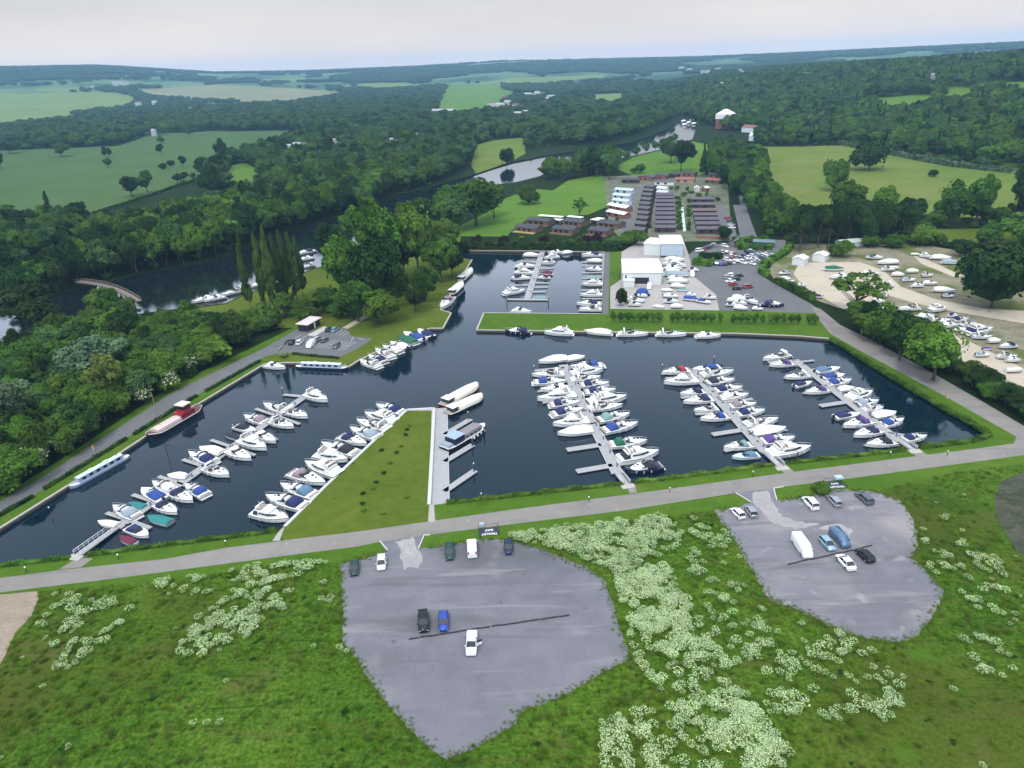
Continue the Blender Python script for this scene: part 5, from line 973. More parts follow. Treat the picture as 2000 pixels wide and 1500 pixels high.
# ---------------------------------------------------------------- pontoons, posts, quay walls
PLANK = mat('pontoon_deck', (.33,.32,.32), .75, var=.12, vscale=1.5); PSIDE = mat('pontoon_edge', (.52,.51,.50), .6); FLOAT = mat('float', (.10,.10,.10), .7); CONC = mat('coping', (.42,.38,.33), .8, var=.15, vscale=1.); PILE = mat('pile', (.05,.045,.04), .8); WHITE = mat('white_cap', (.8,.8,.8), .4)
TIMB = mat('piling_timber', (.10,.075,.055), .85, var=.3, vscale=2)
def W2(p, z=-.4): q = G(p[0], p[1], z)[0]; return Vector((q[0], q[1]))
def deckpiece(mb, a, b, wd, z0=-.62, z1=-.42):
    mb.obox(a, b, wd, z0, z1, 0)
    d = (b-a).normalized(); n = Vector((-d.y, d.x))
    for s in (1,-1): mb.obox(a+n*s*(wd/2+.05), b+n*s*(wd/2+.05), .1, z0-.02, z1+.04, 1)
def pontoon(px, wd, label, fingers, gangway=None, group='pontoons in the marina'):
    a, b = W2(px[0]), W2(px[1]); o = empty('pontoon', ((a.x+b.x)/2, (a.y+b.y)/2, WATER_Z)); off = Vector((o.location.x, o.location.y))
    tag(o, label, 'pontoon', group)
    def loc(mb, name, mats):
        c = mb.build(name, mats, o); c.location = (-off.x, -off.y, -WATER_Z); return c
    m = MB(); deckpiece(m, a, b, wd); loc(m, 'walkway', [PLANK, PSIDE])
    f = MB(); L = (b-a).length; d = (b-a).normalized(); k = int(L/4)
    for i in range(k): f.obox(a+d*(i*L/k+.4), a+d*((i+1)*L/k-.6), wd*.8, -1.1, -.62, 0)
    loc(f, 'floats', [FLOAT])
    for q in fingers:
        p, r = W2(q[0]), W2(q[1]); m = MB(); deckpiece(m, p, r, q[2] if len(q) > 2 else .8); loc(m, 'finger', [PLANK, PSIDE])
    if gangway:
        p, r = W2(gangway[0], 0), W2(gangway[1], -.4); m = MB(); d = (r-p).normalized(); n = Vector((-d.y, d.x))
        c = [p-n*.8, p+n*.8, r+n*.8, r-n*.8]; zz = [.12,.12,-.36,-.36]
        m.add([(v.x,v.y,z) for v, z in zip(c, zz)]+[(v.x,v.y,z-.12) for v, z in zip(c, zz)], [(0,1,2,3),(7,6,5,4),(0,4,5,1),(1,5,6,2),(2,6,7,3),(3,7,4,0)], 0); loc(m, 'gangway', [PLANK])
        for s in (1,-1):
            h = MB(); t0 = p+n*s*.85; t1 = r+n*s*.85; h.tube([(t0.x,t0.y,1.15),(t1.x,t1.y,.65)], .06, 5); h.tube([(t0.x,t0.y,.65),(t1.x,t1.y,.15)], .04, 5)
            for j in range(9):
                e_ = t0+(t1-t0)*j/8; h.tube([(e_.x,e_.y,.1-.48*j/8),(e_.x,e_.y,1.15-.5*j/8)], .04, 4)
            loc(h, 'handrail', [WHITE])
        pad = MB(); pad.obox(p-d*1.6, p+d*.1, 3., .0, .14, 0); loc(pad, 'gangway_base', [CONC])
    return o
def lerp(a, b, t): return (a[0]+(b[0]-a[0])*t, a[1]+(b[1]-a[1])*t)
def autofing(A, B, ts, dl, dr, wd=.7):
    r = []
    for t, side in ts:
        p = lerp(A, B, t); d = dl if side < 0 else dr; r.append((p, (p[0]+d[0]*(1.0), p[1]+d[1]), wd))
    return r
A, B = (228,1030), (592,776)
pontoon((A, B), 2.2, 'long pontoon on the lane side of the marina, with its gangway at the shore', autofing(A, B, [(t, s) for t in (.06,.2,.34,.47,.62,.74,.86) for s in (-1,1)], (-42,-14), (44,16))+[((596,774),(553,770),.9)], ((152,1085),(226,1031)))
A, B = (1206,924), (1100,712)
pontoon((A, B), 2.6, 'long pontoon in the middle of the marina, reaching the big sheeted boats', [((1196,908),(1126,920),1.5),((1174,868),(1107,878),1.5),((1192,872),(1250,868),.8),((1207,907),(1275,896),.8),((1150,828),(1220,816),.8),((1160,838),(1090,848),.7),((1146,801),(1080,812),.7),((1130,775),(1060,786),.7),((1118,755),(1050,764),.7),((1102,718),(1042,724),1.2),((1128,754),(1190,752),.8),((1112,727),(1178,722),.8)], ((1224,947),(1207,925)))
A, B = (1496,884), (1348,720)
pontoon((A, B), 2.2, 'pontoon with the purple canopied cruiser on its right side', [((1449,839),(1391,848),1.4),((1478,862),(1552,852),.8),((1462,848),(1536,838),.7),((1450,830),(1515,822),.7),((1430,808),(1490,802),.7),((1410,786),(1470,778),.7),((1390,765),(1450,760),.7),((1372,748),(1434,742),.7),((1420,806),(1358,808),.7),((1390,770),(1330,776),.7),((1365,738),(1300,738),.7),((1474,868),(1415,880),.8),((1352,722),(1292,730),.8)], ((1525,912),(1497,885)))
A, B = (1758,862), (1552,702)
pontoon((A, B), 2.2, 'pontoon nearest the east road, with bright blue canopies', [((1649,785),(1602,792),1.4),((1563,706),(1590,703),.5),((1735,845),(1785,852),.7),((1700,815),(1750,812),.7),((1675,795),(1720,791),.7),((1645,770),(1700,768),.7),((1610,742),(1655,740),.7),((1590,728),(1640,727),.7),((1700,822),(1648,834),.7),((1738,852),(1690,870),.7),((1615,752),(1570,768),.7),((1576,724),(1532,738),.7),((1555,703),(1500,707),.7)], ((1784,879),(1760,863)))
a_ = W2((859,797)); b_ = W2((859,988))
pontoon(((859,990),(859,797)), 4.2, 'wide pale pontoon beside the triangular lawn, where the houseboats lie', [((868,848),(919,818),1.4),((868,901),(923,868),1.4),((868,959),(928,918),1.4)])
pontoon(((1030,583),(1060,489)), 2.4, 'pinkish pontoon in the middle of the north basin', [((990,584),(1071,585),1.2),((1035,570),(1066,569),.7),((1038,561),(1070,560),.7),((1042,552),(1072,552),.7),((1040,556),(995,557),.7),((1048,543),(1002,546),.7),((1052,524),(1082,523),.7),((1056,512),(1018,509),.7),((1058,500),(1022,496),.8),((1058,515),(1082,515),.7)])
pontoon(((1179,612),(1180,493)), 1.2, 'narrow pontoon along the quay on the right of the north basin', [((1177,y),(1136,y),.6) for y in (500,511,518,532,543,548,566,583,597)]+[((1177,607),(1130,606),.8)])
def post(px, label, h=2.6, cap=True, z=WATER_Z, group='mooring posts', name='mooring_post'):
    p = W2(px, z); o = empty(name, (p.x,p.y,z)); m = MB(); m.tube([(0,0,-.6),(0,0,h)], .16, 8); m.build('pile', [PILE], o)
    if cap: c = MB(); c.tube([(0,0,h),(0,0,h+.15),(0,0,h+.45)], .2, 8, 0, .03); c.build('cap', [WHITE], o)
    tag(o, label, 'post', group)
for px, lb in (((915,822),'white capped post at the end of the upper houseboat finger'),((923,874),'white capped post at the end of the middle houseboat finger'),((926,924),'white capped post at the end of the lowest houseboat finger'),((946,850),'white capped post beyond the grey houseboat'),((941,984),'white capped post near the shore by the houseboat pontoon'),
 ((553,774),'post at the outer end of the lane side pontoon'),((1043,730),'post beside the big sheeted boats'),((1293,728),'post beside the red canopied cruiser'),((1394,712),'post at the outer end of the purple canopy pontoon'),((990,592),'post at the left of the north basin crosspiece'),((1071,592),'post at the right of the north basin crosspiece'),((1556,900),'post in front of the large white cruiser by the shore')):
    post(px, lb)
# coping and piling round the marina
def quay(line, label, wd=.55, mat_=None):
    P = [Vector((q[0], q[1])) for q in G([p[0] for p in line], [p[1] for p in line])]; o = empty('quay_wall', (P[0].x, P[0].y, 0)); tag(o, label, 'quay wall', 'edges of the marina')
    m = MB(); w_ = MB()
    for a, b in zip(P, P[1:]): m.obox(a-P[0], b-P[0], wd, -.2, .09, 0); w_.obox(a-P[0], b-P[0], wd*.5, -1.6, -.2, 0)
    m.build('coping', [mat_ or CONC], o); w_.build('piling', [TIMB], o)
quay([(-180,1140),(0,1031),(133,948),(210,900),(287,850),(400,781),(516,711)], 'long straight quay edge beside the lane')
quay([(516,711),(557,708),(587,708),(655,712),(681,716),(700,704),(770,670),(840,641)], 'angled quay edge below the small car park')
quay([(840,641),(865,641),(881,611),(860,605)], 'corner of quay where the channel meets the marina')
quay([(860,605),(878,578),(897,548),(922,507)], 'channel bank edge where the white roofed boats lie')
quay([(900,484),(920,489),(1050,490),(1181,492)], 'quay edge in front of the dark hedge')
quay([(1175,613),(945,611),(931,644),(1180,648),(1440,651),(1560,656),(1619,661)], 'timber edged quay of the grass spit')
quay([(556,1028),(640,945),(720,870),(795,800),(848,797),(838,985)], 'pale edging round the triangular lawn', .8, PSIDE)
# kerbs
def kerb(line, label):
    P = [Vector((q[0], q[1])) for q in G([p[0] for p in line], [p[1] for p in line])]; m = MB()
    for a, b in zip(P, P[1:]): m.obox(a, b, .22, -.1, .14, 0)
    tag(m.build('kerb', [PSIDE]), label, 'kerb')
kerb([(742,1057),(757,1075)], 'short white kerb left of the big car park entrance'); kerb([(840,1045),(828,1046),(817,1073)], 'white kerb right of the big car park entrance')
kerb([(1437,963),(1467,981)], 'short white kerb left of the second car park entrance'); kerb([(1530,951),(1511,954),(1517,977)], 'white kerb right of the second car park entrance')
# sleepers laid across the front car parks
SLP = mat('old_timber', (.03,.025,.03), .9, var=.3, vscale=3)
def logs(a, b, n, label, gap=.3):
    A = W2(a, 0); B = W2(b, 0); d = (B-A)/n
    for i in range(n):
        m = MB(); j = Vector((random.uniform(-.1,.1), random.uniform(-.12,.12))); L = d.length; u = d.normalized(); ctr = A+d*(i+.5)+j; q = MB(); q.box(-L/2+gap*random.uniform(0,.5),L/2,-.12,.12,0,.16,0,.02,.02)
        o = q.build('timber_sleeper', [SLP]); o.location = (ctr.x, ctr.y, .01); o.rotation_euler = (0,0,math.atan2(u.y, u.x)+random.uniform(-.02,.02)); tag(o, label, 'sleeper', label)
logs((798,1249),(1112,1201), 16, 'dark timber sleeper in the line across the big car park')
logs((1538,1103),(1704,1066), 8, 'dark timber sleeper in the line across the second car park')

# ---------------------------------------------------------------- cars
TYRE = mat('tyre', (.015,.015,.015), .8); RIM = mat('wheel_rim', (.4,.4,.4), .35, .6); LAMP = mat('lamp_glass', (.6,.6,.58), .15); TAIL = mat('tail_lamp', (.3,.01,.01), .2)
def paint(n, c, metal=.3): return mat('paint_'+n, c, .25, metal)
CP = {'white':paint('white',(.78,.78,.78),0),'silver':paint('silver',(.42,.44,.46),.6),'grey':paint('grey',(.13,.14,.16),.4),'black':paint('black',(.012,.013,.018),.2),'navy':paint('navy',(.02,.03,.08)),'blue':paint('blue',(.03,.07,.34),.2),'ltblue':paint('light_blue',(.30,.45,.55)),'red':paint('red',(.30,.03,.03),.1),'green':paint('green',(.02,.05,.05),.2),'steelblue':paint('steel_blue',(.10,.17,.27)),'orange':paint('orange',(.35,.10,.03),.1)}
def carproto(name, L, wd, H, prof, gl, hood, pickup=False):
    """prof: lower body side profile (x,z); gl: glasshouse outline x positions bottom/top"""
    o = empty(name, (0,0,0)); hw = wd/2; b = MB()
    def sec(x, z, f): return [(x,-hw*f,.28),(x,-hw*f,z*.62),(x,-hw*f*.93,z),(x,0,z+.03),(x,hw*f*.93,z),(x,hw*f,z*.62),(x,hw*f,.28)]
    b.loft([sec(x, z, f) for x, z, f in prof], 0, closed=False, smooth=True); b.build('body', [CP['white']], o)
    (x0, x1, x2, x3, zb, zt) = gl      # rear bottom, rear top, front top, front bottom
    g = MB(); g.loft([[(x0,-hw*.9,zb),(x3,-hw*.9,zb),(x3,hw*.9,zb),(x0,hw*.9,zb)],[(x1,-hw*.76,zt),(x2,-hw*.76,zt),(x2,hw*.76,zt),(x1,hw*.76,zt)]], 0, smooth=False); g.build('windows', [GLS], o)
    r = MB(); r.box(x1-.03,x2+.03,-hw*.78,hw*.78,zt-.02,zt+.05,0,.06,.06)
    for xa, xb in ((x0,x1),(x3,x2)):
        for s in (1,-1): r.tube([(xa,s*hw*.9,zb),(xb,s*hw*.77,zt)], .045, 4)
    for s in (1,-1): xm = (x1+x2)/2; r.tube([(xm,s*hw*.91,zb),(xm,s*hw*.78,zt)], .04, 4)
    r.build('car_roof', [CP['white']], o)
    for x in (-L*.31, L*.31):
        for s in (1,-1):
            w_ = MB(); w_.tube([(x,s*(hw-.2),.32),(x,s*(hw+.01),.32)], .33, 12, 0); wo = w_.build('wheel', [TYRE], o); q = MB(); q.tube([(x,s*(hw-.02),.32),(x,s*(hw+.03),.32)], .2, 8, 0); q.build('rim', [RIM], wo)
    for s in (1,-1):
        h = MB(); zf = prof[-2][1]; h.box(L/2-.22,L/2-.02,s*hw*.66-.2,s*hw*.66+.2,zf*.62,zf*.88,0,.03,.03); h.build('headlight', [LAMP], o)
        t = MB(); zr = prof[1][1]; t.box(-L/2+.0,-L/2+.15,s*hw*.75-.14,s*hw*.75+.14,zr*.6,zr*.92,0,.02,.02); t.build('tail_light', [TAIL], o)
        mm = MB(); mm.box(x3-.35,x3-.15,s*hw*1.08-.09,s*hw*1.08+.09,zb-.02,zb+.14,0,.02,.02); mm.build('wing_mirror', [CP['white']], o)
    if pickup:
        k = MB(); k.box(-L/2+.15,-.55,-hw*.82,hw*.82,zb-.01,zb+.06,0,.05,.05); k.build('load_cover', [CP['white']], o)
    return reg(o)
HB = lambda L, z: [(-L/2,.75,.86),(-L/2+.12,z*.98,.95),(-L/2+.8,z,1.),(0,z,1.),(L/2-1.5,z*.98,1.),(L/2-.5,z*.86,.96),(L/2-.1,z*.72,.88),(L/2,.5,.8)]
CARK = {'hatch':lambda: carproto('parked_car',4.1,1.78,1.48,HB(4.1,.92),(-1.95,-1.5,.35,1.15,.90,1.46),1),'estate':lambda: carproto('parked_estate_car',4.75,1.84,1.5,HB(4.75,.95),(-2.3,-1.95,.35,1.2,.93,1.5),1),
 'suv':lambda: carproto('parked_suv',4.7,1.9,1.72,HB(4.7,1.08),(-2.25,-1.95,.5,1.3,1.06,1.72),1),'saloon':lambda: carproto('parked_car',4.6,1.82,1.42,HB(4.6,.92),(-1.75,-1.0,.35,1.3,.90,1.42),1),
 'van':lambda: carproto('parked_van',5.3,1.98,2.1,[(-2.65,.9,.9),(-2.6,1.85,.93),(-2.4,2.0,.95),(0,2.0,.95),(1.2,1.95,.95),(1.75,1.3,.97),(2.4,1.12,.95),(2.6,.8,.88),(2.65,.5,.8)],(1.0,1.05,1.12,1.8,1.25,2.0),1),
 'minibus':lambda: carproto('parked_van',6.2,2.05,2.4,[(-3.1,.9,.9),(-3.05,2.1,.93),(-2.8,2.3,.95),(0,2.3,.95),(1.6,2.25,.95),(2.2,1.5,.97),(2.85,1.2,.95),(3.05,.8,.88),(3.1,.5,.8)],(1.4,1.45,1.5,2.25,1.45,2.28),1),
 'pickup':lambda: carproto('pickup_truck',5.3,1.9,1.75,HB(5.3,1.05),(-.55,-.35,.75,1.45,1.03,1.7),1,True)}
CPROTO = {}; CFREE = {}
CLEN = {'hatch':4.1,'estate':4.75,'suv':4.7,'saloon':4.6,'van':5.3,'minibus':6.2,'pickup':5.3}
def car(kind, c, head, col, label, group=None, scale=1.):
    """c = ground pixel of the centre, head = a pixel further along the way it faces"""
    if kind not in CPROTO: CPROTO[kind] = CARK[kind](); CFREE[kind] = 1
    o = CPROTO[kind] if CFREE.pop(kind, 0) else copy_tree(CPROTO[kind])
    p = W2(c, .6); q = W2(head, .6); o.location = (p.x, p.y, .0); o.rotation_euler = (0,0,math.atan2(q.y-p.y, q.x-p.x)); o.scale = (scale,)*3
    tag(o, label, 'van' if kind in ('van','minibus') else ('pickup truck' if kind == 'pickup' else 'car'), group)
    for ch in CH[o.name]:
        if ch.name.split('.')[0] in ('body','car_roof','wing_mirror','load_cover'): ch.material_slots[0].link = 'OBJECT'; ch.material_slots[0].material = CP[col]
    return o
g1_ = 'cars in the big car park'; g2_ = 'cars in the second car park'
car('hatch',(692,1109),(691,1125),'green','dark green car at the top corner of the big car park',g1_); car('hatch',(745,1098),(744,1115),'white','white car just left of the big car park entrance',g1_)
car('estate',(878,1077),(879,1095),'green','dark car right of the big car park entrance',g1_); car('van',(922,1071),(921,1050),'white','white van beside the trolley bay sign',g1_); car('hatch',(993,1068),(994,1085),'navy','dark blue car at the top right of the big car park',g1_)
car('suv',(827,1214),(828,1235),'black','black car with roof glass left of the blue car',g1_); car('saloon',(866,1212),(866,1232),'blue','bright blue car above the sleeper line',g1_)
pk = car('pickup',(921,1255),(920,1275),'white','white pickup truck with its door open below the sleeper line',g1_,.98)
dm = MB(); dm.obox((.55,.97),(.15,1.8),.08,.45,1.05,0); dm.obox((.55,.97),(.15,1.8),.05,1.05,1.5,1); dm.build('open_door', [CP['white'],GLS], pk)
car('hatch',(1441,1001),(1430,990),'white','small white car at the left corner of the second car park',g2_,.95); car('hatch',(1467,998),(1459,985),'silver','silver car left of the second car park entrance',g2_)
car('suv',(1583,982),(1570,968),'white','white estate car parked by the small bush',g2_); car('estate',(1629,977),(1617,964),'silver','silver car next to the white estate by the verge',g2_,.94); car('estate',(1688,972),(1675,961),'grey','dark grey car alone by the verge of the second car park',g2_)
car('minibus',(1566,1068),(1580,1088),'white','long white van above the second sleeper line',g2_); car('hatch',(1616,1061),(1627,1073),'ltblue','light blue car between the two vans',g2_,.98); car('van',(1640,1052),(1653,1066),'steelblue','dark blue van above the second sleeper line',g2_)
car('saloon',(1652,1097),(1641,1085),'white','white car below the second sleeper line',g2_,1.02); car('hatch',(1689,1084),(1678,1074),'black','black car below the second sleeper line',g2_,1.02)
# small car park by the lane
for (c, h, k, col, lb) in (((570,668),(575,662),'hatch','navy','navy car at the left end of the small car park'),((585,668),(592,662),'hatch','white','white car beside the navy one in the small car park'),((607,673),(600,680),'van','white','white van in the middle of the small car park'),((620,662),(628,657),'estate','silver','silver car behind the white van in the small car park'),
 ((634,664),(642,658),'hatch','grey','grey car right of the silver one in the small car park'),((643,643),(650,638),'hatch','green','dark car by the shelter in the small car park'),((654,643),(661,638),'hatch','ltblue','pale blue car by the shelter in the small car park'),((657,675),(650,681),'hatch','grey','dark car alone in the marked bays of the small car park')):
    car(k, c, h, col, lb, 'cars in the small car park')
rows_ = [([(1366,489),(1372,487),(1378,485),(1384,483),(1390,481),(1396,479)],(8,-1),'by the grass behind the white workshop',['white','red','black','green','grey','silver']),
 ([(1440,481),(1458,484),(1489,485),(1466,490),(1474,493),(1480,497),(1486,496),(1492,499)],(7,2),'below the bin store hedge',['red','white','silver','white','silver','silver','grey','white']),
 ([(1411,492),(1419,491),(1428,495),(1435,494)],(0,-5),'in the middle of the boatyard car park',['silver','grey','white','red']),
 ([(1400,514),(1408,515),(1417,515),(1426,513),(1434,511),(1441,509)],(1,-5),'right of the clipped car park hedges',['navy','blue','black','black','white','green']),
 ([(1451,512),(1461,510),(1469,514),(1478,508),(1484,512),(1491,505),(1499,502),(1488,503)],(6,2),'in the packed row by the yard entrance',['white','silver','white','white','silver','grey','white','silver']),
 ([(1422,541),(1427,548),(1433,555),(1440,563)],(8,-1),'on the left of the double row by the east road',['silver','white','red','black']),
 ([(1444,538),(1438,545),(1461,560),(1430,537)],(8,-1),'on the right of the double row by the east road',['green','black','red','white']),
 ([(1428,438),(1430,444),(1426,432),(1422,426)],(8,0),'on the lodge lane below the avenue',['silver','white','black','red']),]
for pts_, dh, where, cols in rows_:
    for i, (c, col) in enumerate(zip(pts_, cols)):
        car(['hatch','estate','hatch','suv','saloon'][(i*3+len(where)) % 5], c, (c[0]+dh[0], c[1]+dh[1]), col, {'ltblue':'light blue'}.get(col, col)+' car, '+ORD[i]+' '+where, 'cars at the boatyard')
for i, (x, y) in enumerate([(1448,470),(1455,468),(1462,493),(1470,500),(1476,505),(1483,500),(1490,492),(1497,496),(1505,494),(1455,500),(1462,503),(1447,505),(1438,503),(1430,505),(1421,507),(1470,492),(1440,475),(1416,480),(1424,478),(1506,500)]):
    car(['hatch','saloon','estate'][i % 3], (x,y), (x+7,y+2), ['white','silver','navy','white','grey','silver','red'][i % 7], ['white','silver','navy','white','grey','silver','red'][i % 7]+' car parked between the bin store hedge and the yard entrance', 'cars packed by the yard entrance')
for i, (x, y) in enumerate([(1328,y) for y in range(392,456,8)]+[(1345,y) for y in range(396,458,9)]+[(1322,y) for y in range(388,450,12)]+[(1268,y) for y in range(380,458,13)]+[(1350,378),(1342,372),(1322,372),(1310,370),(1364,385),(1380,384),(1392,388),(1402,392),(1336,384),(1140,462),(1128,452),(1060,465),(1020,466),(1090,468),(1130,470),(1190,455),(1195,440),(1205,433)]):
    lone('bush' if i % 3 else 'bbush', x, y, 8+i % 4*2, 6+i % 3*2, 'small green shrub in the gardens between the lodges', 'shrubs in the lodge gardens')
car('hatch',(1232,455),(1240,457),'white','white car at the foot of the lodge lane')
car('van',(1268,560),(1267,566),'white','white van in front of the workshop shelter'); car('van',(1352,536),(1353,545),'white','white van beside the covered boats in the boatyard')

# ---------------------------------------------------------------- buildings
ROOFW = mat('white_sheet_roof', (.72,.72,.71), .45, var=.07, vscale=.25); WALLW = mat('pale_cladding', (.45,.53,.60), .5, var=.06, vscale=.5); WALLG = mat('white_cladding', (.66,.69,.68), .5)
def frame(px, px2):
    """origin at pixel px, x axis towards px2, on the ground"""
    p = W2(px, 0); q = W2(px2, 0); return p, math.atan2(q.y-p.y, q.x-p.x), (q-p).length
def shed(name, a, b, depth, h, rise, label, cat='building', wallm=None, roofm=None, door=None, extra=None, over=.3, ridge_along=True, z=None):
    p, ang, L = frame(a, b); o = empty(name, (p.x,p.y,float(terr(p.x,p.y)) if z is None else z), ang); tag(o, label, cat)
    w_ = MB(); w_.box(0,L,0,depth,0,h,0)
    if ridge_along: w_.add([(0,0,h),(0,depth,h),(0,depth/2,h+rise)], [(0,1,2)]); w_.add([(L,0,h),(L,depth,h),(L,depth/2,h+rise)], [(0,2,1)])
    else: w_.add([(0,0,h),(L,0,h),(L/2,0,h+rise)], [(0,1,2)]); w_.add([(0,depth,h),(L,depth,h),(L/2,depth,h+rise)], [(0,2,1)])
    w_.build('wall', [wallm or WALLG], o); r = MB(); t = .12; k = rise/(depth/2 if ridge_along else L/2)
    if ridge_along:
        for y0, y1, z0, z1 in ((-over,depth/2,h-over*k,h+rise),(depth+over,depth/2,h-over*k,h+rise)):
            r.add([(-over,y0,z0+.02),(L+over,y0,z0+.02),(L+over,y1,z1+.02),(-over,y1,z1+.02),(-over,y0,z0+t+.02),(L+over,y0,z0+t+.02),(L+over,y1,z1+t+.02),(-over,y1,z1+t+.02)], [(0,1,2,3),(4,5,6,7),(0,1,5,4),(1,2,6,5),(3,0,4,7)])
    else:
        for x0, x1, z0, z1 in ((-over,L/2,h-over*k,h+rise),(L+over,L/2,h-over*k,h+rise)):
            r.add([(x0,-over,z0+.02),(x0,depth+over,z0+.02),(x1,depth+over,z1+.02),(x1,-over,z1+.02),(x0,-over,z0+t+.02),(x0,depth+over,z0+t+.02),(x1,depth+over,z1+t+.02),(x1,-over,z1+t+.02)], [(0,1,2,3),(4,5,6,7),(0,1,5,4),(1,2,6,5),(3,0,4,7)])
    r.build('roof', [roofm or ROOFW], o)
    for (x0, x1, z0, z1, nm, mm) in (door or []):
        d = MB(); d.box(x0*L,x1*L,-.08,.0,z0,z1,0); d.build(nm, [mm], o)
    return o, L
DARK = mat('dark_opening', (.02,.02,.03), .5); BLUEM = mat('blue_steel', (.03,.12,.42), .4)
ws, L = shed('workshop', (1216,557), (1291,557), 24, 5.4, .6, 'big white roofed workshop with a dark shopfront beside the north basin', door=[(.22,.68,.6,3.4,'shopfront',DARK),(.06,.10,.5,4.4,'side_door',DARK)])
cv_ = bpy.data.curves.new('workshop_sign', 'FONT'); cv_.body = 'MARINE'; cv_.size = 1.4; cv_.align_x = 'CENTER'; 
so_ = bpy.data.objects.new('sign_tmp', cv_); COL.objects.link(so_); bpy.context.view_layer.update(); sm_ = bpy.data.meshes.new_from_object(so_); bpy.data.objects.remove(so_); sm_.materials.clear(); sm_.materials.append(mat('sign_grey', (.5,.5,.55), .5))
sgo = link('shop_sign', sm_, ws); sgo.location = (L*.45,-.11,1.6); sgo.rotation_euler = (R(90),0,0)
sgo.hide_render = True; bpy.data.objects.remove(sgo)
for i in range(3): v = MB(); v.box(L*(.2+.25*i),L*(.2+.25*i)+1.2,8+i*2,9+i*2,5.5,6.4,0,.1,.1); v.build('roof_vent', [CV['cream']], ws)
an = MB(); an.box(L*.02,L*.3,-3.5,-.1,0,3.0,0); an.box(L*.0,L*.31,-3.7,-.05,3.0,3.15,0,.05,.05); an.build('porch', [WALLG], ws)
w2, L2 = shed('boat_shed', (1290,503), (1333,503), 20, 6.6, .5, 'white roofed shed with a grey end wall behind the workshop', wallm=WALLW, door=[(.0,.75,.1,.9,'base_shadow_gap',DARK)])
for i in range(3): v = MB(); v.box(L2*(.45),L2*(.45)+1.2,4+i*5,5+i*5,6.8,7.5,0,.1,.1); v.build('roof_vent', [CV['cream']], w2)
lt, L3 = shed('boat_shed', (1257,498), (1289,500), 14, 5.6, .5, 'lower white lean-to joining the workshop and the shed')
cn, L4 = shed('canvas_shelter', (1272,552), (1294,552), 18, 4.2, 1.6, 'pale green white canvas shelter at the side of the workshop', wallm=mat('pvc', (.58,.68,.66), .5), roofm=mat('pvc_roof', (.66,.74,.72), .45), ridge_along=False)
# blue covered boat hoist
p = W2((1254,578), 0); o = empty('boat_hoist', (p.x,p.y,0), .1); tag(o, 'blue wrapped machinery dome in front of the workshop', 'machinery')
m = MB(); m.loft([[(math.cos(a)*r, math.sin(a)*r*1.0, z) for a in np.linspace(0, 2*math.pi, 12, endpoint=False)] for r, z in ((2.6,.0),(2.7,1.2),(2.4,2.2),(1.7,2.9),(.6,3.3))], 0); m.build('cover', [CV['blue']], o)
m = MB(); [m.box(x-.5,x+.5,y-.25,y+.25,0,1.0,0) for x in (-2.5,2.5) for y in (-1,1)]; m.build('wheels', [TYRE], o)
# car park shelter with a flat pale roof
p, ang, L = frame((601,648), (626,634)); o = empty('reception_shelter', (p.x,p.y,0), ang); tag(o, 'small dark building with a flat pale roof by the lane car park', 'building')
m = MB(); m.box(0,L,0,4,0,2.7,0); m.build('wall', [DARK], o); m = MB(); m.box(-.6,L+.6,-.8,4.6,2.7,2.95,0,.05,.05); m.build('roof', [mat('pink_roof', (.62,.53,.52), .6)], o); m = MB(); m.box(L*.5,L*.58,-.3,-.02,0,2.7,0); m.build('pillar', [WHITE], o)
p, ang, L = frame((600,655), (632,638)); pd = MB(); pd.box(0,L,-3.5,0,0,.12,0); k = pd.build('paved_terrace', [mat('terrace', (.45,.43,.36), .8, var=.3, vscale=2)]); k.location = (p.x,p.y,.0); k.rotation_euler = (0,0,ang); tag(k, 'pale terrace in front of the small lane building', 'terrace')
# painted bays in the small car park
LINE = mat('bay_paint', (.62,.60,.58), .6)
def bays(lines, label, wd=.14):
    m = MB()
    for a, b in lines:
        A_ = W2(a, 0); B_ = W2(b, 0); d = (B_-A_).normalized(); n = Vector((-d.y, d.x))*wd/2; m.add([(v.x,v.y,.008) for v in (A_-n,B_-n,B_+n,A_+n)], [(0,1,2,3)])
    o = m.build('road_marking', [LINE]); tag(o, kind='structure')
bl = [((623,670),(682,676))]
for i in range(9):
    t = i/8; c0 = (626+56*t, 670.5+5.5*t); bl += [(c0,(c0[0]-14,c0[1]+8)),(c0,(c0[0]+14,c0[1]-8))]
for i in range(4): bl.append(((648+i*7,650+i*2),(662+i*7,642+i*2)))
bl += [((576,660),(588,654)),((582,664),(598,656)),((541,682),(556,674)),((686,666),(690,658)),((700,661),(712,664))]
bays(bl, 'bay')
# lodges -------------------------------------------------------
RD = mat('dark_felt_roof', (.045,.045,.06), .7, var=.18, vscale=.5); RV = mat('mauve_grey_roof', (.095,.08,.095), .7, var=.12, vscale=.5); RB = mat('brown_roof', (.14,.08,.075), .7, var=.15, vscale=.5); WD = mat('stained_timber', (.16,.095,.06), .7, var=.2, vscale=1.5); BRK = mat('red_brick', (.24,.10,.075), .8, var=.2, vscale=2); DW = mat('dark_timber', (.05,.035,.04), .7)
def lodge(a, b, depth, label, roofm, wallm, h=2.7, rise=1.0, deck=None, group='lodges beyond the north basin', along=True, name='lodge', win=3):
    o, L = shed(name, a, b, depth, h, rise, label, 'lodge', wallm, roofm, ridge_along=along, over=.4); o['group'] = group
    for i in range(win):
        w_ = MB(); x = L*(.12+i*.76/win); w_.box(x,x+L*.14,-.06,0,.8,2.1,0); w_.build('window', [GLS], o)
    if deck: d = MB(); d.box(-.2,L+.2,-3,-.1,0,.5,0); d.build('deck', [deck], o)
    return o
OCH = mat('ochre_deck', (.38,.28,.12), .7)
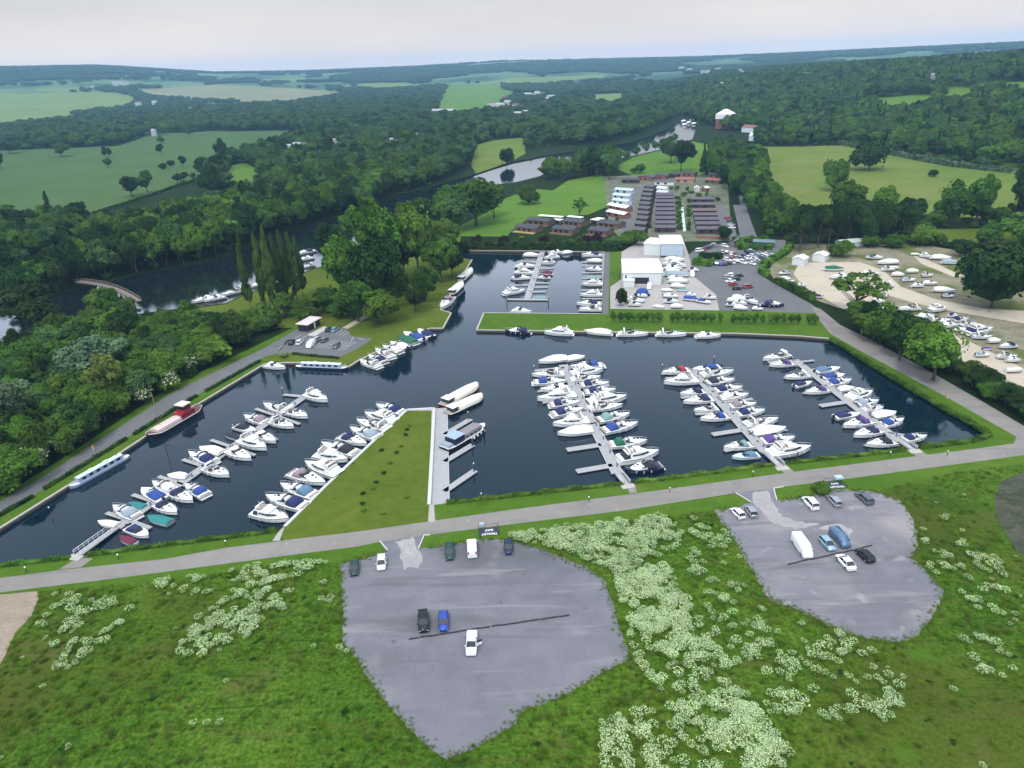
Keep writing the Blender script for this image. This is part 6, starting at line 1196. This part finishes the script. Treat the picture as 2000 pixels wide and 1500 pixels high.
for i, (a, b, lb) in enumerate([((1006,452),(1046,456),'front left dark roofed lodge with an orange deck'),((1028,438),(1070,442),'dark roofed lodge behind the front left one'),((1078,455),(1118,459),'front middle dark roofed lodge'),((1100,440),(1135,444),'dark roofed lodge behind the front middle one'),((1148,458),(1185,462),'front right dark roofed lodge behind purple shrubs'),((1166,443),(1206,448),'dark roofed lodge behind the front right one')]):
    lodge(a, b, 9, lb, RD, WD, deck=OCH if i == 0 else WD)
for i, y in enumerate([454,445,436,427,418.5,410,402,394.5,388]):
    x0 = 1279-(454-y)*.0+i*.3; lodge((x0,y), (x0+40-i*.8,y), 5.4, ORD[i]+' grey brown lodge counting away from the workshop, in the central column', RV, DW, win=2)
for i, y in enumerate([457,447,438,429,420,408,397]):
    x0 = 1361-i*2.2; lodge((x0,y), (x0+48-i*.2,y), 5.4, ORD[i]+' brown lodge counting up from the grass, in the right hand column', RV if i != 4 else RB, DW, win=2)
for i, (x, y) in enumerate([(1237,456),(1241,444),(1244,433),(1246,423),(1248,413),(1250,404),(1252,395),(1254,386),(1257,377),(1260,369)]):
    lodge((x-2,y+1.5), (x+19-i*.5,y+3.5), 6.5, ORD[i]+' mauve roofed lodge along the curved lane, counted from the white car', RV, DW, along=True, win=1)
for (a, b, d, lb, rm, wm, al) in (((1186,408),(1222,415),6,'upper cream roofed lodge on the lawn side of the lane',ROOFW,BRK,True),((1184,421),(1218,428),6,'lower cream roofed lodge on the lawn side of the lane',ROOFW,BRK,True),((1195,398),(1225,402),5,'pale lodge beyond the cream roofed pair',WALLW,WALLG,True),((1196,388),(1228,391),5,'white and blue lodge beyond the cream roofed pair',WALLW,WALLW,True),((1200,377),(1234,380),5,'pale blue roofed lodge at the lawn corner',WALLW,WALLW,True),
 ((1214,358),(1248,358),8,'dark green roofed lodge at the top left of the rows',RD,DW,True),((1245,352),(1272,354),9,'dark roofed house with red boards at the top of the rows',RD,BRK,False),((1274,350),(1300,351),9,'second dark gabled house at the top of the rows',RD,BRK,False),((1303,347),(1320,348),9,'third dark gabled house at the top of the rows',RD,DW,False),((1278,362),(1316,362),7,'long grey roofed clubhouse wing',RV,WALLG,True),
 ((1318,357),(1354,358),9,'red tiled house at the top of the rows',BRK,mat('tan_wall', (.40,.28,.20), .8),True),((1332,345),(1356,346),8,'slate roofed house behind the red tiled one',RD,BRK,True),((1376,358),(1404,360),9,'red brick house beside the dark tree',BRK,WD,True),((1384,348),(1410,348),8,'dark roofed house at the avenue end of the rows',RD,BRK,True),
 ((1282,374),(1300,376),4,'white caravan at the head of the central column',ROOFW,WALLG,True),((1282,382),(1302,384),4,'grey caravan at the head of the central column',WALLW,WALLG,True),((1356,374),(1366,374),4,'white summerhouse near the dark tree',ROOFW,WALLG,False),((1370,374),(1378,375),4,'small white cabin near the dark tree',ROOFW,BRK,False)):
    lodge(a, b, d, lb, rm, wm, along=al, group='houses and lodges by the river lawn', name='lodge' if 'house' not in lb else 'house', win=2)
# terrace of pale awnings by the lodges
for a, b, dp, lb in (((1050,428),(1096,432),4,'long cream awning behind the left lodges'),((1076,436),(1094,438),4,'short cream awning behind the left lodges'),((1106,430),(1134,433),4,'white awning behind the middle lodges'),((1152,436),(1166,438),8,'pale patio canopy above the right lodges')):
    p, ang, L = frame(a, b); o = empty('awning', (p.x,p.y,0), ang); m = MB(); m.box(0,L,0,dp,2.2,2.35,0,.1,.1); m.build('canopy_sheet', [CV['white']], o); m = MB(); [m.box(x-.06,x+.06,y-.06,y+.06,0,2.2,0) for x in (.3,L-.3) for y in (.3,dp-.3)]; m.build('awning_posts', [WHITE], o); tag(o, lb, 'awning', 'pale awnings by the lodges')
p, ang, L = frame((1359,464), (1424,468)); m = MB(); m.box(0,L,0,1.5,0,1.2,0,0,.1); k = m.build('garden_wall', [BRK]); k.location = (p.x,p.y,0); k.rotation_euler = (0,0,ang); tag(k, 'low red brick wall below the right hand lodges', 'wall')
# glazed walk between the two lodge columns
p, ang, L = frame((1337,452), (1331,396)); m = MB(); m.box(0,L,-.8,.8,0,.15,0); k = m.build('garden_path', [mat('pale_path', (.5,.62,.55), .8)]); k.location = (p.x,p.y,0); k.rotation_euler = (0,0,ang); tag(k, kind='structure')
# bin store
p, ang, L = frame((1470,482), (1511,484)); o = empty('bin_store', (p.x,p.y,0), ang); m = MB(); m.box(0,L,0,6,0,2.6,0,); m.build('wall', [mat('green_boards', (.03,.09,.07), .7)], o); m = MB(); m.box(-.3,L+.3,-.3,6.3,2.6,2.75,0,.1,.1); m.build('roof', [mat('grey_green_roof', (.12,.19,.19), .6)], o); tag(o, 'long green grey flat store inside the clipped hedge', 'shed')
# yard sheds
for a, b, dp, al, lb in (((1546,517),(1569,520),6,False,'left white shed at the top of the sandy yard'),((1586,510),(1610,513),6,False,'right white shed at the top of the sandy yard')):
    shed('storage_shed', a, b, dp, 3, 1.0, lb, 'shed', WALLG, ROOFW, ridge_along=al)
shed('glasshouse', (1642,484), (1688,480), 5, 2.2, 1.2, 'long white glasshouse behind the yard shrubs', 'glasshouse', mat('glass_panes', (.5,.6,.58), .2), mat('glass_roof', (.55,.63,.58), .2))
# water tower like white domed building and far houses
p, ang, L = frame((1397,252), (1429,252)); o = empty('pavilion', (p.x,p.y,float(terr(p.x,p.y))), ang); m = MB(); m.box(0,L,0,L*.8,-8,13,0); m.build('wall', [BRK], o)
m = MB(); m.box(-1,L+1,-1,L*.8+1,13,19,0,.3,.3); m.loft([[(-1,-1,19),(L+1,-1,19),(L+1,L*.8+1,19),(-1,L*.8+1,19)],[(L*.4,L*.3,25),(L*.6,L*.3,25),(L*.6,L*.5,25),(L*.4,L*.5,25)]], 0, smooth=False); m.build('upper_roof', [mat('white_membrane', (.72,.70,.74), .5)], o); tag(o, 'tall building wrapped in white sheeting by the far river reach', 'building')
FARW = mat('pale_render', (.45,.45,.42), .7); FARR = mat('pale_far_roof', (.36,.37,.38), .6)
hs = [((1448,258),(1476,260),'red brick hotel range right of the sheeted building',BRK),((1458,246),(1484,247),'white gabled villa right of the sheeted building',ROOFW),((1462,275),(1480,276),'white house at the edge of the big field',ROOFW)]
for a, b, lb, rm in hs: shed('house', a, b, 9, 6, 3, lb, 'house', WALLG, rm)
k = 0
for (x, y, w_, rm, lb) in HOUSEPX:
    k += 1; pl = ['caravan site in the wooded strip','village in the trees','far bank trees','hill']
    d = float(np.hypot(*G(x, y)[0])); where = ('on the distant hills' if d > 2300 else ('among the trees beyond the meadows' if x < 500 else ('in the wooded strip by the river' if y > 255 else 'in the village beyond the woods')))
    pal = ['white walled house','brown roofed house']; p = g1(x, y)
    rr_ = max(8, w_/spx(x, y, 1, 1)[1] if False else w_*spx(x, y, 1, 1)[1]); dp = min(rr_*.6, 10); hh_ = 7+(d > 1200)*3+(d > 2500)*5
    shed('house', (x-w_/2,y), (x+w_/2,y), dp, hh_, dp*.3, pal[rm]+' '+where, 'house', FARW if rm == 0 else BRK, FARR if k % 3 else RB, z=p.z)[0]['group'] = 'houses '+where
# footbridge over the river: timber deck on raking struts
BT = mat('bridge_timber', (.20,.16,.13), .8, var=.2, vscale=1.5)
pa = W2((152,549), 3.5); pm = W2((215,562), 5.0); pb = W2((272,592), 2.5); o = empty('footbridge', (pa.x,pa.y,0)); tag(o, 'arched timber footbridge over the river', 'bridge')
crv = [];
for i in range(13):
    t = i/12; q = pa*(1-t)**2+(pm*2-(pa+pb)*.5)*2*t*(1-t)+pb*t**2; crv.append((q-pa, 3.4+2.0*math.sin(t*math.pi)))
dk = MB()
for (a, za), (b, zb) in zip(crv, crv[1:]):
    d = (b-a).normalized(); n = Vector((-d.y,d.x))*1.3; dk.add([(a.x-n.x,a.y-n.y,za),(a.x+n.x,a.y+n.y,za),(b.x+n.x,b.y+n.y,zb),(b.x-n.x,b.y-n.y,zb),(a.x-n.x,a.y-n.y,za-.4),(a.x+n.x,a.y+n.y,za-.4),(b.x+n.x,b.y+n.y,zb-.4),(b.x-n.x,b.y-n.y,zb-.4)], [(0,1,2,3),(4,5,6,7),(0,3,7,4),(1,2,6,5)])
dk.build('bridge_deck', [BT], o)
for s in (1,-1):
    r = MB(); off = []
    for i, (a, za) in enumerate(crv):
        b = crv[min(i+1,12)][0]; c = crv[max(i-1,0)][0]; d = (b-c).normalized(); off.append((a.x-d.y*1.3*s, a.y+d.x*1.3*s, za))
    r.tube([(x,y,z+1.1) for x, y, z in off], .12, 5); r.tube([(x,y,z+.55) for x, y, z in off], .08, 4)
    for x, y, z in off: r.tube([(x,y,z),(x,y,z+1.1)], .08, 4)
    r.build('railing', [BT], o)
for j in (4,8):
    st = MB(); a, za = crv[j]
    for dx in (-4,4):
        for s in (-1,1): st.tube([(a.x+dx,a.y+s,-2),(a.x,a.y+s*.8,za-.3)], .28, 6)
    st.build('strut', [WALLG], o)
# trolley bays with their painted ground boards
TB = mat('trolley_bay_board', (.025,.03,.045), .7)
def trolley(px, px2, label, shelter):
    p, ang, L = frame(px, px2); o = empty('trolley_bay', (p.x,p.y,0), ang); tag(o, label, 'trolley bay', 'trolley bays at the car parks')
    L = 4.6; o.scale = (.8,.8,.8); m = MB(); m.box(-.2,L,0,3.6,.02,.07,0); m.build('bay_floor', [TB], o)
    for txt, y, sz in (('TROLLEY',.25,1.15),('BAY',1.9,1.15)):
        c = bpy.data.curves.new(txt, 'FONT'); c.body = txt; c.size = sz; c.align_x = 'CENTER'; c.offset = .03; t_ = bpy.data.objects.new('t', c); COL.objects.link(t_); bpy.context.view_layer.update()
        me = bpy.data.meshes.new_from_object(t_); bpy.data.objects.remove(t_); me.materials.clear(); me.materials.append(WHITE); w = max(v.co.x for v in me.vertices)-min(v.co.x for v in me.vertices)
        k = link('lettering', me, o); k.location = (L/2, y+sz*.75, .078); k.rotation_euler = (0,0,math.pi); f = (4.2 if txt == 'TROLLEY' else 2.2)/w; k.scale = (f,1,1)
    r = MB()
    for s in ((-.3,0),(-.3,3.6),(L+.1,0),(L+.1,3.6)): r.tube([(s[0],s[1],0),(s[0],s[1],1.1)], .06, 5)
    for x in (-.3,L+.1):
        for z in (.55,1.1): r.tube([(x,0,z),(x,3.6,z)], .05, 4)
    r.tube([(-.3,3.6,1.1),(L+.1,3.6,1.1)], .05, 4); r.build('bay_rail', [DARK], o)
    b = MB(); b.box(*shelter,0,.05,.05); b.build('notice_case', [mat('pale_blue_board', (.40,.52,.66), .4)], o)
    return o
trolley((939,1048), (972,1045), 'trolley bay with white painted lettering above the big car park', (-.1,1.2,2.9,3.5,1.2,1.9)); trolley((1622,955), (1650,953), 'trolley bay with a sloping teal board above the second car park', (2.6,4.7,2.3,3.9,1.4,1.9))
# small posts and lamps along the verges
def lampost(px, label, h=1.1, name='bollard_light', col=None):
    p = W2(px, 0); o = empty(name, (p.x,p.y,0)); m = MB(); m.tube([(0,0,0),(0,0,h)], .07, 6); m.build('post', [DARK], o); m = MB(); m.tube([(0,0,h),(0,0,h+.25)], .15, 8); m.build('lamp_head', [WHITE], o); tag(o, label, 'bollard', 'low lamps on the verges')
for x, y in ((52,1118),(232,1093),(442,1066),(657,866),(1150,980),(1470,930),(1738,892),(1308,962),(1850,890),(98,1000),(395,800)):
    lampost((x,y), 'low white topped lamp on the marina verge')
for px, lb in (((183,880),'orange lifebuoy stand by the grey narrowboat'),((1850,778),'red lifebuoy stand by the east road')):
    p = W2(px, 0); o = empty('lifebuoy_stand', (p.x,p.y,0)); m = MB(); m.box(-.06,.06,-.06,.06,0,1.3,0); m.build('post', [WHITE], o); m = MB()
    m.tube([(math.cos(a)*.38,.1,1.15+math.sin(a)*.38) for a in np.linspace(0, 2*math.pi, 13)], .1, 6); m.build('lifebuoy', [mat('orange', (.6,.12,.02), .5)], o); tag(o, lb, 'lifebuoy stand')
# geese and flower beds on the triangular lawn: low planted clumps
for i, (x, y) in enumerate([(800,832),(795,840),(792,850),(783,872),(745,880),(775,885),(762,905),(750,925),(735,943),(730,955),(709,965),(708,985),(710,998)]):
    p = W2((x,y), 0); tree('dbush' if i % 3 else 'bbush', p.x, p.y, .65, .55, 'small low planting in the triangular lawn', 'low plants in the triangular lawn', z=0)
# steps and signs on the big pontoons: electricity pillars
PIL = MB(); PIL.box(-.15,.15,-.15,.15,0,1.0,0,.02,.02); PILM = PIL.mesh('service_pillar', [mat('pillar_blue', (.10,.14,.28), .5)])
for (A, B, n, lb) in (((228,1030),(592,776),9,'lane side pontoon'),((1206,924),(1100,712),8,'middle pontoon'),((1496,884),(1348,720),7,'purple canopy pontoon'),((1758,862),(1552,702),8,'east road pontoon'),((1030,583),(1060,489),4,'north basin pontoon')):
    for i in range(n):
        p = W2(lerp(A, B, (i+.5)/n)); o = link('service_pillar', PILM); o.location = (p.x+.7, p.y, -.42); tag(o, 'dark service pillar on the '+lb, 'service pillar', 'service pillars on the '+lb)
# ---------------------------------------------------------------- meadow growth: rough grass and cow parsley
def tuft_mesh(name, n, h, spread, matl, seed, wd=.05):
    r = np.random.default_rng(seed); a = r.uniform(0, 6.28, n); q = r.uniform(0, spread, n); x = np.cos(a)*q; y = np.sin(a)*q; hh_ = h*r.uniform(.5, 1.1, n); lx = np.cos(a)*hh_*r.uniform(.1, .6, n); ly = np.sin(a)*hh_*r.uniform(.1, .6, n)
    b = r.uniform(0, 6.28, n); wx = np.cos(b)*wd; wy = np.sin(b)*wd
    V = np.stack([np.c_[x-wx,y-wy,np.zeros(n)], np.c_[x+wx,y+wy,np.zeros(n)], np.c_[x+lx,y+ly,hh_]], 1).reshape(-1,3); return npmesh(name, V, np.arange(3*n).reshape(n,3), [matl])
GR1 = mat('grass_blades', (.06,.15,.008), .85, spec=.04, objrand=.4, col2=(.14,.25,.02), vscale=1.5); GR2 = mat('grass_seedheads', (.16,.20,.035), .8, spec=.04, objrand=.15); UMB = mat('umbel', (.36,.50,.22), .8, col2=(.62,.72,.42), vscale=2, objrand=.15)
def parsley_mesh(seed):
    r = np.random.default_rng(seed); V = []; F = []; MI = []; b = 0
    n = 60
    for i in range(n):
        a = r.uniform(0, 6.28); q = math.sqrt(r.uniform(0, 1))*.62; z = .95*(1-.35*q)*r.uniform(.8, 1.1); x, y = math.cos(a)*q, math.sin(a)*q; s = r.uniform(.026, .062); tl = r.normal(size=2)*.25
        for j in range(6): c = j*math.pi/3; V.append((x+math.cos(c)*s, y+math.sin(c)*s, z+math.cos(c)*s*tl[0]+math.sin(c)*s*tl[1]))
        F += [(b,b+1,b+2,b+3),(b,b+3,b+4,b+5)]; MI += [0,0]; b += 6
    for i in range(110):
        a = r.uniform(0, 6.28); q = r.uniform(0, .62); x, y = math.cos(a)*q, math.sin(a)*q; z = r.uniform(.1, .8); s = r.uniform(.06, .13); d = r.normal(size=3); d /= np.linalg.norm(d); e = np.cross(d, r.normal(size=3)); e /= np.linalg.norm(e)
        p = np.array((x,y,z)); V += [tuple(p-d*s), tuple(p+e*s*.6), tuple(p+d*s), tuple(p-e*s*.6)]; F.append((b,b+1,b+2,b+3)); MI.append(1); b += 4
    return npmesh('cow_parsley', V, F, [UMB, GR1], MI)
def field_pts(n, poly, seed, dens=None):
    P = GP(poly, 0, 40); rng = np.random.default_rng(seed); lo, hi = P.min(0), P.max(0); q = rng.uniform(lo, hi, (n,2)); q = q[inpoly(q, P)]
    rid_ = np.full(len(q), -1)
    for i, W in enumerate(polysW):
        if REG[i][0] in ('car_park','road','marina_water','pond','bare_earth','chalky_entrance','parking_area','lane','path'): rid_[inpoly(q, W)] = 1
        if REG[i][0] == 'verge': rid_[inpoly(q, W)] = 1
    q = q[rid_ == -1]
    if dens is not None: q = q[rng.random(len(q)) < dens(q[:,0], q[:,1])]
    return q, rng
MEADOW = [(-300,1185),(0,1158),(300,1122),(700,1068),(1000,1028),(1450,966),(1700,935),(2000,892),(2300,850),(2400,1650),(-300,1650)]
# three prototypes that stand in the meadow themselves
p0 = W2((300,1420), 0)
def protoplant(me, name, dx, label, kind='stuff'):
    o = link(name, me); o.location = (p0.x+dx, p0.y, 0); tag(o, label, kind='stuff'); return o
gp = [protoplant(tuft_mesh('grass_tuft', 90, .55, .8, GR1, 3, .045), 'grass_tuft', 0, 'green meadow grass'), protoplant(tuft_mesh('grass_tuft', 70, .8, .7, GR2, 4, .03), 'grass_tuft', 2, 'seeding meadow grass'), protoplant(tuft_mesh('grass_tuft', 60, .35, .9, GR1, 5, .06), 'grass_tuft', 4, 'short meadow grass')]
cpp = [protoplant(parsley_mesh(i), 'cow_parsley', 6+2*i, 'cow parsley in flower') for i in range(3)]
q, rng = field_pts(34000, MEADOW, 5, lambda x, y: np.clip(.3+1.1*(vnoise(x, y, 14, 3)*.5+vnoise(x, y, 4, 4)*.5-.4), .08, 1))
sc_ = rng.uniform(.35, 1.0, len(q)); scatter('meadow_grass', 'rough tall grass of the meadow round the car parks', 'grass', [(a, b, 0, s, s, 0) for (a, b), s in zip(q, sc_)], gp)
del_cat = [o for o in COL.objects if o.get('kind') == 'stuff']
eq = []
for LP in (LOT_A, LOT_B):
    P = GP(LP, 0, 5); k_ = RNG.integers(0, len(P), 1500); eq.append(P[k_]+RNG.normal(size=(1500,2))*.5)
eq = np.concatenate(eq)
for bx in ([(735,1035),(835,1030),(835,1080),(735,1085)],[(1425,945),(1525,940),(1525,990),(1450,995)]): eq = eq[~inpoly(eq, GP(bx))]
scatter('edge_grass', 'ragged grass creeping over the edges of the two car parks', 'grass', [(a, b, 0, s, s*.7, 0) for (a, b), s in zip(eq, RNG.uniform(.15, .45, len(eq)))], gp)
def patch(poly, n, seed, label, thr=.42, sc=(.7, 1.5), ns=4.):
    q, rng = field_pts(n, poly, seed, lambda x, y: np.clip((vnoise(x, y, ns, seed)*.5+vnoise(x, y, ns*.35, seed+1)*.5-thr+.05)*2.8, 0.03, 1)**1.2)
    s = rng.uniform(*sc, len(q)); scatter('cow_parsley_bed', label, 'flowers', [(a, b, 0, t, t*.8, 0) for (a, b), t in zip(q, s)], cpp); print(label, len(q))
patch([(985,1040),(1100,1022),(1290,1005),(1350,1060),(1300,1100),(1330,1180),(1240,1200),(1200,1120),(1110,1080),(1010,1058)], 3600, 11, 'dense drift of cow parsley right of the big car park', .36)
patch([(1200,1130),(1300,1110),(1360,1200),(1420,1300),(1500,1420),(1560,1500),(1400,1520),(1330,1400),(1245,1300),(1228,1240)], 3800, 12, 'long drift of cow parsley between the two car parks', .40)
patch([(1170,1400),(1300,1380),(1500,1440),(1600,1540),(1300,1600),(1180,1500)], 900, 13, 'drift of cow parsley at the bottom of the meadow', .42)
patch([(1390,1000),(1430,1060),(1500,1190),(1700,1262),(1800,1290),(1750,1420),(1500,1400),(1400,1250),(1340,1100),(1350,1010)], 1900, 14, 'scattered cow parsley below the second car park', .50, (.7, 1.5))
patch([(1790,1030),(1850,1010),(1950,1100),(1990,1200),(1980,1330),(1900,1320),(1850,1180),(1800,1090)], 1100, 15, 'cow parsley clumps between the second car park and the pond', .50)
patch([(300,1130),(420,1100),(600,1085),(640,1100),(500,1150),(330,1170)], 1000, 16, 'cow parsley along the road verge on the left', .42)
patch([(340,1280),(380,1220),(430,1170),(520,1150),(560,1190),(450,1270),(370,1290)], 750, 17, 'cow parsley drift in the left meadow', .36, (.7, 1.5))
patch([(60,1200),(120,1160),(280,1180),(300,1230),(160,1300),(90,1320)], 600, 18, 'cow parsley clumps by the bare earth', .52, (.7, 1.5))
patch(MEADOW, 5200, 19, 'single cow parsley plants dotted through the meadow', .74, (.5, 1.1))
patch([(480,1110),(640,1090),(655,1180),(560,1160)], 500, 20, 'sparse cow parsley left of the big car park', .5, (.7, 1.3))
# ---------------------------------------------------------------- the hazy air
hz = MB(); hz.box(-11500,11500,-11500,11500,-6,260,0); hm = bpy.data.materials.new('haze'); hm.use_nodes = True; t = hm.node_tree; t.nodes.clear()
ho = t.nodes.new('ShaderNodeOutputMaterial'); pv = t.nodes.new('ShaderNodeVolumePrincipled'); pv.inputs['Color'].default_value = (.38,.66,1,1); pv.inputs['Density'].default_value = 0.9e-4; pv.inputs['Anisotropy'].default_value = 0.0
t.links.new(pv.outputs[0], ho.inputs['Volume']); tag(hz.build('haze', [hm]), 'pale blue haze over the valley', kind='stuff')
